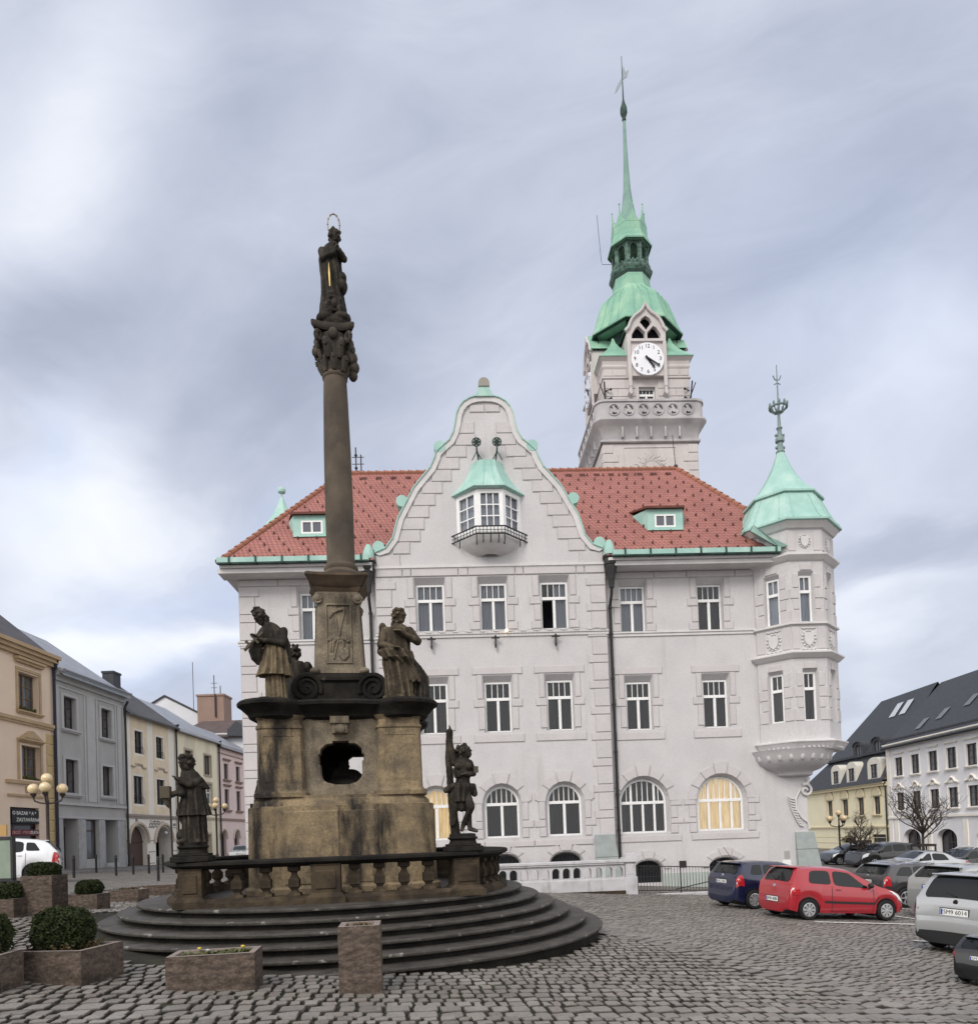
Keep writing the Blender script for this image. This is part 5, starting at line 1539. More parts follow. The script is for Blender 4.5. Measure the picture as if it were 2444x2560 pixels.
rb_ = MB(); ring(rb_, railp, [(-.17, 1.31), (.13, 1.31), (.17, 1.335), (.23, 1.36), (.25, 1.375), (.25, 1.415), (.22, 1.43), (-.2, 1.435), (-.22, 1.40)])
rb_.build('rail', M['blackstone'], BA, smooth=35)
rb_ = MB(); ring(rb_, railp, [(-.2, PBZ), (.22, PBZ), (.22, PBZ + .07), (.17, PBZ + .1), (.14, PBZ + .13), (-.14, PBZ + .13)])
rb_.build('plinth_course', M['sootstone'], BA, smooth=35)
pier(*K1, .34, R(0)); pier(-.22, -2.66, .44, 0); pier(1.94, -2.5, .42, R(8)); pier(*K3, .42, R(45)); pier(*K4, .42, R(45))
balm = {}
bb = MB()
prof = [(.105, .0), (.105, .06), (.06, .075), (.045, .11), (.07, .15), (.085, .17), (.085, .29), (.06, .32), (.04, .38), (.05, .41), (.09, .43), (.09, .47), (.09, .5)]
bb.lathe([(r_ * 1.35, z * .93) for r_, z in prof], (0, 0, 0), 4, R(45))
bme = bb.mesh('baluster', M['sootstone'])


def balusters(run, ts, rzs=None):
    for t in ts:
        i = t * (len(run) - 1); k = min(int(i), len(run) - 2); p = run[k].lerp(run[k + 1], i - k); d = run[k + 1] - run[k]
        link('baluster', bme, BA, (p.x, p.y, PBZ + .11), math.atan2(d.y, d.x))


balusters(runs[0], (.16, .26, .36, .575, .665, .755, .845))
balusters(runs[1], (.1, .18, .26, .34, .42, .5, .58, .66, .74, .82, .9))
balusters(runs[2], (.2, .35, .5, .65, .8)); balusters(runs[3], (.1, .2, .3, .4, .5, .6, .7, .8, .9))
# ------------------------------------------------------------------ carved figures (each one continuous body)
class Fig:
    def __init__(s): s.b = MB()

    def e(s, c, r, rot=None):
        s.b.ball(c, r, 16, 12, rot=rot.to_matrix() if rot is not None else None); return s

    def c(s, p0, p1, r0, r1, n=12):
        p0, p1 = Vector(p0), Vector(p1)
        pts = [p0.lerp(p1, t) for t in (0, .25, .5, .75, 1)]
        s.b.tube(pts, [r0 + (r1 - r0) * t for t in (0, .25, .5, .75, 1)], n)
        s.b.ball(p0, r0, n, 8); s.b.ball(p1, r1, n, 8); return s

    def robe(s, rings, nf, amp, ph=0, tw=0.0, n=72):
        """draped loft: rings (z, cx, cy, rx, ry, fold strength)"""
        vs = []
        R_ = []
        for a, b in zip(rings[:-1], rings[1:]):
            for t in (0, .25, .5, .75): R_.append(tuple(p + (q - p) * t for p, q in zip(a, b)))
        R_.append(rings[-1])
        for z, cx_, cy_, rx, ry, fs in R_:
            for k in range(n):
                t = 2 * PI * k / n; w_ = t * nf + ph + tw * z
                f_ = 1 + amp * 1.55 * fs * (abs(math.sin(w_ * .5)) * 1.3 - .6 + .4 * math.sin(w_ * 1.7 + z * 3) + .5 * noise.noise(Vector((math.cos(t) * 2, math.sin(t) * 2, z * 3 + ph))))
                vs.append((cx_ + rx * f_ * math.cos(t), cy_ + ry * f_ * math.sin(t), z))
        m = len(R_); fs_ = [(i * n + k, i * n + (k + 1) % n, (i + 1) * n + (k + 1) % n, (i + 1) * n + k) for i in range(m - 1) for k in range(n)]
        fs_ += [tuple(range(n - 1, -1, -1)), tuple(range((m - 1) * n, m * n))]
        s.b.add(vs, fs_); return s

    def head(s, c, yaw=0, pitch=0, r=.115, beard=False, hair=None):
        """face looks towards -y before turning"""
        M3 = Matrix.Rotation(yaw, 3, 'Z') @ Matrix.Rotation(pitch, 3, 'X'); C = Vector(c); k = r / .115
        P = lambda x, y, z: C + M3 @ Vector((x * k, y * k, z * k))
        q = M3
        s.b.ball(C, (.088 * k, .108 * k, .122 * k), 18, 14, rot=q)
        s.b.ball(P(0, -.045, -.065), (.062 * k, .066 * k, .068 * k), 12, 9, rot=q)       # jaw
        s.b.tube([P(0, -.098, .02), P(0, -.125, -.03), P(0, -.105, -.038)], [.012 * k, .02 * k, .012 * k], 7)   # nose
        s.b.ball(P(0, -.098, .035), (.06 * k, .02 * k, .014 * k), 8, 6, rot=q)           # brow
        s.b.ball(P(0, -.1, -.066), (.03 * k, .016 * k, .012 * k), 8, 6, rot=q)           # mouth
        for sx in (-1, 1):
            s.b.ball(P(sx * .034, -.094, .01), (.016 * k, .012 * k, .010 * k), 7, 5, rot=q)
            s.b.ball(P(sx * .09, .0, -.005), (.015 * k, .026 * k, .035 * k), 7, 5, rot=q)
        if beard:
            for x, z in ((-.03, -.10), (.03, -.10), (-.055, -.07), (.055, -.07)): s.b.ball(P(x, -.06, z), (.04 * k, .045 * k, .055 * k), 8, 6, rot=q)
        if hair:
            rnd = random.Random(hair)
            for i in range(46):
                t = rnd.uniform(0, 2 * PI); z = rnd.uniform(-.12, .12)
                x, y = .095 * math.cos(t), .11 * math.sin(t)
                if y < -.05 and z < .075: continue
                g_ = math.sqrt(max(.1, 1 - (z / .14) ** 2))
                s.b.ball(P(x * g_, y * g_ + .012, z), (.034 * k, .034 * k, .03 * k), 7, 5)
        s.c(P(0, .01, -.08), P(0, .03, -.19), .055 * k, .062 * k)
        return s

    def hand(s, p, d, side, sz=1.0, curl=.4, up=(0, 0, 1)):
        """palm and five fingers; d: pointing direction"""
        p = Vector(p); d = Vector(d).normalized(); u = Vector(up); u = (u - d * u.dot(d)).normalized(); x = d.cross(u)
        s.c(p, p + d * .07 * sz, .036 * sz, .040 * sz, 8)
        for i, ln in enumerate((.075, .088, .082, .062)):
            b = p + d * .085 * sz + x * (i - 1.5) * .024 * sz
            m_ = b + (d * (1 - curl * .4) - u * curl * .6) * ln * .55 * sz; e_ = m_ + (d * (1 - curl) - u * curl) * ln * .5 * sz
            s.b.tube([b - d * .02, b, m_, e_], [.015 * sz, .015 * sz, .0135 * sz, .011 * sz], 7)
        t0 = p + d * .02 * sz + x * side * .035 * sz; t1 = t0 + (d * .6 + x * side * .7) * .05 * sz
        s.b.tube([t0, t1, t1 + d * .035 * sz], [.017 * sz, .015 * sz, .012 * sz], 7)
        return s

    def finish(s, name, m, parent, voxel=.0125, loc=(0, 0, 0), rz=0, scale=1.0, nz=.006):
        me0 = s.b.mesh('tmp', m)
        o = bpy.data.objects.new('tmp', me0); col.objects.link(o)
        md = o.modifiers.new('r', 'REMESH'); md.mode = 'VOXEL'; md.voxel_size = voxel; md.use_smooth_shade = True
        sm = o.modifiers.new('s', 'SMOOTH'); sm.iterations = 1; sm.factor = .4
        for sc_, st in ((.09, nz * 2.4), (.03, nz * 1.2)):
            tx = bpy.data.textures.new('weathering', 'CLOUDS'); tx.noise_scale = sc_
            dm_ = o.modifiers.new('d', 'DISPLACE'); dm_.texture = tx; dm_.strength = st; dm_.mid_level = .5
        dg = bpy.context.evaluated_depsgraph_get()
        me = bpy.data.meshes.new_from_object(o.evaluated_get(dg))
        bpy.data.objects.remove(o); bpy.data.meshes.remove(me0)
        if scale != 1: me.transform(Matrix.Scale(scale, 4))
        me.polygons.foreach_set('use_smooth', [True] * len(me.polygons))
        me.name = name; me.materials.clear(); me.materials.append(m); me.update()
        return link(name, me, parent, loc, rz)


def plinth(w_, d_, h_, parent, m, irregular=True):
    p = MB()
    p.box(-w_ * .62, w_ * .62, -d_ * .62, d_ * .62, 0, h_ * .30); p.box(-w_ * .55, w_ * .55, -d_ * .55, d_ * .55, h_ * .30, h_ * .42)
    p.lathe([(w_ * .5, h_ * .42), (w_ * .46, h_ * .5), (w_ * .44, h_ * .66), (w_ * .52, h_ * .72), (w_ * .52, h_ * .78), (w_ * .46, h_ * .84), (w_ * .44, h_), (w_ * .3, h_ * 1.03)], (0, 0, 0), 20, 0, sy=d_ / w_,
            fold=lambda a, z: 1 + .06 * noise.noise(Vector((math.cos(a) * 3, math.sin(a) * 3, z * 8))))
    bev(p.build('statue_plinth', m, parent, smooth=40), .012)


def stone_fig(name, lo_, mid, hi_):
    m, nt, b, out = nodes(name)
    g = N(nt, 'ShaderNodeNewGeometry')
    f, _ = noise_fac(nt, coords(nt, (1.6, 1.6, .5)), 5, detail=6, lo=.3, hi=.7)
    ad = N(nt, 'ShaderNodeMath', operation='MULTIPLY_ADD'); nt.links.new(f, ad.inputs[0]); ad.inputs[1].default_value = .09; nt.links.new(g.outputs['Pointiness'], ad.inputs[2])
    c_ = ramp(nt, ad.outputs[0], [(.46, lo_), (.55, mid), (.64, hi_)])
    nt.links.new(c_, b.inputs['Base Color']); b.inputs['Roughness'].default_value = .8; b.inputs['Specular IOR Level'].default_value = .2
    _, raw = noise_fac(nt, coords(nt), 70, detail=3)
    bp = N(nt, 'ShaderNodeBump'); bp.inputs['Strength'].default_value = .4; bp.inputs['Distance'].default_value = .01
    nt.links.new(raw, bp.inputs['Height']); nt.links.new(bp.outputs[0], b.inputs['Normal'])
    return m


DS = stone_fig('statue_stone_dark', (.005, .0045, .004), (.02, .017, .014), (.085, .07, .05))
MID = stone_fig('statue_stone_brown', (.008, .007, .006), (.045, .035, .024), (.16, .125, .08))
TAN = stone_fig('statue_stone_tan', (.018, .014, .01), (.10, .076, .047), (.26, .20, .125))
# --- upper left: priest bending over a cross
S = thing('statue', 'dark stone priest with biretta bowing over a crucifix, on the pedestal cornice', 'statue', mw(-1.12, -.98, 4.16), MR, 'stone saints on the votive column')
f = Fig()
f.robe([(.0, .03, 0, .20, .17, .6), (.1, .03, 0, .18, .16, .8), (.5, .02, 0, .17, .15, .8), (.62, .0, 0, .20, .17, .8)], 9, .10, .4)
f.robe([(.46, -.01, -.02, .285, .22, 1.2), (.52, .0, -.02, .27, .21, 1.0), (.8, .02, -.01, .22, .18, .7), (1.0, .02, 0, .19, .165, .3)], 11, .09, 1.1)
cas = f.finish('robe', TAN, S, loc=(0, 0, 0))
f = Fig()
f.robe([(.72, .08, .06, .20, .14, 1), (.8, .07, .05, .21, .16, .8), (1.05, .05, .04, .235, .18, .5), (1.25, .0, .02, .22, .165, .3), (1.38, -.05, .0, .13, .12, .1), (1.42, -.07, 0, .07, .07, 0)], 8, .07, .2)
f.c((.18, -.02, 1.26), (.16, -.14, 1.02), .08, .075); f.c((.16, -.14, 1.02), (-.12, -.2, 1.05), .075, .045)
f.c((-.16, -.02, 1.26), (-.26, -.12, 1.0), .08, .09); f.c((-.26, -.12, 1.0), (-.22, -.2, 1.06), .08, .05)
f.robe([(.66, -.24, -.06, .05, .05, .5), (.75, -.27, -.06, .10, .09, .6), (.9, -.29, -.08, .12, .10, .6), (1.02, -.27, -.1, .09, .09, .3)], 5, .1)
f.hand((-.12, -.2, 1.05), (-1, -.2, .2), 1); f.hand((-.24, -.2, 1.08), (-.6, -.4, .5), -1)
f.head((-.20, -.06, 1.50), R(-62), R(38), .115, hair=5)
f.b.M = Matrix.Translation((-.225, -.06, 1.56)) @ Matrix.Rotation(R(-38), 4, 'Y')
f.b.lathe([(.085, 0), (.105, .11), (.02, .12)], (0, 0, 0), 4, R(20)); f.b.ball((0, 0, .13), .025)
f.b.M = None
f.finish('body', DS, S)
cr_ = MB(); cr_.tube([(-.42, -.24, .92), (-.14, -.24, 1.18)], .026, 5); cr_.tube([(-.34, -.25, 1.13), (-.22, -.25, .99)], .024, 5); cr_.tube([(-.43, -.26, 1.02), (-.36, -.26, .95), (-.46, -.26, .86)], .03, 5)
cr_.build('crucifix', DS, S)
f = Fig(); f.c((-.12, -.12, .04), (-.22, -.2, .03), .05, .04); f.c((.1, -.14, .04), (.12, -.22, .03), .05, .04); f.finish('foot', DS, S)
# --- upper right: saint with hand on the breast, tree stump behind
S = thing('statue', 'stone saint in swirling robe with one hand on the chest, on the pedestal cornice', 'statue', mw(1.08, -.98, 4.16), MR, 'stone saints on the votive column')
S.scale = (1.14, 1.1, 1.02)
f = Fig()
f.robe([(.0, .0, 0, .24, .19, .8), (.12, .0, 0, .21, .18, 1), (.45, -.01, 0, .21, .18, 1), (.7, -.02, 0, .215, .175, .9), (.95, -.02, 0, .20, .16, .5), (1.15, -.01, 0, .20, .15, .3), (1.3, .0, 0, .19, .13, .1), (1.37, .02, 0, .09, .08, 0)], 8, .13, 2.1, tw=1.8)
f.robe([(.62, .1, -.05, .10, .10, 1), (.75, -.02, -.05, .235, .2, 1), (.88, -.06, -.05, .235, .19, 1), (.96, -.12, -.04, .12, .12, .5)], 7, .12, 1, tw=4)
f.c((-.02, -.18, .05), (.02, -.26, .03), .055, .045); f.c((-.18, -.12, .05), (-.24, -.18, .03), .055, .045)
f.c((.17, .0, 1.26), (.30, -.08, 1.05), .085, .07); f.c((.30, -.08, 1.05), (.06, -.2, 1.18), .07, .045); f.hand((.06, -.2, 1.18), (-1, -.1, .35), -1)
f.c((-.19, .0, 1.26), (-.27, -.06, 1.0), .085, .075); f.c((-.27, -.06, 1.0), (-.08, -.2, .92), .075, .045); f.hand((-.08, -.2, .92), (1, -.1, -.2), 1)
f.e((-.24, .06, 1.34), (.06, .07, .09)); f.c((-.24, .06, 1.3), (-.26, .04, .9), .06, .08)
for i in range(7): f.c((.06 + .03 * i, -.14 + .02 * i, .80 - .04 * i), (.12 + .03 * i, -.13, .34 + .02 * (i % 3)), .045, .03)
f.head((.03, -.02, 1.53), R(52), R(14), .115, hair=9, beard=False)
for z in (1.42, 1.36, 1.3): f.e((-.03, .09, z), (.08, .06, .06))
f.finish('body', MID, S)
f = Fig()
f.robe([(.0, .30, .1, .16, .14, .8), (.2, .31, .1, .15, .14, 1), (.45, .32, .1, .13, .13, 1.2), (.62, .27, .08, .09, .09, 1), (.8, .17, .04, .06, .06, .5)], 7, .16, .3)
f.finish('tree_stump', DS, S)
# --- kneeling figure behind, seen from the back
S = thing('statue', 'kneeling hooded stone figure seen from behind, beside the left volute', 'statue', mw(-.90, .45, 4.26), MR + R(165), 'stone saints on the votive column')
S.scale = (1.05, 1.05, 1.1)
f = Fig()
f.robe([(.0, 0, 0, .27, .28, .5), (.25, 0, 0, .27, .26, .6), (.5, .02, 0, .27, .20, .5), (.72, .02, 0, .26, .17, .3), (.88, .0, 0, .15, .12, .1)], 7, .08)
f.c((.24, 0, .78), (.32, -.15, .5), .09, .08); f.c((-.24, 0, .78), (-.32, -.15, .5), .09, .08); f.c((.32, -.15, .5), (.05, -.3, .55), .07, .05); f.c((-.32, -.15, .5), (-.05, -.3, .55), .07, .05)
f.hand((.05, -.3, .55), (-.2, -1, .4), 1); f.hand((-.05, -.3, .55), (.2, -1, .4), -1)
f.head((0, -.03, 1.05), 0, R(15), .12, hair=4)
f.finish('body', DS, S)
# --- on the near balustrade corner: caped figure holding a book, crowned with roses
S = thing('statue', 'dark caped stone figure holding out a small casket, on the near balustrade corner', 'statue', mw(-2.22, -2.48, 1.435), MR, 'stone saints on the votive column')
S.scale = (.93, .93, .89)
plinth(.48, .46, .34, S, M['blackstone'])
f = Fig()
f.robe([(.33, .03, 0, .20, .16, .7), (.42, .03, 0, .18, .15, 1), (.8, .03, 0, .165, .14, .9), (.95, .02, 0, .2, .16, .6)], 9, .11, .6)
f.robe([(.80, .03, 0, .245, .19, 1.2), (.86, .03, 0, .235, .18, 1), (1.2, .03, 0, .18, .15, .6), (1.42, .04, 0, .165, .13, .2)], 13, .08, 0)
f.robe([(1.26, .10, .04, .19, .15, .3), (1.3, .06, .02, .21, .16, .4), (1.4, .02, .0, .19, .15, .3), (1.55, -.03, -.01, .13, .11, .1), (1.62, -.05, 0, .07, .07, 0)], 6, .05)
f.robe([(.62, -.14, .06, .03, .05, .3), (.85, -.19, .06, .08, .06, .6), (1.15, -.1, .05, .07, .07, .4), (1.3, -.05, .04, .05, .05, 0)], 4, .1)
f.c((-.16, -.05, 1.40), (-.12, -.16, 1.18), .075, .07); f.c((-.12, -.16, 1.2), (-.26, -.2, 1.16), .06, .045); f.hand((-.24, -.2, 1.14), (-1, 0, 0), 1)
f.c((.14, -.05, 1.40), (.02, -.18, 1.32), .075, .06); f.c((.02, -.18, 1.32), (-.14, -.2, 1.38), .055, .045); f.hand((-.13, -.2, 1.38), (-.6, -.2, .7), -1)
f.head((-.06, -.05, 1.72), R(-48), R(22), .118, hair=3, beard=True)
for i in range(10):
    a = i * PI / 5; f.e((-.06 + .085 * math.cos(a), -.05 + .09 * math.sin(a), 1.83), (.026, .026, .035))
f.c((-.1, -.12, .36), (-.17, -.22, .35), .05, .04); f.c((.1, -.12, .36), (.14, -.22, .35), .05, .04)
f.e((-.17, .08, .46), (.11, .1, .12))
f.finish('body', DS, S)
cs_ = MB(); cs_.box(-.42, -.27, -.28, -.14, 1.09, 1.30); cs_.tube([(-.36, -.2, 1.1), (-.32, -.2, .98), (-.28, -.18, .92)], [.06, .04, .02], 6); bev(cs_.build('casket', DS, S), .012)
sf = MB(); sf.tube([(-.30, -.1, .06), (-.31, -.1, 1.1)], .018, 6); sf.build('staff', M['iron'], S)
# --- far balustrade corner: bound martyr against a tree trunk
S = thing('statue', 'half naked stone martyr bound with raised arm to a tree trunk', 'statue', mw(1.95, -2.45, 1.435), MR, 'stone saints on the votive column')
plinth(.48, .46, .28, S, M['blackstone'])
f = Fig()
f.c((-.10, .10, .26), (-.15, .08, .9), .085, .062); f.c((-.15, .08, .9), (-.18, .05, 1.5), .062, .055); f.c((-.18, .05, 1.5), (-.15, .03, 1.95), .055, .06)
f.finish('tree_trunk', DS, S)
f = Fig()
# legs
f.c((.04, 0, 1.02), (.14, -.12, .70), .095, .068); f.c((.14, -.12, .70), (.02, .02, .42), .062, .042)
f.c((-.02, .0, 1.02), (.0, -.04, .70), .095, .066); f.c((.10, -.02, .72), (.12, -.02, .38), .058, .04); f.c((.12, -.02, .36), (.22, -.12, .32), .04, .03); f.c((.02, .02, .42), (-.02, -.1, .34), .042, .032)
# torso
f.c((.02, 0, 1.02), (.04, -.01, 1.2), .125, .115); f.c((.04, -.01, 1.2), (.04, -.02, 1.40), .12, .14); f.c((-.08, .0, 1.45), (.15, -.02, 1.42), .075, .075)
for x in (-.03, .1): f.e((x, -.12, 1.38), (.075, .045, .06))
# raised right arm and lowered left arm bound behind
f.c((-.09, .0, 1.46), (-.14, -.04, 1.66), .068, .055); f.c((-.14, -.04, 1.66), (-.16, -.06, 1.88), .05, .036); f.hand((-.16, -.06, 1.88), (.1, -.1, 1), 1, 1.1, .3, (1, 0, 0))
f.c((.16, -.02, 1.42), (.22, .02, 1.26), .062, .05); f.c((.22, .02, 1.26), (.14, -.14, 1.24), .05, .04); f.hand((.14, -.14, 1.24), (-1, -.1, .1), 1)
# loin cloth
f.robe([(.80, -.02, -.01, .11, .11, 1.4), (.92, .0, -.01, .14, .13, 1.2), (1.05, .03, -.01, .155, .145, 1), (1.10, .03, -.01, .135, .125, .4)], 7, .10, .3, tw=6)
f.c((-.1, -.02, .9), (-.16, .0, .45), .09, .05); f.c((.2, -.02, 1.04), (.22, .0, .92), .06, .05); f.c((-.12, .0, 1.06), (-.24, .02, 1.0), .06, .05)
for i in range(5): f.c((-.12 + .05 * i, -.11, 1.32 - .02 * i), (-.1 + .06 * i, -.13, 1.2 + .01 * i), .03, .022)
f.head((.07, -.04, 1.62), R(72), R(-16), .112, hair=8)
f.finish('body', DS, S)
ar = MB(); ar.box(.2, .27, -.2, -.14, 1.26, 1.36); ar.build('broken_arrow', DS, S)
# --- crouching angel at the foot of the pedestal, far left side
S = thing('statue', 'small stone angel peeping out behind the left side of the pedestal', 'statue', mw(-1.52, .3, 2.42), MR + R(60), 'stone saints on the votive column')
f = Fig()
f.robe([(.0, 0, 0, .22, .2, .6), (.25, 0, 0, .19, .17, .6), (.45, 0, 0, .14, .12, .3), (.52, 0, 0, .07, .07, 0)], 6, .1)
f.head((0, -.04, .64), 0, R(20), .1, hair=2); f.c((.15, 0, .42), (.2, -.15, .25), .06, .05); f.c((-.15, 0, .42), (-.2, -.15, .25), .06, .05)
f.finish('body', DS, S)
bk_ = MB(); bk_.box(-.2, .2, -.2, .2, -.08, .02); bk_.build('bracket', M['blackstone'], S)
# --- reclining saint inside the grotto
S = thing('statue', 'reclining stone saint lying on rock inside the pedestal opening', 'statue', mw(.02, -.35, 2.62), MR, 'stone saints on the votive column')
f = Fig()
f.e((-.02, .0, .06), (.42, .42, .16)); f.e((.1, .1, .2), (.25, .25, .2)); f.c((-.1, 0, .28), (.2, 0, .2), .14, .1); f.c((.2, 0, .2), (.36, -.05, .15), .09, .06)
f.head((.0, -.02, .42), R(30), R(20), .1, hair=6); f.c((.1, -.06, .3), (.22, -.14, .2), .05, .04); f.hand((.22, -.14, .2), (1, -.2, -.1), 1)
f.finish('body', M['blackstone'], S)
# --- the figure crowning the column
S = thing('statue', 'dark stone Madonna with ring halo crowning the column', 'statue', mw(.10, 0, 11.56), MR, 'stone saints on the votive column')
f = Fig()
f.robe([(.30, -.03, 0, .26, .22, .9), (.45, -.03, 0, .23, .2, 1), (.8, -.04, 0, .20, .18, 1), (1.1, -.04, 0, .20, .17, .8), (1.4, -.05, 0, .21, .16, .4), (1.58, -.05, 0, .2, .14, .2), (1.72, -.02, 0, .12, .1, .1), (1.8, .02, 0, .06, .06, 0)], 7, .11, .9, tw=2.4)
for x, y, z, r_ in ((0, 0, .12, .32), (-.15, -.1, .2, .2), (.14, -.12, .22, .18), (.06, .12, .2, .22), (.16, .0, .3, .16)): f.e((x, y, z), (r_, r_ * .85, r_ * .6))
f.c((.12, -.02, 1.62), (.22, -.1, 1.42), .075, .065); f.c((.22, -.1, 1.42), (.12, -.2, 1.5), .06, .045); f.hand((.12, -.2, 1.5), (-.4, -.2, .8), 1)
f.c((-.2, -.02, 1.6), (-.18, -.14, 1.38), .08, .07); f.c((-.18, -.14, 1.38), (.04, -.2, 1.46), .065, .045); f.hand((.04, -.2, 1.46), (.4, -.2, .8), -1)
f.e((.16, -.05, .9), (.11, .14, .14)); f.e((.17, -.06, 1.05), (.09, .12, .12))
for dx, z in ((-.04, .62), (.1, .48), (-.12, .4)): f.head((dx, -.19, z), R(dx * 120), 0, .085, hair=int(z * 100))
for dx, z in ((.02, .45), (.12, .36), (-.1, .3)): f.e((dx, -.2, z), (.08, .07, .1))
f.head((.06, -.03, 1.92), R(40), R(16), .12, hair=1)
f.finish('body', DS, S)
hl_ = MB(); hl_.tube([(.04 + .115 * math.cos(t * PI / 16), .02, 2.18 + .22 * math.sin(t * PI / 16)) for t in range(-8, 25)], .012, 6, cap=True)
for t in range(12): hl_.ball((.04 + .115 * math.cos(t * PI / 6), .02, 2.18 + .22 * math.sin(t * PI / 6)), .02, 6, 5)
hl_.build('halo', mat('dull_gold_halo', (.24, .20, .15), (.34, .28, .2), rough=.4, metal=.8), S)
ry = MB(); ry.tube([(-.06, -.28, .72), (-.065, -.27, 1.0), (-.07, -.24, 1.22)], [.010, .020, .003], 6); ry.build('gilded_ray', mat('gilt_ray', (.45, .32, .11), rough=.45, metal=.5), S)
# ------------------------------------------------------------------ houses along both sides of the square
_hw = {}


def hwin(parent, x, z, w_, h_, y, fm, pm=None, style='cross', name='window', arched=0, mull=.05):
    """casement: frame + pane (origin bottom centre)"""
    pm = pm or M['glassdark']
    key = (round(w_, 2), round(h_, 2), fm.name, pm.name, style, arched)
    if key not in _hw:
        f = MB(); h = w_ / 2; t = .07
        if arched:
            sp = h_ - arched
            ol = arch(-h, h, 0, sp, h_, 10); il = arch(-h + t, h - t, t, sp, h_ - t, 10); n = len(ol)
            f.add([(a, 0, b) for a, b in ol] + [(a, 0, b) for a, b in il] + [(a, .08, b) for a, b in il], [(i, (i + 1) % n, n + (i + 1) % n, n + i) for i in range(n)] + [(n + i, n + (i + 1) % n, 2 * n + (i + 1) % n, 2 * n + i) for i in range(n)])
            top = sp
        else:
            f.box(-h, -h + t, 0, .08, 0, h_); f.box(h - t, h, 0, .08, 0, h_); f.box(-h + t, h - t, 0, .08, 0, t); f.box(-h + t, h - t, 0, .08, h_ - t, h_); top = h_
        if style in ('cross', 'tee', 'mull'): f.box(-mull / 2 - .02, mull / 2 + .02, -.01, .07, t, (h_ - t) if not arched else h_ - t - .01)
        if style == 'cross':
            for q in (.36, .68): f.box(-h + t, h - t, .01, .06, h_ * q - .018, h_ * q + .018)
        if style in ('tee',): f.box(-h + t, h - t, -.005, .065, h_ * .64 - .04, h_ * .64 + .04)
        if style == 'shop': f.box(-h + t, h - t, -.005, .065, h_ * .72 - .04, h_ * .72 + .04)
        g = MB()
        p = il if arched else rect(-h + t * .6, h - t * .6, t * .6, h_ - t * .6)
        g.add([(a, .05, b) for a, b in p], [tuple(range(len(p)))])
        _hw[key] = (f.mesh('window_frame', fm), g.mesh('window_pane', pm))
    a, b = _hw[key]
    o = link(name, a, parent, (x, y, z)); link('pane', b, o)
    return o


def rop(x0, x1, z0, z1, d=.22):
    p = rect(x0, x1, z0, z1); return (p, p, d)


def aop(x0, x1, z0, zs, zt, d=.3):
    p = arch(x0, x1, z0, zs, zt, 12); return (p, p, d)


def body(parent, x0, x1, z0, eave, depth, holes, wm, back=.5):
    b = MB()
    wall(b, rect(x0, x1, z0, eave), holes, LP, 0)
    b.add([(x1, 0, z0), (x1, depth, z0), (x1, depth, eave), (x1, 0, eave)], [(0, 1, 2, 3)])
    b.add([(x0, 0, z0), (x0, depth, z0), (x0, depth, eave), (x0, 0, eave)], [(0, 3, 2, 1)])
    b.add([(x0, depth, z0), (x1, depth, z0), (x1, depth, eave), (x0, depth, eave)], [(0, 3, 2, 1)])
    b.add([(x0 + .05, back, z0), (x1 - .05, back, z0), (x1 - .05, back, eave - .1), (x0 + .05, back, eave - .1)], [(0, 1, 2, 3)], 1)
    return b.build('wall', [wm, M['dark']], parent)


def gable_roof(parent, x0, x1, eave, depth, rise, rm, gm, over=.35, t=.12):
    r = MB(); y0 = -over; ym = depth / 2; ze = eave - over * rise / ym
    v = [(x0, y0, ze), (x1, y0, ze), (x1, ym, eave + rise), (x0, ym, eave + rise), (x1, depth + over, ze), (x0, depth + over, ze)]
    r.add(v + [(a, b, c - t) for a, b, c in v], [(0, 1, 2, 3), (3, 2, 4, 5), (0, 6, 7, 1), (6, 9, 8, 7), (9, 11, 10, 8), (0, 3, 9, 6), (3, 5, 11, 9), (1, 7, 8, 2), (2, 8, 10, 4)])
    r.add([(x0 + .1, 0, eave), (x0 + .1, ym, eave + rise - t), (x0 + .1, depth, eave)], [(0, 1, 2)], 1); r.add([(x1 - .1, 0, eave), (x1 - .1, ym, eave + rise - t), (x1 - .1, depth, eave)], [(0, 2, 1)], 1)
    return r.build('roof', [rm, gm], parent)


def mould(mb_, x0, x1, z, h=.12, pr=.12):
    mb_.box(x0, x1, -pr, -.001, z, z + h * .5); mb_.box(x0 - .04, x1 + .04, -pr * 1.5, -.001, z + h * .5, z + h)


def pipe(parent, x, z0, z1, m, y=-.14, r=.07, hop=True):
    p = MB(); p.tube([(x, -.35, z1 + .15), (x, y, z1 - .25), (x, y, z1 - 1), (x, y, z0)], r, 7)
    if hop: p.lathe([(r, -.35), (r * 1.6, -.05), (r * 1.9, .1)], (x, y - .08, z1), 8)
    return p.build('downpipe', m, parent, smooth=50)


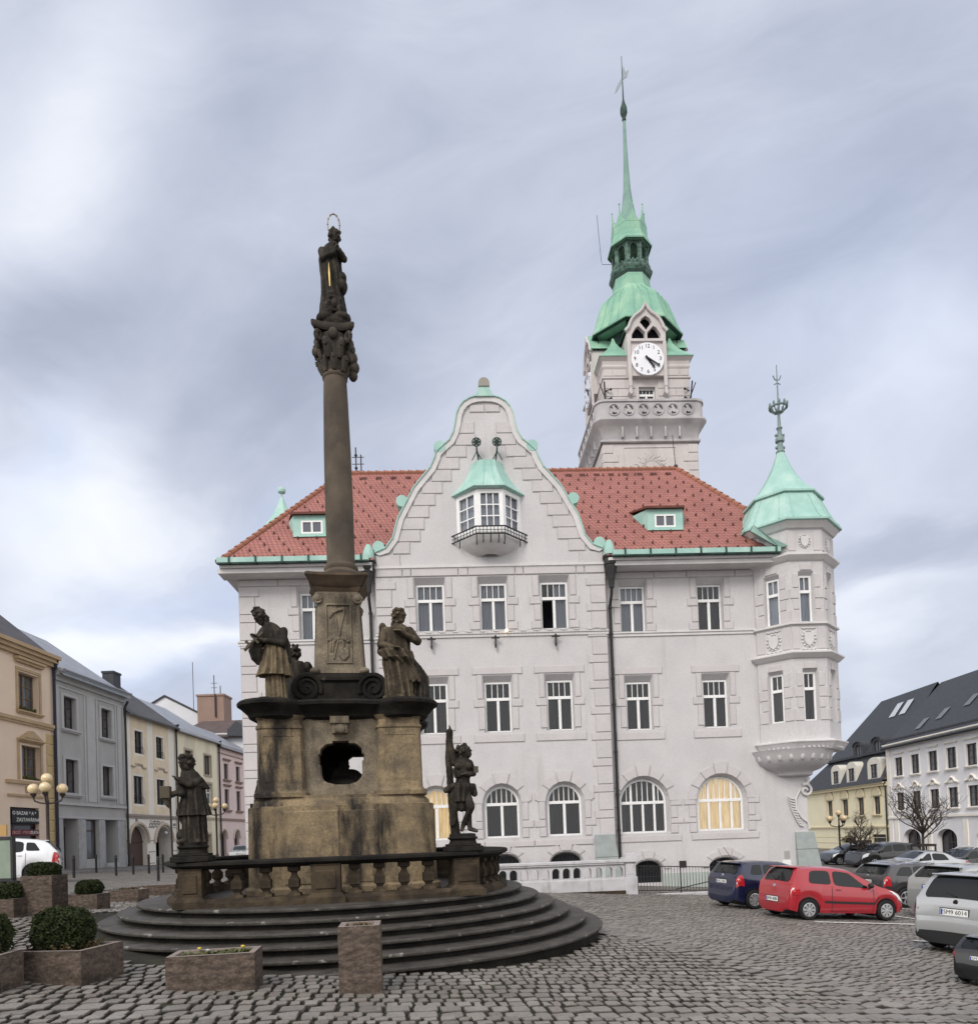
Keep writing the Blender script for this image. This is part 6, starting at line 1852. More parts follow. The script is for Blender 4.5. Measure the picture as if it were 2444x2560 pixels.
PK = mat('salmon_plaster', (.82, .67, .53), (.77, .62, .49), scale=.6, rough=.95, stain=(.70, .55, .44), sscale=.5, bump=.15)
PKT = mat('ochre_trim', (.50, .37, .23), (.43, .315, .195), scale=1.5, rough=.9)
GR = mat('blue_grey_plaster', (.44, .435, .43), (.385, .38, .375), scale=.8, rough=.95, stain=(.48, .475, .47), sscale=.6, bump=.15)
GRT = mat('light_grey_trim', (.50, .50, .50), (.45, .45, .45), scale=1.2, rough=.9)
CR_ = mat('cream_plaster', (.70, .63, .52), (.64, .57, .47), scale=.8, rough=.95, stain=(.57, .52, .46), sscale=.6)
CRW = mat('white_lesene_plaster', (.84, .80, .73), (.79, .75, .685), scale=1, rough=.95)
CRY = mat('apricot_panel_plaster', (.82, .70, .52), (.70, .585, .44), scale=1, rough=.95)
YE = mat('pale_yellow_plaster', (.83, .77, .60), (.78, .72, .56), scale=.8, rough=.95, stain=(.58, .52, .40), sscale=.5)
P2 = mat('pink_plaster', (.74, .60, .58), (.69, .56, .54), scale=.8, rough=.95)
P2T = mat('brownish_trim', (.32, .24, .20), (.27, .20, .17), scale=2, rough=.9)
WD = mat('dark_brown_window_wood', (.055, .040, .035), rough=.5)
OCW = mat('ochre_window_wood', (.20, .135, .075), rough=.55)
HG = mat('house_window_glass', (.05, .055, .06), (.11, .115, .125), scale=3, stretch=(3, 3, .4), lo=.4, hi=.6, rough=.06, spec=.7)
RF = mat('dark_felt_roof', (.07, .068, .075), (.10, .095, .10), scale=2, rough=.7)
LL, LZ = (-24, 45, 0), R(89)
# --- salmon house with the pawn shop
h = thing('corner_shop_house', 'salmon coloured three storey house with ochre window hoods and a pawn shop below', 'house', LL, LZ, 'houses along the left side of the square')
hs = [rop(-7.4, -5.72, 9.05, 11.05, .35), rop(-7.2, -5.62, 5.42, 7.22, .35), rop(-8.2, -5.9, .75, 3.95, .25), rop(-12.6, -10.9, 9.05, 11.05, .35), rop(-12.6, -11, 5.42, 7.22, .35)]
body(h, -14, -4.45, -.8, 12.2, 10, hs, PK)
gable_roof(h, -14, -4.4, 12.55, 10, 4.2, RF, PK)
t = MB()
t.box(-14, -4.4, -.22, 0, 11.85, 12.05); t.box(-14, -4.4, -.36, 0, 12.05, 12.25); t.box(-14, -4.36, -.5, 0, 12.25, 12.45)
t.box(-14, -4.42, -.12, 0, 8.3, 8.42); t.box(-14, -4.4, -.18, 0, 8.42, 8.6); t.box(-8.5, -5.4, -.14, 0, 5.16, 5.34); t.box(-8.4, -5.5, -.1, 0, 4.5, 4.62)
t.box(-7.0, -5.75, -.05, 0, 4.72, 5.06)
for xa in (-6.55, -11.75):
    mould(t, xa - 1.1, xa + 1.1, 11.5, .26, .2)
    t.prism([(xa - 1.0, 7.5), (xa + 1.0, 7.5), (xa + .1, 8.0), (xa - .1, 8.0)], -.2, 0, LP); t.prism([(xa - .6, 7.6), (xa + .6, 7.6), (xa, 7.88)], -.24, -.2, LP)
    mould(t, xa - 1.0, xa + 1.0, 7.40, .14, .16); mould(t, xa - 1.0, xa + 1.0, 8.85, .16, .14)
    for z0, z1 in ((9.05, 11.15), (5.4, 7.35)):
        for s in (-1, 1): t.box(*sorted((xa + s * .86, xa + s * 1.02)), -.06, 0, z0, z1)
        t.box(xa - 1.02, xa + 1.02, -.06, 0, z1 - .02, z1 + .12)
build_split(t, 'window_hood', PKT, h, lambda x, y, z: 'course' if abs(x + 9.2) < .8 else (x > -9, round(z / 3)))
q = MB()
for i in range(14):
    z = -.3 + i * .6
    q.chbox(-5.15, -4.5, z + .02, z + .57, -.05, .01, .02)
q.build('corner_quoin', mat('yellow_quoin', (.52, .40, .21), rough=.9), h)
for x, z, w_, h_ in ((-6.56, 9.05, 1.68, 2.0), (-6.41, 5.42, 1.58, 1.8), (-11.75, 9.05, 1.7, 2.0), (-11.8, 5.42, 1.6, 1.8)):
    hwin(h, x, z, w_, h_, .3, OCW, HG)
pf = MB()
for x, z in ((-6.56, 9.07), (-6.41, 5.44)):
    for i in range(40): pf.ball((x + random.uniform(-.75, .75), random.uniform(.02, .2), z + random.uniform(0, .18)), random.uniform(.03, .07), 5, 4)
pf.build('window_plants', M['leaf'], h)
sw = hwin(h, -7.05, .75, 2.3, 3.2, .2, mat('maroon_shop_frame', (.055, .028, .028), rough=.45), M['glassdark'], 'shop', name='shop_window')
pipe(h, -4.52, .2, 12.1, mat('navy_downpipe', (.02, .02, .045), rough=.45), r=.085)
pp_ = MB(); pp_.lathe([(.14, .1), (.14, 1.6), (.1, 1.8)], (-4.52, -.16, 0), 10); pp_.build('downpipe_foot', bpy.data.materials['navy_downpipe'], h)
SB = thing('shop_sign', 'black pawn shop sign with white lettering over the shop window of the salmon house', 'sign', LL, LZ)
s_ = MB(); s_.box(-8.12, -5.98, -.04, .1, 3.12, 3.84); s_.build('board', M['ink'], SB)
s_ = MB(); s_.box(-8.12, -5.98, -.03, .1, 2.48, 2.8); s_.build('lower_board', mat('dark_red_board', (.10, .02, .025), rough=.5), SB)
for body_, sz, x, z, mm in (('O BAZAR  \u2022 \u25B2 \u2022' if False else 'O BAZAR * A *', .26, -7.15, 3.64, M['plate']), ('ZASTAV\u00C1RNA', .27, -6.85, 3.3, M['plate'])):
    link('lettering', text_mesh(body_, sz, mm, 'lettering', .004, sx=1.1), SB, (x, -.045, z))
link('lettering', text_mesh('ZBO\u017D\u00CD - V\u00DDKUP', .22, mat('pink_letters', (.62, .30, .30), rough=.5), 'lettering', .004), SB, (-7.38, -.035, 2.64))
link('lettering', text_mesh('ZLATA', .22, M['plate'], 'lettering', .004), SB, (-6.35, -.035, 2.64))
# --- blue grey house
h = thing('blue_grey_house', 'blue grey three storey house with stone clad ground floor and tin roof', 'house', LL, LZ, 'houses along the left side of the square')
hs = [rop(-3.46, -2.3, 8.67, 10.5, .3), rop(.48, 1.6, 8.65, 10.47, .3), rop(-3.43, -2.22, 4.95, 6.88, .3), rop(.47, 1.6, 4.98, 6.82, .3), rop(-3.83, -2.42, .4, 3.44, .9), rop(-1.57, -.25, 1.06, 3.42, .2), rop(.56, 1.95, .4, 3.44, 1.0)]
body(h, -4.35, 3.08, -.8, 11.5, 10, hs, GR, back=1.1)
gable_roof(h, -4.3, 3.1, 12.0, 10, 3.6, M['tin'], GR, .55)
t = MB()
t.box(-4.33, 3.1, -.14, 0, 11.25, 11.5); t.box(-4.33, 3.1, -.3, 0, 11.5, 11.72); t.box(-4.33, 3.1, -.42, 0, 11.72, 11.9)
t.box(-4.33, 3.06, -.06, 0, 10.9, 11.0)
for x0, x1 in ((-4.3, -4.0), (-1.5, -1.36), (-1.2, -.35), (-.2, -.06), (2.0, 2.14), (2.3, 2.75), (2.9, 3.06)): t.box(x0, x1, -.05, 0, 4.5, 10.9)
t.box(-4.33, 3.06, -.14, 0, 4.22, 4.36); t.box(-4.33, 3.06, -.08, 0, 3.46, 3.58)
for xa, z0, z1 in ((-2.88, 8.67, 10.5), (1.04, 8.65, 10.47), (-2.82, 4.95, 6.88), (1.03, 4.98, 6.82)):
    mould(t, xa - .85, xa + .85, z0 - .26, .16, .14)
    for s in (-1, 1): t.box(*sorted((xa + s * .62, xa + s * .86)), -.045, 0, z0 - .1, z1 + .15)
    t.box(xa - .62, xa + .62, -.045, 0, z1, z1 + .15)
t.build('plaster_trim', GRT, h)
for x, z, w_, h_ in ((-2.88, 8.67, 1.16, 1.83), (1.04, 8.65, 1.12, 1.82), (-2.82, 4.95, 1.2, 1.93), (1.03, 4.98, 1.13, 1.84)): hwin(h, x, z, w_, h_, .22, WD, HG)
cl_ = mat('grey_marble_cladding', (.40, .40, .40), (.31, .31, .31), scale=3, rough=.5, stain=(.40, .41, .43), sscale=2, slo=.5, shi=.7)
t = MB()
for x0, x1 in ((-4.3, -3.85), (-2.38, -1.6), (-.2, .52), (2.0, 3.02)): t.box(x0, x1, -.06, 0, -.6, 3.44)
t.build('stone_cladding', cl_, h)
hwin(h, -.91, 1.06, 1.32, 2.36, .15, WD, HG, 'shop', name='display_window')
d = MB(); d.box(-3.8, -2.45, .7, .76, .4, 3.0); d.build('door', WD, h)
d = MB(); d.box(.6, 1.92, .8, .86, .9, 3.0); d.build('door', mat('blue_grey_door', (.12, .13, .17), rough=.5), h)
d = MB()
for i in range(3): d.box(.3 + .06 * i, 2.2 - .06 * i, -.75 + .28 * i, .6, -.5, .40 + .17 * i)
d.box(-4.2, -2.2, -.5, .6, -.5, .42)
d.build('entrance_step', cl_, h)
pipe(h, 3.12, .2, 11.2, M['iron'], hop=False, r=.075)
gu = MB(); gu.tube([(-4.3, -.6, 11.78), (3.1, -.6, 11.78)], .08, 8); gu.build('gutter', M['tin'], h)
# --- cream house with two arches
h = thing('cream_house', 'cream and apricot house with white bands and two arched gateways', 'house', LL, LZ, 'houses along the left side of the square')
hs = [rop(4.57, 5.72, 8.1, 9.65), rop(7.66, 8.76, 8.08, 9.63), rop(4.27, 5.62, 4.62, 6.53), rop(7.6, 8.86, 4.68, 6.53), aop(3.5, 5.95, -.8, 1.95, 3.12, .45), aop(7.2, 9.75, -.8, 1.95, 3.1, 1.0)]
body(h, 3.15, 10.62, -.8, 10.9, 9, hs, CRW, back=1.2)
gable_roof(h, 3.1, 10.65, 10.95, 9, 3.4, RF, CRW, .45)
t = MB()
for x0, x1 in ((4.0, 6.3), (7.15, 9.55)):
    for za, zb2 in ((3.95, 7.1), (7.2, 10.6)):
        wa = [w for w in ((4.57, 5.72, 8.1, 9.65), (7.66, 8.76, 8.08, 9.63), (4.27, 5.62, 4.62, 6.53), (7.6, 8.86, 4.68, 6.53)) if x0 < w[0] < x1 and za < w[2] < zb2][0]
        t.box(x0, wa[0] - .14, -.02, 0, za, zb2); t.box(wa[1] + .14, x1, -.02, 0, za, zb2)
        t.box(wa[0] - .14, wa[1] + .14, -.02, 0, wa[3] + .14, zb2); t.box(wa[0] - .14, wa[1] + .14, -.02, 0, za, wa[2] - .14)
t.build('apricot_panel', CRY, h)
t = MB()
t.box(3.15, 10.62, -.12, 0, 3.76, 3.9); t.box(3.15, 10.62, -.06, 0, 3.62, 3.7)
for z in (3.02, 2.1, 1.3, .5): 
    for x0, x1 in ((3.16, 3.4), (6.1, 7.05), (9.9, 10.6)): t.box(x0, x1, -.015, 0, z - .03, z + .03)
t.build('string_course', mat('brown_grey_band', (.34, .29, .26), rough=.9), h)
t = MB()
for xa in (4.95, 8.2):
    t.tube([(xa - 1.0, -.06, 7.15), (xa - .55, -.06, 7.15), (xa - .4, -.06, 7.35), (xa + .4, -.06, 7.35), (xa + .55, -.06, 7.15), (xa + 1.0, -.06, 7.15)], .07, 6)
for x0, x1 in ((3.5, 5.95), (7.2, 9.75)):
    p = arch(x0 - .16, x1 + .16, -.5, 1.95, 3.3, 14)[2:]
    t.tube([(a, -.04, b) for a, b in p], .13, 6)
t.build('hood_moulding', mat('beige_moulding', (.52, .44, .36), rough=.9), h)
for x, z, w_, h_ in ((5.14, 8.1, 1.15, 1.55), (8.21, 8.08, 1.1, 1.55), (4.94, 4.62, 1.35, 1.91), (8.23, 4.68, 1.26, 1.85)):
    hwin(h, x, z, w_, h_, .14, WD, M['glassdark'])
    g_ = MB()
    for i in range(6): g_.tube([(-w_ / 2 + w_ * i / 5, -.1, 0), (-w_ / 2 + w_ * i / 5, -.16, .25), (-w_ / 2 + w_ * i / 5, -.05, .5)], .012, 4)
    for zz2 in (.02, .5): g_.tube([(-w_ / 2, -.06, zz2), (w_ / 2, -.06, zz2)], .015, 4)
    g_.build('window_grille', M['iron'], h, loc=(x, .08, z))
d = MB(); p = arch(3.5, 5.95, -.8, 1.95, 3.12, 12); d.prism(p, .34, .4, LP); d.box(3.5, 5.95, .28, .34, 2.0, 2.1); d.build('gate', M['wooddoor'], h)
d = MB(); d.box(7.25, 8.7, .9, .96, .3, 2.2); d.build('door', M['wooddoor'], h)
d = MB(); d.ball((9.0, .1, 2.65), .13, 10, 8); d.build('globe_light', M['plate'], h)
link('lettering', text_mesh('Restaurace', .34, M['ink'], 'lettering', .004) if False else text_mesh('\u2022 ~\u2022~\u2022~ \u2014', .5, M['ink'], 'lettering', .004), h, (7.5, -.03, 3.45))
d = MB()
for i in range(5): d.tube([(6.5 + i * .45 + .17 * math.cos(a * .7), -.03, 3.2 + .15 * math.sin(a * .7)) for a in range(9)], .03, 4)
d.box(10.0, 10.18, -.03, 0, 3.15, 3.35); d.box(10.24, 10.42, -.03, 0, 3.15, 3.35); d.box(4.4, 4.62, -.05, 0, 3.35, 3.6)
d.build('painted_ornament', mat('grey_ornament', (.25, .25, .27), rough=.8), h)
ch = MB(); ch.box(6.9, 7.9, 2.6, 3.4, 12.4, 14.2); ch.box(6.85, 7.95, 2.55, 3.45, 14.2, 14.35); ch.build('chimney', M['slate'], h)
pipe(h, 10.66, .2, 10.8, M['iron'], r=.07)
# --- pale yellow house
h = thing('pale_yellow_house', 'plain pale yellow house between the cream house and the pink house', 'house', LL, LZ, 'houses along the left side of the square')
ws = [(12.4, 13.75, 7.6, 9.22), (16.12, 17.5, 7.56, 9.2), (12.4, 13.75, 4.75, 6.8), (16.22, 17.53, 4.75, 6.82)]
hs = [rop(*w_) for w_ in ws] + [rop(15.8, 17.1, -.8, 2.5, .35)]
body(h, 10.7, 19.05, -.8, 10.75, 9, hs, YE)
gable_roof(h, 10.65, 19.1, 10.8, 9, 3.0, M['tin'], YE, .4)
t = MB()
for x0, x1, z0, z1 in ws + [(15.8, 17.1, -.5, 2.5)]:
    for s, e in ((-1, x0), (1, x1)): t.box(*sorted((e + s * .0, e + s * .16)), -.04, 0, z0 - .16, z1 + .16)
    t.box(x0, x1, -.04, 0, z1, z1 + .16); t.box(x0, x1, -.06, 0, z0 - .16, z0)
t.box(10.7, 19.05, -.08, 0, 3.75, 3.95); t.box(10.7, 19.05, -.14, 0, 10.45, 10.75)
t.build('window_surround', mat('grey_beige_surround', (.40, .34, .27), rough=.9), h)
for k, (x0, x1, z0, z1) in enumerate(ws): hwin(h, (x0 + x1) / 2, z0, x1 - x0, z1 - z0, .15, M['white'] if k > 1 else WD, HG, 'tee' if k > 1 else 'mull')
d = MB(); d.box(15.8, 17.1, .28, .34, -.6, 2.5); d.build('door', M['wooddoor'], h)
pipe(h, 19.08, .2, 10.6, M['iron'], r=.07)
# --- pink house
h = thing('pink_house', 'pink house with brown window hoods at the far end of the left row', 'house', LL, LZ, 'houses along the left side of the square')
ws = [(x, x + 1.05, z0, z1) for x in (20.48, 23.42, 26.4) for z0, z1 in ((7.5, 8.92), (4.74, 6.6))]
hs = [rop(*w_) for w_ in ws] + [aop(x, x + 1.3, -.8, 2.1, 2.85) for x in (19.3, 22.5, 25.6)]
body(h, 19.12, 30, -.8, 10.5, 9, hs, P2)
gable_roof(h, 19.1, 30, 10.55, 9, 2.6, M['tin'], P2, .4)
t = MB()
for x0, x1, z0, z1 in ws: mould(t, x0 - .25, x1 + .25, z1 + .25, .18, .14); mould(t, x0 - .25, x1 + .25, z0 - .22, .2, .14)
t.box(19.12, 30, -.12, 0, 3.75, 3.95); t.box(19.12, 30, -.2, 0, 10.2, 10.5); t.box(19.12, 30, -.06, 0, 9.7, 9.8)
build_split(t, 'window_hood', P2T, h, lambda x, y, z: ('course', round(z)) if abs(x - 24.56) < .1 else (round(x / 3), z > 7.2))
t = MB()
for x in (19.3, 22.5, 25.6): t.tube([(a, -.04, b) for a, b in arch(x - .15, x + 1.45, -.5, 2.1, 3.0, 12)[2:]], .1, 6)
t.build('arch_moulding', mat('cream_moulding', (.55, .48, .40), rough=.9), h)
for x0, x1, z0, z1 in ws: hwin(h, (x0 + x1) / 2, z0, x1 - x0, z1 - z0, .15, WD, HG, 'tee')
for x in (19.3, 22.5, 25.6): hwin(h, x + .65, -.4, 1.3, 3.25, .25, WD, M['glassdark'], 'mull', arched=.75, name='arched_door')

# --- houses behind the left row
def back_block(name, label, u0, u1, vtop, vbot, Y, dep, m, extra=None):
    a = at(u0, vbot, Y); b = at(u1, vbot, Y); c = at(u0, vtop, Y)
    h = thing(name, label, 'house' if 'chimney' not in name else 'chimney', (a.x, Y, 0), R(0))
    return h, b.x - a.x, a.z, c.z


h, w_, z0, z1 = back_block('white_gabled_building', 'white gabled building rising behind the pale yellow house', 296, 400, 1337, 1385, 84, 10, None)
b = MB(); zm = 10.5
b.prism([(-1.5, 5), (w_ + .3, 5), (w_ + .3, z0 + .1), (1.3, z1), (-1.5, z1 - 1.6)], 0, 12, LP)
b.build('wall', mat('offwhite_plaster', (.62, .63, .66), (.56, .57, .60), scale=.4, rough=.95), h)
b = MB(); b.tube([(1.3, -.1, z1 + .05), (w_ + .6, -.1, z0 - .05)], .12, 5); b.tube([(1.3, -.1, z1 + .05), (-1.7, -.1, z1 - 1.65)], .12, 5); b.build('roof_edge', M['slate'], h)
b = MB(); b.tube([(3.4, 3, z1 - 2), (3.4, 3, z1 + 4.6)], .04, 4); b.build('antenna', M['iron'], h)
h, w_, z0, z1 = back_block('brick_chimney', 'broad red brick chimney stack standing over the roofs on the left', 379, 430, 1334, 1378, 80, 3, None)
b = MB(); b.box(0, w_, 0, 2.4, 6, z1 - .15); b.box(-.1, w_ + .1, -.1, 2.5, z1 - .15, z1 + .05)
bm_ = tile_mat('old_brickwork', (.30, .14, .09), (.24, .11, .075), (.9, .85, .85), (.30, .27, .24), .3, .11, 1.0)
b.build('stack', bm_, h)
b = MB()
for x, hh in ((w_ * .62, 2.2), (w_ * .85, 1.0)): b.tube([(x, .3, z1), (x, .3, z1 + hh)], .05, 5)
for zz2 in (.8, 1.3): b.tube([(w_ * .62 - .35, .3, z1 + zz2), (w_ * .62 + .35, .3, z1 + zz2)], .03, 4)
b.tube([(w_ * .7, -.1, z1 - 2.5), (w_ * .7, -.1, z1)], .09, 5)
b.build('aerial', M['iron'], h)
h, w_, z0, z1 = back_block('brown_roofed_house', 'white house with brown roof behind the pink house', 330, 470, 1374, 1413, 74, 8, None)
b = MB(); b.box(.3, w_ + .6, .4, 8, -1, z0 + .2); b.build('wall', bpy.data.materials['offwhite_plaster'], h)
b = MB(); b.add([(0, 0, z0), (w_ + 1, 0, z0 - .3), (w_ + .2, 4, z1), (1.5, 4, z1), (0, 8.4, z0), (w_ + 1, 8.4, z0)], [(0, 1, 2, 3), (3, 2, 5, 4), (0, 3, 4), (1, 5, 2)])
b.tube([(0, -.05, z0 - .05), (w_ + 1, -.05, z0 - .35)], .12, 6)
b.build('roof', mat('brown_roof', (.085, .062, .06), (.11, .082, .078), scale=2, rough=.8), h)
b = MB(); b.prism([(w_ - 1.7, z0 - .2), (w_ + .2, z0 - .3), (w_ + .2, z0 + .4), (w_ - .75, z0 + 1.3), (w_ - 1.7, z0 + .4)], -.3, 2, LP); b.build('dormer', M['slate'], h)
# ------------------------------------------------------------------ right side
RL, RZ_ = (36, 60, 0), R(-91.2)
WH = mat('white_plaster', (.78, .77, .79), (.72, .71, .73), scale=.5, rough=.95)
h = thing('white_house', 'long white three storey house with dark roof and arched ground floor', 'house', RL, RZ_, 'houses along the right side of the square')
wx = [-3.95, -1.4, 1.15, 3.6, 6.05, 8.6, 11.1]
hs = [rop(x - .62, x + .62, z0, z1, .2) for x in wx for z0, z1 in ((5.48, 7.08), (2.44, 3.98))] + [aop(x - 1.3, x + 1.3, -3, -.0, .78, .5) for x in (-2.4, 2.5, 7.4, 11.5)]
body(h, -5.9, 13, -3, 8.1, 10, hs, WH, back=.7)
gable_roof(h, -5.9, 13, 8.5, 10.4, 5.4, M['slate'], WH, .45)
t = MB()
t.box(-5.9, 13, -.3, 0, 8.05, 8.25); t.box(-5.9, 13, -.4, 0, 8.25, 8.36); t.box(-5.9, 13, -.14, 0, 1.72, 1.9); t.box(-5.9, -5.3, -.06, 0, -3, 8)
for x in wx:
    mould(t, x - .78, x + .78, 5.28, .16, .12); mould(t, x - .78, x + .78, 2.24, .16, .12); mould(t, x - .78, x + .78, 7.4, .12, .1)
    t.tube([(x - .85, -.08, 4.35), (x - .45, -.08, 4.45), (x - .25, -.08, 4.7), (x, -.08, 4.8), (x + .25, -.08, 4.7), (x + .45, -.08, 4.45), (x + .85, -.08, 4.35)], .09, 5)
    for i in range(5): t.ball((x - .3 + .15 * i, -.04, 4.38 + .08 * (i % 2)), (.1, .06, .08), 6, 4)
    for s in (-1, 1):
        for z0, z1 in ((5.4, 7.2), (2.4, 4.1)): t.box(*sorted((x + s * .64, x + s * .76)), -.04, 0, z0, z1)
for x in (-4.6, -.1, .3, 5.0, 9.5): t.box(x - .28, x + .28, -.08, 0, -3, 1.5)
t.build('plaster_trim', CRW, h)
for x in wx:
    for z0, z1 in ((5.48, 7.08), (2.44, 3.98)): hwin(h, x, z0, 1.24, z1 - z0, .12, WD, HG)
for x in (-2.4, 2.5, 7.4, 11.5): hwin(h, x, -2.2, 2.6, 2.98, .4, WD, M['glassdark'], 'tee', arched=.78, name='arched_door')
for x, z in ((-2.4, 9.3), (-.2, 9.8), (2.6, 10.4), (5.2, 10.6)):
    r_ = MB(); y = (z - 8.5) * 5.2 / 5.4
    r_.add([(x, y - .12, z), (x + .8, y - .12, z), (x + .8, y + .75, z + .9), (x, y + .75, z + .9)], [(0, 1, 2, 3)]); r_.build('skylight', HG, h)
sg = MB(); 
for i in range(70): sg.box(-5.8 + i * .27, -5.66 + i * .27, .12, .2, 8.72, 8.85)
sg.tube([(-5.9, -.48, 8.05), (13, -.48, 8.05)], .09, 7)
sg.build('gutter', M['slate'], h)
ch = MB(); ch.box(5.4, 9, 3.2, 5, 12.3, 14.4); ch.box(5.3, 9.1, 3.1, 5.1, 14.4, 14.6); ch.build('chimney', mat('grey_sheet_metal', (.33, .34, .36), rough=.5), h)
h = thing('yellow_mansard_house', 'pale yellow house with dark mansard roof and white arched dormers', 'house', RL, RZ_, 'houses along the right side of the square')
ws = [(-18.45, -17.15), (-15, -13.65), (-11.7, -10.4), (-8.6, -7.35)]
hs = [rop(a, b, 2.2, 3.86, .25) for a, b in ws] + [aop(-15.7, -12.2, -3, -.6, .2, .6), rop(-9.2, -6.65, -3, .32, .3)]
YM = mat('lemon_plaster', (.80, .74, .54), (.76, .70, .51), scale=.6, rough=.95)
body(h, -25, -6.0, -3, 5.0, 9, hs, YM, back=.8)
t = MB()
for a, b in ws:
    c_x = (a + b) / 2
    t.prism([(c_x + .86 * math.cos(PI * i / 12), 3.95 + .86 * math.sin(PI * i / 12)) for i in range(13)], -.1, 0, LP)
    t.tube([(c_x + .9 * math.cos(PI * i / 12), -.12, 3.95 + .9 * math.sin(PI * i / 12)) for i in range(13)], .08, 5)
    mould(t, a - .2, b + .2, 2.0, .18, .14)
    for s, e in ((-1, a), (1, b)): t.box(*sorted((e, e + s * .18)), -.06, 0, 2.2, 3.95)
t.box(-25, -6, -.14, 0, .96, 1.12); t.box(-25, -6, -.3, 0, 4.78, 5.0); t.box(-25, -6, -.42, 0, 5.0, 5.12)
for i in range(5): t.box(-25, -6.0, -.03, 0, -2.4 + .6 * i, -2.36 + .6 * i)
t.build('plaster_trim', mat('cream_trim', (.66, .58, .40), rough=.9), h)
for a, b in ws: hwin(h, (a + b) / 2, 2.2, b - a, 1.66, .16, WD, HG)
hwin(h, -13.95, -2.4, 3.5, 2.6, .5, WD, M['glassdark'], 'tee', arched=.8, name='arched_door'); hwin(h, -7.92, -2.4, 2.55, 2.72, .2, WD, M['glassdark'], 'shop', name='shop_window')
r_ = MB()
r_.add([(-25, -.5, 5.1), (-6, -.5, 5.1), (-6, .9, 8.0), (-19.6, .9, 8.0), (-6, .75, 8.2), (-19.5, .75, 8.2), (-6, 5, 14.0), (-16.0, 5, 14.0), (-20.4, 9.5, 5.1), (-6, 9.5, 5.1), (-19.6, 8.6, 8.0)],
       [(0, 1, 2, 3), (3, 2, 4, 5), (5, 4, 6, 7), (0, 3, 10, 8), (3, 5, 10), (5, 7, 10), (7, 6, 9, 10), (8, 10, 9)])
r_.build('roof', M['slate'], h)
lip = MB(); lip.box(-19.7, -6.0, .5, .95, 7.96, 8.14); lip.build('roof_moulding', M['slate'], h)
for c_x, wd in ((-15.5, 1.0), (-12.1, 1.0), (-7.7, 1.15)):
    d = MB(); a_ = arch(c_x - wd, c_x + wd, 5.35, 6.9, 7.5, 12); ho = rect(c_x - .62, c_x + .62, 5.55, 6.85)
    wall(d, a_, [(ho, ho, .12)], LP, -.3)
    n = len(a_); d.add([(x, -.3, z) for x, z in a_] + [(x, 1.2, z) for x, z in a_], [((i + 1) % n, i, n + i, n + (i + 1) % n) for i in range(n)])
    d.add([(c_x - .7, 0, 5.4), (c_x + .7, 0, 5.4), (c_x + .7, 0, 7), (c_x - .7, 0, 7)], [(0, 1, 2, 3)], 1)
    do = d.build('dormer', [mat('dormer_white', (.66, .63, .56), rough=.8) if 'dormer_white' not in bpy.data.materials else bpy.data.materials['dormer_white'], M['dark']], h)
    hwin(do, c_x, 5.55, 1.24, 1.3, -.22, WD, HG)
for c_x in (-12.3, -8.6):
    d = MB(); a_ = arch(c_x - .95, c_x + .95, 7.9, 9.0, 9.5, 10); n = len(a_); ho = arch(c_x - .55, c_x + .55, 8.05, 8.8, 9.2, 8)
    wall(d, a_, [(ho, ho, .12)], LP, .55)
    d.add([(x, .55, z) for x, z in a_] + [(x, 2.6, z) for x, z in a_], [((i + 1) % n, i, n + i, n + (i + 1) % n) for i in range(n)])
    d.tube([(x, .5, z) for x, z in a_[2:]], .09, 5)
    d.add([(c_x - .6, .75, 7.95), (c_x + .6, .75, 7.95), (c_x + .6, .75, 9.3), (c_x - .6, .75, 9.3)], [(0, 1, 2, 3)], 1)
    do = d.build('dormer', [M['slate'], M['dark']], h)
    hwin(do, c_x, 8.05, 1.1, 1.14, .62, WD, HG, 'mull', arched=.38)
for c_x in (-11.2, -9.4):
    r_ = MB(); z = 11.6; y = .75 + (z - 8.2) * 4.25 / 5.8
    r_.add([(c_x, y - .1, z), (c_x + 1.1, y - .1, z), (c_x + 1.1, y + .85, z + 1.35), (c_x, y + .85, z + 1.35)], [(0, 1, 2, 3)]); r_.build('skylight', M['sheer'], h)
pipe(h, -6.1, -2.5, 5.0, M['iron'], r=.08)
# ------------------------------------------------------------------ the sloping square
GRD = mat('paving_joint_dirt', (.014, .012, .010), (.028, .025, .019), scale=3, rough=1, stain=(.04, .045, .02), sscale=2, sstretch=(1, 1, 1), slo=.5, shi=.7)


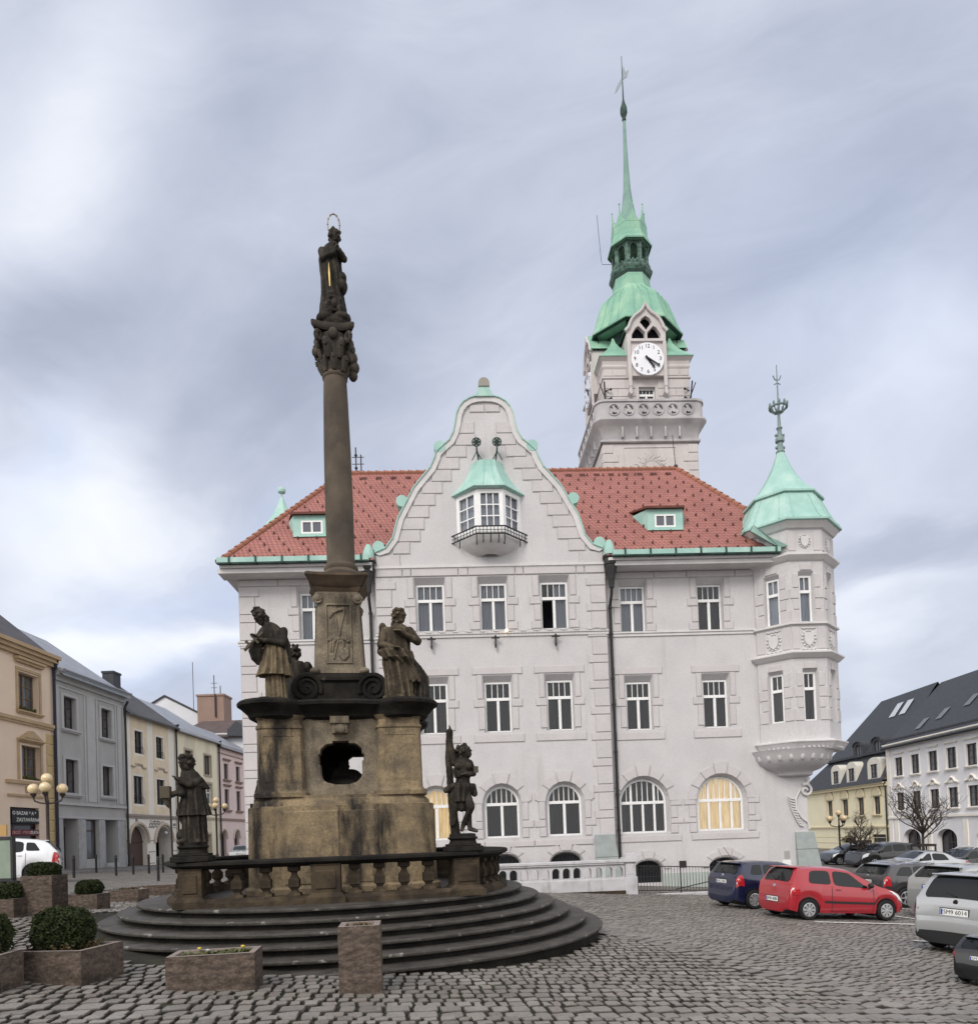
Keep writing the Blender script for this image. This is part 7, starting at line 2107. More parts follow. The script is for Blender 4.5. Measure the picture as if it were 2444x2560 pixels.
def sett_mat(name, near):
    m, nt, b, out = nodes(name)
    c = coords(nt, (1, 1, 1))
    if near:
        at_ = N(nt, 'ShaderNodeAttribute'); at_.attribute_name = 'rnd'; fac = at_.outputs['Fac']
    else:
        mp = N(nt, 'ShaderNodeMapping'); mp.inputs['Rotation'].default_value = (0, 0, R(-8)); nt.links.new(c, mp.inputs[0])
        br = N(nt, 'ShaderNodeTexBrick'); br.inputs['Scale'].default_value = 1; br.inputs['Brick Width'].default_value = .17; br.inputs['Row Height'].default_value = .15
        br.inputs['Mortar Size'].default_value = .018; br.inputs['Color1'].default_value = (0, 0, 0, 1); br.inputs['Color2'].default_value = (1, 1, 1, 1); br.inputs['Mortar'].default_value = (.5, .5, .5, 1)
        nt.links.new(mp.outputs[0], br.inputs['Vector']); fac = br.outputs['Color']
    col_ = ramp(nt, fac, [(0, (.175, .162, .145)), (.3, (.26, .24, .217)), (.6, (.315, .295, .265)), (.8, (.25, .215, .19)), (1, (.37, .345, .31))])
    f1, raw = noise_fac(nt, c, 1.1, detail=5, lo=.3, hi=.7)
    col_ = mixc(nt, f1, col_, mixc(nt, 1.0, col_, (.62, .60, .58), 'MULTIPLY'))
    f2, raw2 = noise_fac(nt, c, 30, detail=4, lo=.3, hi=.75)
    col_ = mixc(nt, .35, col_, mixc(nt, f2, (.06, .055, .05), (.34, .315, .29)))
    if not near: col_ = mixc(nt, br.outputs['Fac'], col_, (.05, .045, .038))
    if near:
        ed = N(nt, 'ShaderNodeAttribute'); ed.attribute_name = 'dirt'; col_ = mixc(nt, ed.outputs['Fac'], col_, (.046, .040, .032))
    nt.links.new(col_, b.inputs['Base Color'])
    f3, _ = noise_fac(nt, c, .7, detail=3, lo=.35, hi=.65)
    mr = N(nt, 'ShaderNodeMapRange'); mr.inputs[3].default_value = .40; mr.inputs[4].default_value = .75; nt.links.new(f3, mr.inputs[0]); nt.links.new(mr.outputs[0], b.inputs['Roughness'])
    b.inputs['Specular IOR Level'].default_value = .4
    bp = N(nt, 'ShaderNodeBump'); bp.inputs['Strength'].default_value = .5; bp.inputs['Distance'].default_value = .012
    nt.links.new(raw2, bp.inputs['Height'])
    if not near:
        b2 = N(nt, 'ShaderNodeBump'); b2.invert = True; b2.inputs['Strength'].default_value = .8; b2.inputs['Distance'].default_value = .03
        nt.links.new(br.outputs['Fac'], b2.inputs['Height']); nt.links.new(bp.outputs[0], b2.inputs['Normal']); nt.links.new(b2.outputs[0], b.inputs['Normal'])
    else: nt.links.new(bp.outputs[0], b.inputs['Normal'])
    return m


M['sett'] = sett_mat('granite_sett', True); M['sett_far'] = sett_mat('granite_sett_paving', False)
# one sheet to the horizon; it lies a hand below the setts near the camera
YN = 27.0


def under(x, y): return gz(x, y) - (.024 if (y < YN + .4 and -12.5 < x < 17.5 and y > 3.6) else 0)


g = MB()
xs = [-600, -300, -150, -80, -50, -40] + [-34 + 1.5 * i for i in range(23)] + [0 + 1.5 * i for i in range(1, 30)] + [50, 60, 80, 150, 300, 600]
xs = sorted(set(xs + [-12.52, -12.48, 17.48, 17.52])); ys = sorted(set([-300, -100, -40, -15, -5, 0, 2, 3.58, 3.62] + [4 + 1.4 * i for i in range(46)] + [YN + .38, YN + .42, 75, 90, 120, 200, 400, 900]))
g.add([(x, y, under(x, y)) for y in ys for x in xs], [(j * len(xs) + i, j * len(xs) + i + 1, (j + 1) * len(xs) + i + 1, (j + 1) * len(xs) + i) for j in range(len(ys) - 1) for i in range(len(xs) - 1)])
mi = []
for j in range(len(ys) - 1):
    for i in range(len(xs) - 1):
        cx_, cy_ = (xs[i] + xs[i + 1]) / 2, (ys[j] + ys[j + 1]) / 2
        mi.append(0 if (cy_ < YN + .4 and -12.5 < cx_ < 17.5 and cy_ > 3.6) else 1)
g.m = mi
tag(g.build('ground', [GRD, M['sett_far']], smooth=60), kind='structure')

# real setts laid stone by stone over the near part of the square
SCW = mw(*SC)
V_, F_, RN, ED = [], [], [], []
rnd = random.Random(11)


def insteps(x, y): return (x - SCW.x) ** 2 + (y - SCW.y) ** 2 < 4.93 ** 2


def seen(x, y): return y > 5.2 and abs(x - y * .02) < y * .72 + .6


def stone(cx_, cy_, w_, h_, ang, jit=.012, dome=.012, zoff=0.0):
    ca, sa = math.cos(ang), math.sin(ang); z = gz(cx_, cy_) + rnd.uniform(-.005, .005) + zoff
    tx, ty = rnd.uniform(-.035, .035), rnd.uniform(-.035, .035)
    n0 = len(V_); cor = []
    for sx, sy in ((-1, -1), (0, -1.03), (1, -1), (1.03, 0), (1, 1), (0, 1.03), (-1, 1), (-1.03, 0)):
        k = .95 if abs(sx) == 1 and abs(sy) == 1 else 1
        cor.append((sx * w_ / 2 * k + rnd.uniform(-jit, jit), sy * h_ / 2 * k + rnd.uniform(-jit, jit)))
    for s, dz in ((1.0, -.05), (.985, -.010), (.90, 0)):
        for lx, ly in cor:
            x = lx * s; y = ly * s
            V_.append((cx_ + x * ca - y * sa, cy_ + x * sa + y * ca, z + dz + tx * x + ty * y))
    V_.append((cx_, cy_, z + dome * .15))
    for a in range(2):
        for i in range(8): F_.append((n0 + a * 8 + i, n0 + a * 8 + (i + 1) % 8, n0 + a * 8 + 8 + (i + 1) % 8, n0 + a * 8 + 8 + i))
    for i in range(8): F_.append((n0 + 16 + i, n0 + 16 + (i + 1) % 8, n0 + 24))
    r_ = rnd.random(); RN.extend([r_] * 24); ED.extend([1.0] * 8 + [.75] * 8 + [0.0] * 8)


def lay(origin, ang, u0, u1, v0, v1, sw, shh, inside, gap=.018, wob=.0, jit=.012):
    ca, sa = math.cos(ang), math.sin(ang); v = v0; row = 0
    while v < v1:
        hh = shh * rnd.uniform(.88, 1.14); u = u0 + rnd.uniform(0, sw)
        while u < u1:
            ww = sw * rnd.uniform(.68, 1.32)
            uu, vv = u + ww / 2, v + hh / 2 + wob * math.sin(u * 1.3 + row * .15)
            x = origin[0] + uu * ca - vv * sa; y = origin[1] + uu * sa + vv * ca
            if seen(x, y) and inside(x, y): stone(x, y, ww - gap * 1.15, hh - gap * 1.15 - .016, ang, jit * .75)
            u += ww
        v += hh; row += 1


# layout lines taken on the ground: a double border course in front, a diagonal one towards the right
B0 = gp(0, 1937); B1 = gp(1876, 1958 - 10)
bang = math.atan2(B1.y - B0.y, B1.x - B0.x)
D0 = gp(1170, 1790); D1 = gp(1720, 1935)
dang = math.atan2(D1.y - D0.y, D1.x - D0.x)


def sdist(x, y, P, a): return -(x - P.x) * math.sin(a) + (y - P.y) * math.cos(a)


bw_ = .52
lay((B0.x, B0.y), bang, -14, 22, -.26, .26, .235, .26, lambda x, y: True, .026)
dd = lambda x, y: sdist(x, y, D0, dang)
db = lambda x, y: sdist(x, y, B0, bang)
ud = lambda x, y: (x - D0.x) * math.cos(dang) + (y - D0.y) * math.sin(dang)
lay((B0.x, B0.y), bang, -14, 22, -4.2, -.27, .15, .165, lambda x, y: True, .024)
# diagonal band of broad stones
lay((D0.x, D0.y), dang, -9, 14, -.26, .26, .27, .26, lambda x, y: db(x, y) > .27 and not insteps(x, y), .018)
# the field by the steps
lay((B0.x, B0.y), bang, -14, 22, .27, 12, .155, .215, lambda x, y: db(x, y) > .27 and dd(x, y) < -.25 and not insteps(x, y) and not (x < -3 and y > 14.5), .024, .05, .02)
lay((B0.x, B0.y), bang + R(4), -14, 22, 6, 24, .16, .20, lambda x, y: (x < -3 and 14.5 <= y < YN and x > -12) and dd(x, y) < -.25 and not insteps(x, y), .022, .05, .016)
# parking field, small setts, with cross courses marking the bays
lay((D0.x, D0.y), dang + R(6), -12, 30, -6, 24, .15, .185, lambda x, y: dd(x, y) > .25 and db(x, y) > .27 and y < YN and x < 17 and not insteps(x, y), .016, .02, .01)
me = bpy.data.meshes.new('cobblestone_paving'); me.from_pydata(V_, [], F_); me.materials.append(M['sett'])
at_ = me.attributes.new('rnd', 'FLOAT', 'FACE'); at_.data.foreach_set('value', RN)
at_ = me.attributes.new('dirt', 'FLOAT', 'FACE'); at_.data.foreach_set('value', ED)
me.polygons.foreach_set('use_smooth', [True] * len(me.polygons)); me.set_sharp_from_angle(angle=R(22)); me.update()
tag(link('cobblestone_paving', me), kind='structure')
# painted bay lines, a thin coat on the stones
ln = mat('road_marking_paint', (.70, .69, .66), (.45, .44, .42), scale=6, lo=.45, hi=.75, rough=.8)
mk = MB()


def strip(a, b, wd, z=.022):
    a = gp(*a) if len(a) == 2 else Vector(a); b = gp(*b) if len(b) == 2 else Vector(b)
    d = (b - a); d.z = 0; nrm = Vector((-d.y, d.x, 0)).normalized() * wd / 2; n = max(2, int(d.length / .4)); vs_ = []
    for i in range(n + 1):
        p = a + d * (i / n)
        for s in (-1, 1):
            q_ = p + nrm * s; vs_.append((q_.x, q_.y, gz(q_.x, q_.y) + z))
    mk.add(vs_, [(2 * i, 2 * i + 2, 2 * i + 3, 2 * i + 1) for i in range(n)])


strip((1565, 1771), (1765, 1776), .17); strip((1690, 1756), (1770, 1767), .15); strip((1752, 1807), (1785, 1809), .15); strip((1390, 1742), (1480, 1746), .10)
strip((1720, 1744), (1790, 1750), .1)
tag(mk.build('road_marking', ln), kind='structure')
# raised pavement along the left row of houses
pv = MB()
LA = Matrix.Translation((-24, 45, 0)) @ Matrix.Rotation(R(89), 4, 'Z')
n = 40; vs_ = []
for i in range(n + 1):
    x = -16 + 48 * i / n
    a = LA @ Vector((x, -2.6, 0)); b = LA @ Vector((x, .1, 0))
    za, zb2 = gz(a.x, a.y), gz(b.x, b.y)
    vs_ += [(a.x, a.y, za - .1), (a.x, a.y, za + .12), (a.x - .28, a.y, za + .124), (b.x, b.y, zb2 + .16)]
pv.add(vs_, [(4 * i + j, 4 * i + j + 1, 4 * i + 5 + j, 4 * i + 4 + j) for i in range(n) for j in range(3)])
pm = [0, 0, 1] * n
pv.m = pm
tag(pv.build('pavement', [mat('granite_kerb', (.30, .29, .28), (.22, .21, .20), scale=4, rough=.8), mat('pavement_slabs', (.19, .18, .17), (.13, .125, .12), scale=3, rough=.85)]), kind='structure')
# ------------------------------------------------------------------ white stair parapet and iron railing before the town hall
HM = Matrix.Translation((0, 30, 0)) @ Matrix.Rotation(R(2.5), 4, 'Z')
WP = mat('parapet_plaster', (.56, .55, .57), (.47, .46, .48), scale=2, rough=.9, stain=(.30, .29, .29), sscale=3, sstretch=(1, 1, .4), slo=.56, shi=.78, bump=.2)
ST = thing('stair_parapet', 'low white stone parapet with a row of small arches before the town hall', 'parapet', HM @ Vector((0, -4, 0)), R(2.5))
b = MB()
hs = []
for i in range(14):
    x = -.65 + i * .38 - .0
    p = arch(x, x + .27, -.02, .22, .36, 8); hs.append((p, p, .3))
wall(b, rect(-1.2, 4.62, -.08, .44), hs, LP, 0)
wall(b, rect(-4.62, 1.2, -.08, .44), [([(-x, z) for x, z in h_[0]][::-1],) * 2 + (0,) for h_ in hs], lambda x, z, y: (-x, .3 - y, z), 0)
b.box(-1.2, 4.62, -.05, .35, -1.6, -.08); b.box(-1.2, 4.62, -.07, .37, .44, .5); b.box(-1.2, 4.64, -.10, .40, .5, .6)
bev(b.build('wall', WP, ST), .012)
b = MB(); b.box(4.60, 5.06, -.09, .39, -1.6, -.02); b.box(4.64, 5.02, -.05, .35, -.02, .5); b.box(4.56, 5.10, -.13, .43, .5, .66); b.box(4.66, 5.0, -.03, .33, .66, .80); b.box(4.70, 4.96, -.065, 0, .06, .42)
bev(b.build('pier', WP, ST), .015)
b = MB(); b.box(-1.2, 4.6, -.16, -.05, -1.6, -.50); b.build('base_course', M['sootstone'], ST)
b = MB(); b.box(-1.2, 5.0, .5, 3.4, -1.5, -.62); b.build('landing', M['plaster'], ST)
FE = thing('iron_railing', 'thin black iron railing along the sunken area beside the white parapet', 'railing', HM @ Vector((5.1, -3.9, 0)), R(2.5) + R(8))
b = MB(); top = lambda x: .34 - .055 * x; bot = lambda x: -.62 - .045 * x
for zf in (top, lambda x: bot(x) + .08): b.tube([(x * .5, 0, zf(x * .5)) for x in range(0, 11)], .018, 6)
for i in range(43): x = i * .125 * .95; b.tube([(x, 0, bot(x) + .08), (x, 0, top(x))], .009, 4)
b.build('bars', M['iron'], FE)
for i in range(4):
    b = MB(); x = i * 1.66; b.tube([(x, 0, bot(x) - .25), (x, 0, top(x) + .01)], .024, 6); b.build('post', M['iron'], FE)
b = MB(); b.tube([(1.6, .3, bot(1.6) + .1), (5.0, .5, top(5) - .12)], .02, 6); b.build('handrail', M['iron'], FE)
b = MB(); b.box(-.1, 5.2, -.08, .1, -1.6, -.70); bev(b.build('kerb_stone', WP, FE), .02)

# ------------------------------------------------------------------ street lamps
def lamp_globe():
    g = MB(); g.ball((0, 0, 0), .20, 20, 14); return g.mesh('globe', M['globe'], 60)


GLOBE = lamp_globe()
DI = mat('dark_brown_iron', (.030, .022, .020), (.045, .034, .030), scale=5, rough=.5)


def lamp(loc, hh, label, rz):
    t = thing('street_lamp', label, 'street lamp', loc, rz, 'four globed street lamps')
    p = MB(); p.lathe([(.13, -.3), (.13, .1), (.10, .16), (.10, .8), (.075, .9), (.06, 1.0), (.06, hh - 1.0), (.075, hh - .9), (.045, hh - .8), (.045, hh - .28), (.09, hh - .25), (.10, hh - .18), (.06, hh - .16)], (0, 0, 0), 12); p.build('pole', DI, t, smooth=40)
    for i in range(3):
        a = R(-90 + 120 * i); ca, sa = math.cos(a), math.sin(a)
        q = MB(); q.tube([(0, 0, hh - .98), (ca * .3, sa * .3, hh - .93), (ca * .5, sa * .5, hh - .86), (ca * .56, sa * .56, hh - .74), (ca * .56, sa * .56, hh - .6)], .032, 7)
        q.lathe([(.04, -.14), (.10, -.05), (.12, 0), (.06, .02)], (ca * .56, sa * .56, hh - .58), 10); q.build('arm', DI, t, smooth=50)
        link('globe', GLOBE, t, (ca * .56, sa * .56, hh - .38))
    link('globe', GLOBE, t, (0, 0, hh))
    return t


def ground(u, Y):
    q = at(u, 1640, Y); return Vector((q.x, Y, gz(q.x, Y)))


def to_top(u, vtop, Y):
    q = at(u, vtop, Y); return q.z - gz(q.x, Y)


p = ground(93, 28.0); lamp(p, to_top(91, 1494, 28), 'brown four globed street lamp in front of the pawn shop on the left', R(25))
p = ground(417, 47.0); lamp(p, to_top(416, 1536, 47), 'brown four globed street lamp before the far pink house', R(15))
p = ground(1612, 50.0); lamp(p, to_top(1607, 1560, 50), 'brown four globed street lamp before the yellow mansard house on the right', R(10))

# ------------------------------------------------------------------ bollards
bo = MB(); bo.lathe([(.055, -.2), (.055, .80), (.07, .82), (.07, .86), (.05, .9), (.065, .94), (.04, .98), (.01, 1.0)], (0, 0, 0), 10)
bme_ = bo.mesh('bollard', M['iron'], 40)
for i, (u, v) in enumerate(((142, 1685), (185, 1675.5), (223, 1681), (256, 1678.5), (286, 1676.5), (304, 1691), (313, 1675))):
    q = gp(u, v)
    where = ['first bollard counted from the white car', 'second from the white car', 'before the grey house steps', 'before the cream house gate', 'between the two cream house arches', 'standing alone nearer the stone troughs', 'farthest one, beside the statue on the balustrade'][i]
    o = link('bollard', bme_, None, q, 0); tag(o, 'slim black street bollard, ' + where, 'bollard', 'bollards along the left pavement')
nb_ = thing('notice_board', 'green notice board on a dark post at the left edge beside the white car', 'notice board', gp(3, 1728), R(-5))
zb_ = nb_.location.z; Yb = nb_.location.y; sc_b = Yb / 1400
b = MB(); b.box(-.55, .30, -.03, .05, .55, 1.52); b.build('panel', mat('green_poster', (.20, .25, .20), (.25, .30, .24), scale=3, rough=.5), nb_)
b = MB(); b.box(-.6, .36, -.05, .07, 1.52, 1.6); b.box(-.6, -.55, -.05, .07, .5, 1.52); b.box(.30, .36, -.05, .07, .5, 1.52); b.box(-.6, .36, -.05, .07, .47, .55); b.tube([(.33, 0, -.2), (.33, 0, .5)], .05, 8); b.tube([(-.5, 0, -.2), (-.5, 0, .5)], .05, 8); b.build('frame', M['iron'], nb_)
b = MB(); b.box(-.5, .2, -.04, .0, 1.62, 1.9); b.build('header_panel', mat('ochre_header', (.42, .26, .10), rough=.5), nb_)

# ------------------------------------------------------------------ planters and boxwood
def rough_box(mb_, x0, x1, y0, y1, z0, z1, amp=.012, cell=.055, seed=0):
    def face(P, a0, a1, b0, b1):
        na = max(2, int((a1 - a0) / cell)); nb2 = max(2, int((b1 - b0) / cell)); vs_ = []
        for j in range(nb2 + 1):
            for i in range(na + 1):
                p_ = Vector(P(a0 + (a1 - a0) * i / na, b0 + (b1 - b0) * j / nb2))
                edge = min(i, na - i, j, nb2 - j) == 0
                nrm = (Vector(P(0, 0)) * 0)
                d = noise.noise_vector(Vector((p_.x * 7 + seed, p_.y * 7, p_.z * 17))) * amp * (.35 if edge else 1)
                vs_.append(p_ + d)
        mb_.add(vs_, [(j * (na + 1) + i, j * (na + 1) + i + 1, (j + 1) * (na + 1) + i + 1, (j + 1) * (na + 1) + i) for j in range(nb2) for i in range(na)])
    face(lambda a, b: (a, y0, b), x0, x1, z0, z1); face(lambda a, b: (x0 + x1 - a, y1, b), x0, x1, z0, z1)
    face(lambda a, b: (x1, a, b), y0, y1, z0, z1); face(lambda a, b: (x0, y0 + y1 - a, b), y0, y1, z0, z1)


RIM = mat('sawn_planter_rim', (.26, .21, .185), (.20, .165, .145), scale=6, rough=.85)
PG = 'stone planters round the monument'


def planter(loc, rz, w_, d_, h_, label, seed=1):
    t = thing('stone_planter', label, 'planter', loc, rz, PG)
    b = MB(); rough_box(b, -w_ / 2, w_ / 2, -d_ / 2, d_ / 2, -.12, h_, seed=seed)
    b.build('trough', M['planter'], t, smooth=50)
    b = MB(); k = .07; W, D = w_ / 2 - .004, d_ / 2 - .004
    o_ = [(-W, -D), (W, -D), (W, D), (-W, D)]; i_ = [(-W + k, -D + k), (W - k, -D + k), (W - k, D - k), (-W + k, D - k)]
    b.add([(*p_, h_ + .004) for p_ in o_] + [(*p_, h_ + .004) for p_ in i_] + [(*p_, h_ - .1) for p_ in i_], [(i, (i + 1) % 4, 4 + (i + 1) % 4, 4 + i) for i in range(4)] + [(4 + i, 4 + (i + 1) % 4, 8 + (i + 1) % 4, 8 + i) for i in range(4)])
    b.build('rim', RIM, t)
    b = MB(); n = 8; vs_ = []
    for j in range(n + 1):
        for i in range(n + 1): vs_.append((-W + k + (2 * W - 2 * k) * i / n, -D + k + (2 * D - 2 * k) * j / n, h_ - .06 + random.uniform(-.015, .02)))
    b.add(vs_, [(j * (n + 1) + i, j * (n + 1) + i + 1, (j + 1) * (n + 1) + i + 1, (j + 1) * (n + 1) + i) for j in range(n) for i in range(n)])
    b.build('soil', M['soil'], t)
    return t


def local(t, x, y, z): return t.matrix_basis @ Vector((x, y, z)) if False else Matrix.Translation(t.location) @ Matrix.Rotation(t.rotation_euler.z, 4, 'Z') @ Vector((x, y, z))


def bush(loc, rx, ry, rz_, label, n=6500, seed=3, leaf=.019):
    rnd_ = random.Random(seed); b = MB()
    for k in range(n):
        u = rnd_.uniform(-.92, 1); th = rnd_.uniform(0, 2 * PI); s = math.sqrt(max(0, 1 - u * u)); r_ = rnd_.uniform(.84, 1.02) * (1.06 if rnd_.random() < .05 else 1) * (1 + .10 * noise.noise(Vector((math.cos(th) * s * 3, math.sin(th) * s * 3, u * 3 + seed))))
        # squarish clipped ball
        q = (abs(math.cos(th)) ** 3 + abs(math.sin(th)) ** 3) ** (-1 / 3)
        c_ = Vector((rx * s ** .75 * math.cos(th) * q * r_ * .93, ry * s ** .75 * math.sin(th) * q * r_ * .93, rz_ * (u if u < .8 else .8 + (u - .8) * .6) * r_ + rz_ * .92))
        a = Vector((rnd_.gauss(0, 1), rnd_.gauss(0, 1), rnd_.gauss(0, 1))).normalized(); bb_ = a.orthogonal().normalized(); l = leaf * rnd_.uniform(.7, 1.4)
        b.add([c_ - a * l, c_ + bb_ * l * .5, c_ + a * l, c_ - bb_ * l * .5], [(0, 1, 2, 3)])
    t = thing('boxwood_bush', label, 'bush', loc, 0, 'clipped boxwood balls in the planters')
    b.build('foliage', M['box'], t)
    c = MB(); c.ball((0, 0, rz_ * .92), (rx * .84, ry * .84, rz_ * .86), 14, 10); c.tube([(0, 0, -.05), (0, 0, rz_ * .6)], .03, 6); c.build('shade_core', mat('shade_core_green', (.008, .011, .005), rough=1) if 'shade_core_green' not in bpy.data.materials else bpy.data.materials['shade_core_green'], t)  # solid near-black ball and stem; shade inside the bush put into its colour


def pansies(t, w_, d_, h_, n, name, label, flowers=True, seed=0, tall=.06):
    rnd_ = random.Random(seed); pl = thing(name, label, 'plants', local(t, 0, 0, h_ - .05), t.rotation_euler.z, 'bedding plants in the troughs')
    b = MB(); f = MB()
    for i in range(n):
        x, y = rnd_.uniform(-w_ / 2 + .1, w_ / 2 - .1), rnd_.uniform(-d_ / 2 + .1, d_ / 2 - .1)
        for k in range(6):
            a = rnd_.uniform(0, 2 * PI); l = rnd_.uniform(.03, .07); h2 = rnd_.uniform(.02, tall)
            b.add([(x, y, 0), (x + l * math.cos(a) - .015 * math.sin(a), y + l * math.sin(a) + .015 * math.cos(a), h2), (x + 1.5 * l * math.cos(a), y + 1.5 * l * math.sin(a), h2 * .8), (x + l * math.cos(a) + .015 * math.sin(a), y + l * math.sin(a) - .015 * math.cos(a), h2)], [(0, 1, 2, 3)])
        if flowers and rnd_.random() < .2:
            f.ball((x, y, tall + .02), (.024, .024, .014), 6, 4, 0 if rnd_.random() < .75 else 1)
    b.build('leaves', M['leaf'] if flowers else mat('withered_stems', (.07, .05, .025), (.12, .09, .04), scale=20) if 'withered_stems' not in bpy.data.materials else (M['leaf'] if flowers else bpy.data.materials['withered_stems']), pl)
    if flowers and f.v: f.build('blossom', [mat('white_petal', (.42, .42, .44), rough=.8) if 'white_petal' not in bpy.data.materials else bpy.data.materials['white_petal'], mat('yellow_petal', (.65, .45, .05), rough=.7) if 'yellow_petal' not in bpy.data.materials else bpy.data.materials['yellow_petal']], pl)


def P2m(u, v): q = gp(u, v); return q


def behind(u, v, d):
    q = gp(u, v); k = (q.y + d) / q.y; x, y = q.x * k, q.y + d
    return Vector((x, y, gz(x, y)))


# trough in the middle: front edge runs (320,1899)-(490,1901)
a, b2 = P2m(318, 1899), P2m(490, 1901); ang = math.atan2(b2.y - a.y, b2.x - a.x); L = (b2 - a).length
mid = (a + b2) / 2 + Vector((-math.sin(ang), math.cos(ang), 0)) * .26
t = planter(mid, ang, L, .52, .37, 'long pinkish stone trough with winter pansies, left of the tall square planter', 2); pansies(t, L, .52, .37, 34, 'winter_pansies', 'low green winter pansies in the long stone trough', seed=4)
# tall square planter in front of the steps
a, b2 = P2m(649, 1906), P2m(730, 1908); ang = math.atan2(b2.y - a.y, b2.x - a.x); L = (b2 - a).length
mid = (a + b2) / 2 + Vector((-math.sin(ang), math.cos(ang), 0)) * .26
t = planter(mid, ang + R(3), L, .5, .73, 'tall square rough stone planter standing before the round steps', 5); pansies(t, L, .5, .73, 9, 'small_heather', 'small sparse plants in the tall square planter', False, 6)
# big planter on the left with the largest bush
cn = P2m(156, 1893); lft = P2m(50, 1886)
ang = math.atan2(cn.y - lft.y, cn.x - lft.x); ux = Vector((math.cos(ang), math.sin(ang), 0)); uy = Vector((-math.sin(ang), math.cos(ang), 0))
ang2 = R(-8); ux = Vector((math.cos(ang2), math.sin(ang2), 0)); uy = Vector((-math.sin(ang2), math.cos(ang2), 0))
mid = cn - ux * .44 + uy * .36
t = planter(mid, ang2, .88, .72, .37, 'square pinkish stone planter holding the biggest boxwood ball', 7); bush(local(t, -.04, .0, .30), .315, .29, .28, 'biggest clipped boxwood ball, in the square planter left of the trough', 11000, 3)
pansies(t, .88, .72, .37, 26, 'dry_bedding_plants', 'withered bedding plants round the biggest boxwood', False, 8, .12)
cn = P2m(-8, 1908)
mid = cn - Vector((.43, -.22, 0))
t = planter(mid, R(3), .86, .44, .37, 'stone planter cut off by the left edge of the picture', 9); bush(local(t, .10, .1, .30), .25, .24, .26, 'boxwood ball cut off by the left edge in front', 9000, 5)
pansies(t, .86, .44, .37, 22, 'dry_bedding_plants', 'withered stems in the leftmost front planter', False, 9, .12)
# second row
t = planter(behind(87, 1760, .25), R(-2), .56, .46, .72, 'tall square stone planter behind, with a flat boxwood on top', 11); bush(local(t, 0, 0, .64), .27, .24, .17, 'flat topped boxwood on the tall planter behind', 4200, 7)
t = planter(behind(169, 1745, .25), R(-6), .74, .46, .32, 'low stone planter with a round boxwood, behind the biggest bush', 12); bush(local(t, .04, .0, .26), .28, .26, .20, 'round boxwood in the low planter of the second row', 4200, 8)
t = planter(behind(16, 1762, .25), R(-8), .60, .44, .32, 'low stone planter at the left edge of the second row', 13); bush(local(t, .0, .0, .26), .28, .26, .18, 'dark boxwood at the left edge of the second row', 3600, 9)
t = planter(behind(248, 1731, .25), R(-6), .80, .50, .30, 'stone trough with withered flowers, nearest the round steps', 14); pansies(t, .80, .5, .30, 26, 'withered_flowers', 'withered flowers in the trough nearest the steps', False, 10, .12)
t = planter(behind(308, 1719, .25), R(14), .85, .5, .30, 'stone trough half hidden behind the balustrade corner', 15)

# ------------------------------------------------------------------ bare street trees with timber guards
def bare_tree(loc, hh, label, seed, spread=.55):
    rnd_ = random.Random(seed); t = thing('bare_tree', label, 'tree', loc, 0, 'young bare trees before the right hand houses')
    tr_ = MB(); cr2 = MB()
    tr_.tube([(0, 0, -.3), (.02, 0, hh * .15), (.0, .03, hh * .3), (.02, .02, hh * .42)], [.11, .09, .08, .07], 8)
    tr_.build('trunk', M['bark'], t, smooth=60)

    def grow(p_, d, l, r_, depth):
        pts = [p_]; q = p_.copy(); dd_ = d.copy()
        for k in range(4):
            dd_ = (dd_ + Vector((rnd_.gauss(0, .13), rnd_.gauss(0, .13), rnd_.gauss(.05, .1)))).normalized(); q = q + dd_ * l / 4; pts.append(q.copy())
        cr2.tube(pts, [r_ * (1 - .13 * k) for k in range(5)], 5 if depth < 2 else 3, cap=False)
        if depth >= 4: return
        for k in range(rnd_.choice((3, 3, 4)) if depth < 3 else 3):
            i = rnd_.randint(1, 4); a = Vector((rnd_.gauss(0, 1), rnd_.gauss(0, 1), rnd_.gauss(.25, .6))).normalized()
            grow(pts[i], (dd_ * .75 + a * spread * 1.3).normalized(), l * rnd_.uniform(.58, .8), r_ * .58, depth + 1)
    c0 = Vector((.02, .02, hh * .42))
    grow(c0, Vector((0, 0, 1)), hh * .36, .075, 0)
    for k in range(9):
        a = 2 * PI * k / 9 + rnd_.uniform(-.3, .3); grow(c0 - Vector((0, 0, rnd_.uniform(0, hh * .1))), Vector((math.cos(a), math.sin(a), .75)).normalized(), hh * .26, .052, 1)
    cr2.build('crown', M['bark'], t)
    g = thing('tree_guard', 'dark timber guard of posts and rails round ' + ('the bigger' if hh > 5.5 else 'the smaller') + ' bare tree', 'tree guard', loc, 0, 'timber tree guards')
    for sx in (-1, 1):
        for sy in (-1, 1):
            p_ = MB(); p_.tube([(sx * .45, sy * .45, -.3), (sx * .45, sy * .45, 1.65)], .05, 6); p_.build('post', DI, g)
    p_ = MB()
    for z in (.7, 1.15, 1.55):
        for s in (-1, 1): p_.box(-.5, .5, s * .47 - .02, s * .47 + .02, z, z + .14); p_.box(s * .47 - .02, s * .47 + .02, -.5, .5, z, z + .14)
    p_.build('rail', DI, g)


p = ground(1772, 44); bare_tree(p, to_top(1765, 1487, 44), 'bigger bare round crowned tree before the white house', 5, .62)
p = ground(1652, 49); bare_tree(p, to_top(1650, 1575, 49) * 1.08, 'smaller bare tree before the yellow mansard house', 8, .55)
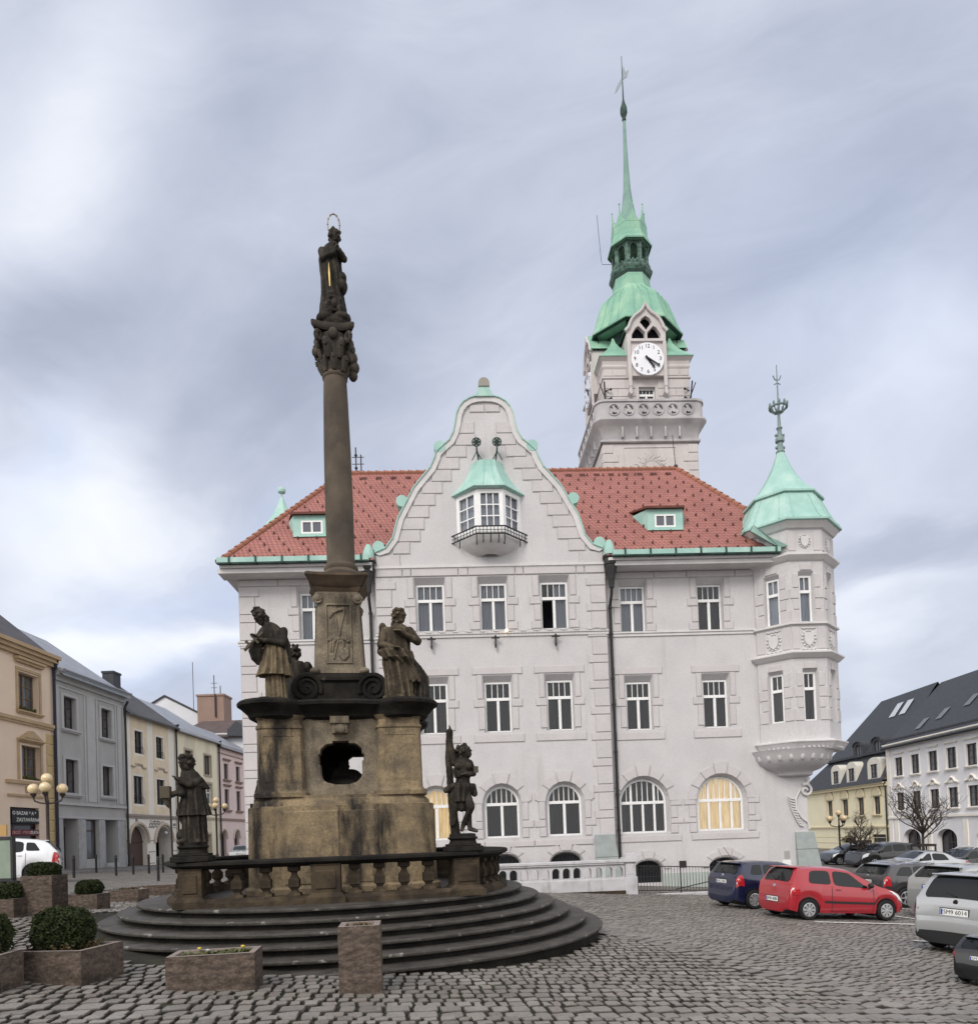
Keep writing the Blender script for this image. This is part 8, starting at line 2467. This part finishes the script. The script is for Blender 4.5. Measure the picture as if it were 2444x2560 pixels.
# ------------------------------------------------------------------ cars
def lerp_tab(tab, x):
    if x <= tab[0][0]: return tab[0][1]
    for (a, za), (b, zb2) in zip(tab[:-1], tab[1:]):
        if x <= b: return za + (zb2 - za) * (x - a) / (b - a) if b > a else zb2
    return tab[-1][1]


def wheel_meshes(rw, style):
    t = MB(); w_ = .10
    prof = [(rw * .66, -w_ * .7), (rw * .7, -w_ * .95), (rw * .9, -w_), (rw * .985, -w_ * .75), (rw, -w_ * .4), (rw, w_ * .4), (rw * .985, w_ * .75), (rw * .9, w_), (rw * .7, w_ * .95), (rw * .66, w_ * .7)]
    t.lathe(prof, (0, 0, 0), 28); t.lathe([(.01, -w_ * .3), (rw * .68, -w_ * .3), (rw * .68, w_ * .3), (.01, w_ * .3)], (0, 0, 0), 20)
    rm = MB(); rr = rw * .67
    n = 8 if style == 'cover' else 5
    rm.lathe([(rr, w_ * .62), (rr * 1.0, w_ * .9), (rr * .93, w_ * .96), (rr * .88, w_ * .8), (rr * .86, w_ * .5)], (0, 0, 0), 28)
    rm.lathe([(rr * .02, w_ * .98), (rr * .24, w_ * .95), (rr * .28, w_ * .8), (rr * .28, w_ * .5)], (0, 0, 0), 16)
    for i in range(n):
        a = 2 * PI * i / n; da = (.26 if style == 'cover' else .17); r0, r1 = rr * .22, rr * .9
        q = [(r0 * math.cos(a - da * 1.4), r0 * math.sin(a - da * 1.4)), (r1 * math.cos(a - da), r1 * math.sin(a - da)), (r1 * math.cos(a + da), r1 * math.sin(a + da)), (r0 * math.cos(a + da * 1.4), r0 * math.sin(a + da * 1.4))]
        rm.add([(x, y, w_ * .93) for x, y in q] + [(x, y, w_ * .55) for x, y in q], [(0, 1, 2, 3)] + [((j + 1) % 4, j, 4 + j, 4 + (j + 1) % 4) for j in range(4)])
    rot = Matrix.Rotation(R(-90), 4, 'X')      # axle along y, outer face to +y
    a, b = t.mesh('tyre', M['rubber'], 40), rm.mesh('rim', M['alloy'], 40)
    a.transform(rot); b.transform(rot)
    return a, b


_wm = {}
SH = {   # rear -> front : roof line, belt line (x from the middle of the car)
    'hatch': dict(L=3.62, W=1.63, H=1.44, wb=2.42, rw=.285, ov=.60,
                  top=[(-1.81, .50), (-1.80, .66), (-1.765, .84), (-1.72, .98), (-1.62, 1.16), (-1.50, 1.36), (-1.38, 1.415), (-.9, 1.44), (-.3, 1.435), (.1, 1.39), (.45, 1.24), (.85, 1.03), (1.02, .95), (1.35, .87), (1.58, .78), (1.72, .66), (1.79, .52), (1.81, .42)],
                  belt=[(-1.81, .95), (-1.4, .97), (-.2, .90), (.9, .86), (1.81, .8)], win=[((-1.22, -.52), (-1.12, -.52), .10, .90), ((-.44, .72), (-.42, .12), .06, .90)], rear=(-1.70, -1.47), front=(.88, .18)),
    'supermini': dict(L=4.0, W=1.65, H=1.50, wb=2.46, rw=.30, ov=.70,
                      top=[(-2.0, .50), (-1.99, .72), (-1.96, .92), (-1.90, 1.05), (-1.76, 1.26), (-1.66, 1.42), (-1.5, 1.47), (-.8, 1.50), (-.1, 1.48), (.25, 1.40), (.65, 1.2), (.98, 1.03), (1.15, .98), (1.6, .89), (1.85, .78), (1.97, .6), (2.0, .45)],
                      belt=[(-2.0, 1.05), (-1.2, 1.03), (0, .97), (1.0, .92), (2, .85)], win=[((-1.45, -1.0), (-1.32, -1.0), .12, .88), ((-.93, -.12), (-.93, -.12), .07, .9), ((-.05, .8), (-.05, .32), .07, .9)], rear=(-1.88, -1.68), front=(1.0, .32)),
    'estate': dict(L=4.7, W=1.82, H=1.56, wb=2.75, rw=.34, ov=.92,
                   top=[(-2.35, .52), (-2.34, .78), (-2.31, .98), (-2.24, 1.10), (-2.05, 1.32), (-1.92, 1.46), (-1.7, 1.51), (-.8, 1.56), (-.1, 1.54), (.35, 1.44), (.85, 1.2), (1.15, 1.05), (1.35, 1.0), (1.9, .92), (2.2, .8), (2.32, .6), (2.35, .45)],
                   belt=[(-2.35, 1.08), (-1.5, 1.06), (0, 1.0), (1.2, .97), (2.35, .88)], win=[((-1.85, -1.12), (-1.55, -1.12), .12, .86), ((-1.04, -.14), (-1.04, -.14), .07, .9), ((-.06, .95), (-.06, .42), .07, .9)], rear=(-2.22, -1.95), front=(1.17, .42)),
    'mpv': dict(L=4.4, W=1.80, H=1.63, wb=2.68, rw=.32, ov=.82,
                top=[(-2.2, .42), (-2.195, .60), (-2.17, .70), (-2.15, .92), (-2.10, 1.06), (-1.98, 1.36), (-1.90, 1.52), (-1.78, 1.585), (-1.4, 1.61), (-.5, 1.63), (.2, 1.6), (.6, 1.48), (1.1, 1.2), (1.35, 1.08), (1.55, 1.03), (1.85, .93), (2.08, .8), (2.18, .6), (2.2, .45)],
                belt=[(-2.2, 1.03), (-1.2, 1.02), (0, .98), (1.2, .95), (2.2, .9)], win=[((-1.75, -1.1), (-1.6, -1.1), .1, .88), ((-1.02, -.1), (-1.02, -.1), .07, .9), ((-.02, 1.15), (-.02, .62), .07, .9)], rear=(-2.09, -1.90), front=(1.37, .62)),
    'suv': dict(L=4.45, W=1.84, H=1.66, wb=2.65, rw=.35, ov=.85,
                top=[(-2.22, .55), (-2.21, .82), (-2.17, 1.02), (-2.08, 1.2), (-1.82, 1.48), (-1.66, 1.58), (-1.4, 1.62), (-.6, 1.66), (.0, 1.63), (.4, 1.52), (.85, 1.27), (1.1, 1.14), (1.4, 1.08), (1.85, 1.0), (2.1, .86), (2.2, .65), (2.22, .5)],
                belt=[(-2.22, 1.14), (-1.4, 1.12), (0, 1.05), (1.2, 1.0), (2.2, .95)], win=[((-1.55, -1.08), (-1.35, -1.08), .16, .84), ((-1.0, -.1), (-1.0, -.1), .07, .88), ((-.02, .95), (-.02, .46), .07, .88)], rear=(-2.06, -1.70), front=(1.12, .42)),
    'sedan': dict(L=4.6, W=1.78, H=1.46, wb=2.68, rw=.32, ov=1.0,
                  top=[(-2.3, .5), (-2.29, .8), (-2.25, .98), (-2.15, 1.03), (-1.75, 1.06), (-1.55, 1.1), (-1.1, 1.34), (-.85, 1.42), (-.3, 1.46), (.1, 1.43), (.5, 1.28), (.9, 1.05), (1.05, .97), (1.7, .88), (2.1, .78), (2.27, .6), (2.3, .45)],
                  belt=[(-2.3, .98), (-1.2, .98), (0, .93), (1.2, .9), (2.3, .82)], win=[((-1.1, -.12), (-.85, -.12), .07, .88), ((-.04, .8), (-.04, .2), .07, .9)], rear=(-1.5, -.98), front=(.92, .2)),
}


def car(label, loc, rz, shape, paint, group, style='cover', plate=None, black_z=0, rails=False, dark_lens=False, scale=1.0, name='parked_car', trim=False, antenna=False, badge=True):
    s = SH[shape]; L, W, H, wb, rw = s['L'], s['W'], s['H'], s['wb'], s['rw']
    xr = -L / 2 + s['ov']; xf = xr + wb; ra = rw + .055
    t = thing(name, label, 'car', loc, 0, group)
    # stand on the slope
    e = .5
    nrm = Vector((-(gz(loc[0] + e, loc[1]) - gz(loc[0] - e, loc[1])) / (2 * e), -(gz(loc[0], loc[1] + e) - gz(loc[0], loc[1] - e)) / (2 * e), 1)).normalized()
    fx = Vector((math.cos(rz), math.sin(rz), 0)); fx = (fx - nrm * fx.dot(nrm)).normalized(); fy = nrm.cross(fx)
    t.rotation_euler = Matrix((fx, fy, nrm)).transposed().to_euler(); t.scale = (scale,) * 3
    hw = W / 2

    def wid(x):
        d0 = x + L / 2; d1 = L / 2 - x
        k = 1.0
        for d, r_ in ((d0, .34), (d1, .55)):
            if d < r_: k = min(k, .80 + .20 * math.sqrt(max(0, 1 - (1 - d / r_) ** 2)) if d > 0 else .80)
        return hw * k

    def sec(x):
        zt = lerp_tab(s['top'], x); zb2 = min(lerp_tab(s['belt'], x), zt - .03); w_ = wid(x)
        sb = .20 + max(0, (abs(x) - (L / 2 - .35)) * .25)
        for xw in (xr, xf):
            if abs(x - xw) < ra: sb = max(sb, rw + math.sqrt(ra * ra - (x - xw) ** 2))
        sb = min(sb, zb2 - .06); g = zt - zb2
        wr = w_ * .955 - max(0, g - .03) * .40
        zm = sb + (zb2 - sb) * .5
        return [(0, .19), (w_ * .70, .19), (w_ * .955, max(.2, sb)), (w_ * .995, sb + (zb2 - sb) * .22), (w_ * 1.0, zm), (w_ * .988, sb + (zb2 - sb) * .85), (w_ * .955, zb2), (wr + .012, zt - min(.055, g * .3)), (wr - .06, zt - min(.015, g * .1)), (wr * .5, zt + .012), (0, zt + .018)]

    xs_ = set(x for x, _ in s['top'])
    x = -L / 2
    while x < L / 2: xs_.add(round(x, 3)); x += .09
    for xw in (xr, xf):
        for k in range(-8, 9): xs_.add(round(xw + ra * math.sin(k * PI / 16), 3))
    for d in (.01, .03, .06, .1, .15): xs_.add(-L / 2 + d); xs_.add(L / 2 - d)
    xs_ = sorted(xs_); b = MB(); ring = []
    for x in xs_:
        h_ = sec(x); full = [(x, -y, z) for y, z in h_] + [(x, y, z) for y, z in h_[-2:0:-1]]
        ring.append(full)
    k = len(ring[0]); b.v = [p_ for r_ in ring for p_ in r_]; HS = len(sec(0))
    for i in range(len(xs_) - 1):
        for j in range(k):
            j2 = (j + 1) % k
            b.f.append((i * k + j, (i + 1) * k + j, (i + 1) * k + j2, i * k + j2))
            under = j in (0, 1, k - 1, k - 2)
            zc = sum(ring[a][q][2] for a, q in ((i, j), (i, j2), (i + 1, j), (i + 1, j2))) / 4
            b.m.append(1 if under or zc < black_z else 0)
    b.f.append(tuple(range(k))[::-1][::-1]); b.m.append(1 if black_z > .3 else 0)
    b.f.append(tuple(range((len(xs_) - 1) * k, len(xs_) * k))[::-1]); b.m.append(0)
    b.build('body', [paint, M['plastic']], t, smooth=38)
    # inner wheel wells
    ww = MB()
    for xw in (xr, xf): ww.lathe([(ra - .01, -hw * .93), (ra - .01, hw * .93)], (0, 0, 0), 16) if False else ww.box(xw - ra, xw + ra, -hw * .86, hw * .86, .12, rw + ra * .75)
    ww.build('wheel_housing', M['ink'], t)

    def side_pt(x, v, sgn, off=.006):
        h_ = sec(x); i = min(int(v), HS - 2); f_ = v - i
        y = h_[i][0] + (h_[i + 1][0] - h_[i][0]) * f_; z = h_[i][1] + (h_[i + 1][1] - h_[i][1]) * f_
        dy, dz = h_[i + 1][0] - h_[i][0], h_[i + 1][1] - h_[i][1]; l = math.hypot(dy, dz) or 1
        return (x, sgn * (y + off * dz / l), z - off * dy / l)

    def side_patch(mb_, bot, top, v0, v1, sgn, off=.006, nu=10, nv=3, mi=0, soft=0):
        if soft: nu, nv = 12, 8
        vs_ = []
        for j in range(nv + 1):
            s_ = j / nv
            for i in range(nu + 1):
                u = i / nu
                uc, sc2 = 2 * u - 1, 2 * j / nv - 1
                u = .5 + .5 * uc * (1 - soft * abs(sc2) ** 6); s_ = .5 + .5 * sc2 * (1 - soft * 1.4 * abs(uc) ** 6)
                x = (bot[0] + (bot[1] - bot[0]) * u) * (1 - s_) + (top[0] + (top[1] - top[0]) * u) * s_
                vs_.append(side_pt(x, v0 + (v1 - v0) * s_, sgn, off))
        f_ = [(j * (nu + 1) + i, j * (nu + 1) + i + 1, (j + 1) * (nu + 1) + i + 1, (j + 1) * (nu + 1) + i) for j in range(nv) for i in range(nu)]
        mb_.add(vs_, f_ if sgn < 0 else [q[::-1] for q in f_], mi)

    for sgn in (-1, 1):
        for bot, top, s0, s1 in s['win']:
            g = MB(); side_patch(g, bot, top, 6 + s0, 6 + s1, sgn, soft=.09); g.build('side_window', M['carglass'], t)
        g = MB()
        xs2 = [w_[0][0] - .08 for w_ in s['win']][(1 if len(s['win']) > 2 else 1):] + [s['win'][-1][0][1] + .06]
        for x in xs2: side_patch(g, (x - .008, x + .008), (x - .008, x + .008), 2.15, 5.98, sgn, .003, 1, 8)
        side_patch(g, (xs2[0], xs2[-1]), (xs2[0], xs2[-1]), 2.25, 2.32, sgn, .003, 14, 1)
        if trim: side_patch(g, (-.75, .95), (-.75, .95), 3.55, 3.85, sgn, .012, 12, 1)
        g.build('door_seam', M['plastic'], t)
        hnd = MB()
        for bot, top, s0, s1 in s['win'][-1:] if len(s['win']) < 3 else s['win'][1:]:
            p_ = side_pt(bot[0] + .12, 5.35, sgn, .02); hnd.ball(p_, (.09, .022, .02), 8, 6)
        hnd.build('door_handle', paint if not dark_lens else M['plastic'], t, smooth=60)
        m_ = MB(); p_ = side_pt(s['win'][-1][0][1] - .10, 6.05, sgn, .1); m_.ball((p_[0], p_[1] + sgn * .02, p_[2] + .05), (.07, .10, .075), 10, 8); m_.tube([side_pt(s['win'][-1][0][1] - .08, 6.0, sgn, 0), p_], .02, 5)
        m_.build('wing_mirror', M['plastic'], t, smooth=60)
        tl = MB(); z0x = -L / 2 + .04
        side_patch(tl, (z0x, z0x + .26), (z0x + .05, z0x + .20), 4.3, 6.1, sgn, .014, 8, 4)
        tl.ball((-L / 2 + .15, sgn * hw * .83, lerp_tab(s['belt'], -L / 2) - .20), (.11, .14, .17), 12, 8)
        tlo = tl.build('tail_light', M['redlens'] if not dark_lens else M['darklens'], t, smooth=60)
        tl = MB(); side_patch(tl, (z0x + .01, z0x + .10), (z0x + .02, z0x + .10), 4.75, 5.15, sgn, .02, 4, 1); tl.build('reversing_lens', M['clearlens'], tlo)
        hl = MB(); side_patch(hl, (L / 2 - .42, L / 2 - .06), (L / 2 - .62, L / 2 - .16), 4.6, 6.05, sgn, .012, 8, 4); hl.build('headlight', M['clearlens'], t, smooth=60)
    # windscreen and rear window follow the roof line
    for nm_, (xa, xb) in (('rear_window', s['rear']), ('windscreen', s['front'])):
        g = MB(); vs_ = []; n, m_ = 10, 8; sg = -1 if xa < xb and nm_ == 'rear_window' else 1
        for j in range(n + 1):
            x = xa + (xb - xa) * j / n; h_ = sec(x); kz = 1 - .10 * abs(2 * j / n - 1) ** 5; yw = h_[8][0] - (.07 if nm_ == 'rear_window' else .03)
            x2 = x + .02 * sg; dz = lerp_tab(s['top'], x2) - lerp_tab(s['top'], x); sl_ = math.atan2(abs(dz), .02)
            for i in range(m_ + 1):
                u = -1 + 2 * i / m_
                z = h_[8][1] + (h_[10][1] - h_[8][1]) * (1 - abs(u) ** 1.5)
                vs_.append((x + sg * .016 * math.sin(sl_), u * yw * kz, z + .016 * math.cos(sl_)))
        f_ = [(j * (m_ + 1) + i, j * (m_ + 1) + i + 1, (j + 1) * (m_ + 1) + i + 1, (j + 1) * (m_ + 1) + i) for j in range(n) for i in range(m_)]
        g.add(vs_, [q[::-1] for q in f_] if sg < 0 else f_); g.build(nm_, M['carglass'], t, smooth=60)
    if shape != 'sedan':
        g = MB(); x = s['rear'][1]; h_ = sec(x); g.box(x - .10, x + .05, -h_[8][0] * .95, h_[8][0] * .95, h_[10][1] + .0, h_[10][1] + .03); bev(g.build('roof_spoiler', paint if not rails else M['plastic'], t), .012)
        g = MB(); xm = s['rear'][0]; zm_ = lerp_tab(s['top'], xm); g.tube([(xm - .03, 0, zm_ + .05), (xm + .05, .3, zm_ + .14)], .012, 5); g.build('rear_wiper', M['plastic'], t)
    if rails:
        for sgn in (-1, 1):
            g = MB(); g.tube([(x, sgn * (sec(x)[8][0] - .02), sec(x)[8][1] + (.05 if -1.5 < x < .1 else .0)) for x in [-1.65 + .15 * i for i in range(13)]], .022, 6); g.build('roof_rail', M['chrome'], t, smooth=60)
    if (xr, style, rw) not in _wm: _wm[(rw, style)] = _wm.get((rw, style)) or wheel_meshes(rw, style)
    a, b2 = _wm[(rw, style)]
    for xw in (xr, xf):
        for sgn in (-1, 1):
            o = link('wheel', a, t, (xw, sgn * (hw - .10), rw), 0 if sgn > 0 else PI); link('rim', b2, o)
    # bumper line, number plate, badge
    zp = {'hatch': .52, 'supermini': .82, 'estate': .86, 'mpv': .82, 'suv': .85, 'sedan': .82}[shape]
    xp = min(x for x, z in [(x_, lerp_tab(s['top'], x_)) for x_ in xs_] if z > zp + .04) - .012
    pl_ = MB(); pl_.box(xp - .012, xp + .01, -.27, .27, zp - .065, zp + .065); po = pl_.build('number_plate', [M['plate']], t)
    pl_ = MB(); pl_.box(xp - .004, xp + .012, -.29, .29, zp - .082, zp + .082); pl_.build('plate_frame', M['ink'], po)
    pl_ = MB(); pl_.box(xp - .014, xp - .011, .225, .262, zp - .055, zp + .055); pl_.build('plate_band', M['euband'], po)
    me_ = text_mesh(plate or '5M9 4086', .115, M['ink'], 'lettering', .001); me_.transform(Matrix.Rotation(R(-90), 4, 'Z')); link('lettering', me_, po, (xp - .015, -.02, zp))
    if badge:
        zb3 = zp + (.20 if shape != 'hatch' else .36); xb3 = min(x_ for x_ in xs_ if lerp_tab(s['top'], x_) > zb3) - .01
        bd = MB(); bd.lathe([(.055, 0), (.05, .012), (.01, .014)], (0, 0, 0), 14)
        bm_2 = bd.mesh('badge', M['chrome'], 40); bm_2.transform(Matrix.Rotation(R(-90), 4, 'Y')); link('badge', bm_2, t, (xb3, 0, zb3))
    bl = MB(); n = 14; zl = .50 if shape == 'hatch' else .60
    if antenna: bl.tube([(s['rear'][1] + .15, 0, H - .02), (s['rear'][1] - .25, 0, H + .42)], .008, 4)
    bl.tube([(-L / 2 + .03, y, .30) for y in (-.3, .3)], .03, 6)
    bl.build('antenna' if antenna else 'tow_cover', M['plastic'], t)
    return t


def paint(name, c, metal=.0, rough=.28): return mat(name, c, rough=rough, metal=metal, spec=.5, coat=1.0)


def place(x, y, th, shape, wheel, **k):
    """put a car so that the named rear wheel touches (x, y)"""
    s = SH[shape]; xr = -s['L'] / 2 + s['ov']; sy = -1 if wheel == 'R' else 1; sc_ = k.get('scale', 1.0)
    lx, ly = xr * sc_, sy * (s['W'] / 2 - .08) * sc_; c_, s_ = math.cos(th), math.sin(th)
    cx_, cy_ = x - (lx * c_ - ly * s_), y - (lx * s_ + ly * c_)
    return car(loc=(cx_, cy_, gz(cx_, cy_)), rz=th, shape=shape, **k)


RED = paint('red_car_paint', (.36, .012, .024)); NAVY = paint('navy_car_paint', (.005, .009, .042), .1); ANT = paint('anthracite_car_paint', (.055, .05, .055), .4)
SIL = paint('silver_car_paint', (.50, .51, .52), .55, .32); BLK = paint('black_car_paint', (.008, .008, .010)); WHT = paint('white_car_paint', (.78, .79, .82)); SIL2 = paint('pale_silver_car_paint', (.42, .43, .42), .5, .35)
RG = 'cars parked on the right of the square'
q_ = gp(1549, 1766); place(q_.x, q_.y, R(12), 'hatch', 'R', scale=.95, label='bright red three door hatchback parked side on, nearest the town hall corner', paint=RED, group=RG, plate='5M6 4086', trim=True)
q_ = gp(1445, 1745); place(q_.x, q_.y, R(17), 'supermini', 'R', scale=.94, label='dark navy hatchback with roof aerial parked behind the red car', paint=NAVY, group=RG, plate='5M2 7081', antenna=True)
q_ = gp(1735, 1742); place(q_.x, q_.y, R(13), 'estate', 'R', scale=.92, label='anthracite estate car with bright roof rails behind the red car', paint=ANT, group=RG, style='alloy', rails=True, plate='3M7 1124')
place(13.1, 19.6, R(14), 'estate', 'R', label='pale silver estate mostly hidden behind the silver people carrier', paint=SIL2, group=RG, style='alloy', plate='4M1 0937')
q_ = gp(1799, 1818); place(q_.x, q_.y, R(25), 'mpv', 'L', scale=.93, label='silver people carrier seen from behind, cut off by the right edge', paint=SIL, group=RG, plate='5M9 6014', black_z=.40, dark_lens=True)
q_ = gp(1850, 1883); place(q_.x, q_.y, R(30), 'supermini', 'L', label='very small black car at the bottom of the right edge', paint=BLK, group=RG, plate='5M2 7081', scale=.46)


def at_car(u, Y, th, shape, **k):
    q = ground(u, Y); return car(loc=q, rz=th, shape=shape, **k)


at_car(1628, 50, R(188), 'hatch', label='black small car beside the lamp before the yellow mansard house', paint=BLK, group=RG, style='alloy')
at_car(1692, 47.5, R(190), 'suv', label='big black car between the two bare trees', paint=BLK, group=RG, style='alloy')
at_car(1762, 40, R(188), 'sedan', label='silver saloon before the bigger bare tree', paint=SIL, group=RG, style='alloy')
at_car(1850, 41, R(190), 'suv', label='black car right of the bigger bare tree', paint=BLK, group=RG, style='alloy', rails=True)
LG = 'cars parked along the left row'
place(-17.9, 28.9, R(207), 'suv', 'R', label='white sport utility car before the pawn shop', paint=WHT, group=LG, style='alloy')
at_car(472, 50, R(100), 'sedan', label='pale silver car glimpsed behind the balustrade by the far pink house', paint=SIL2, group=LG)
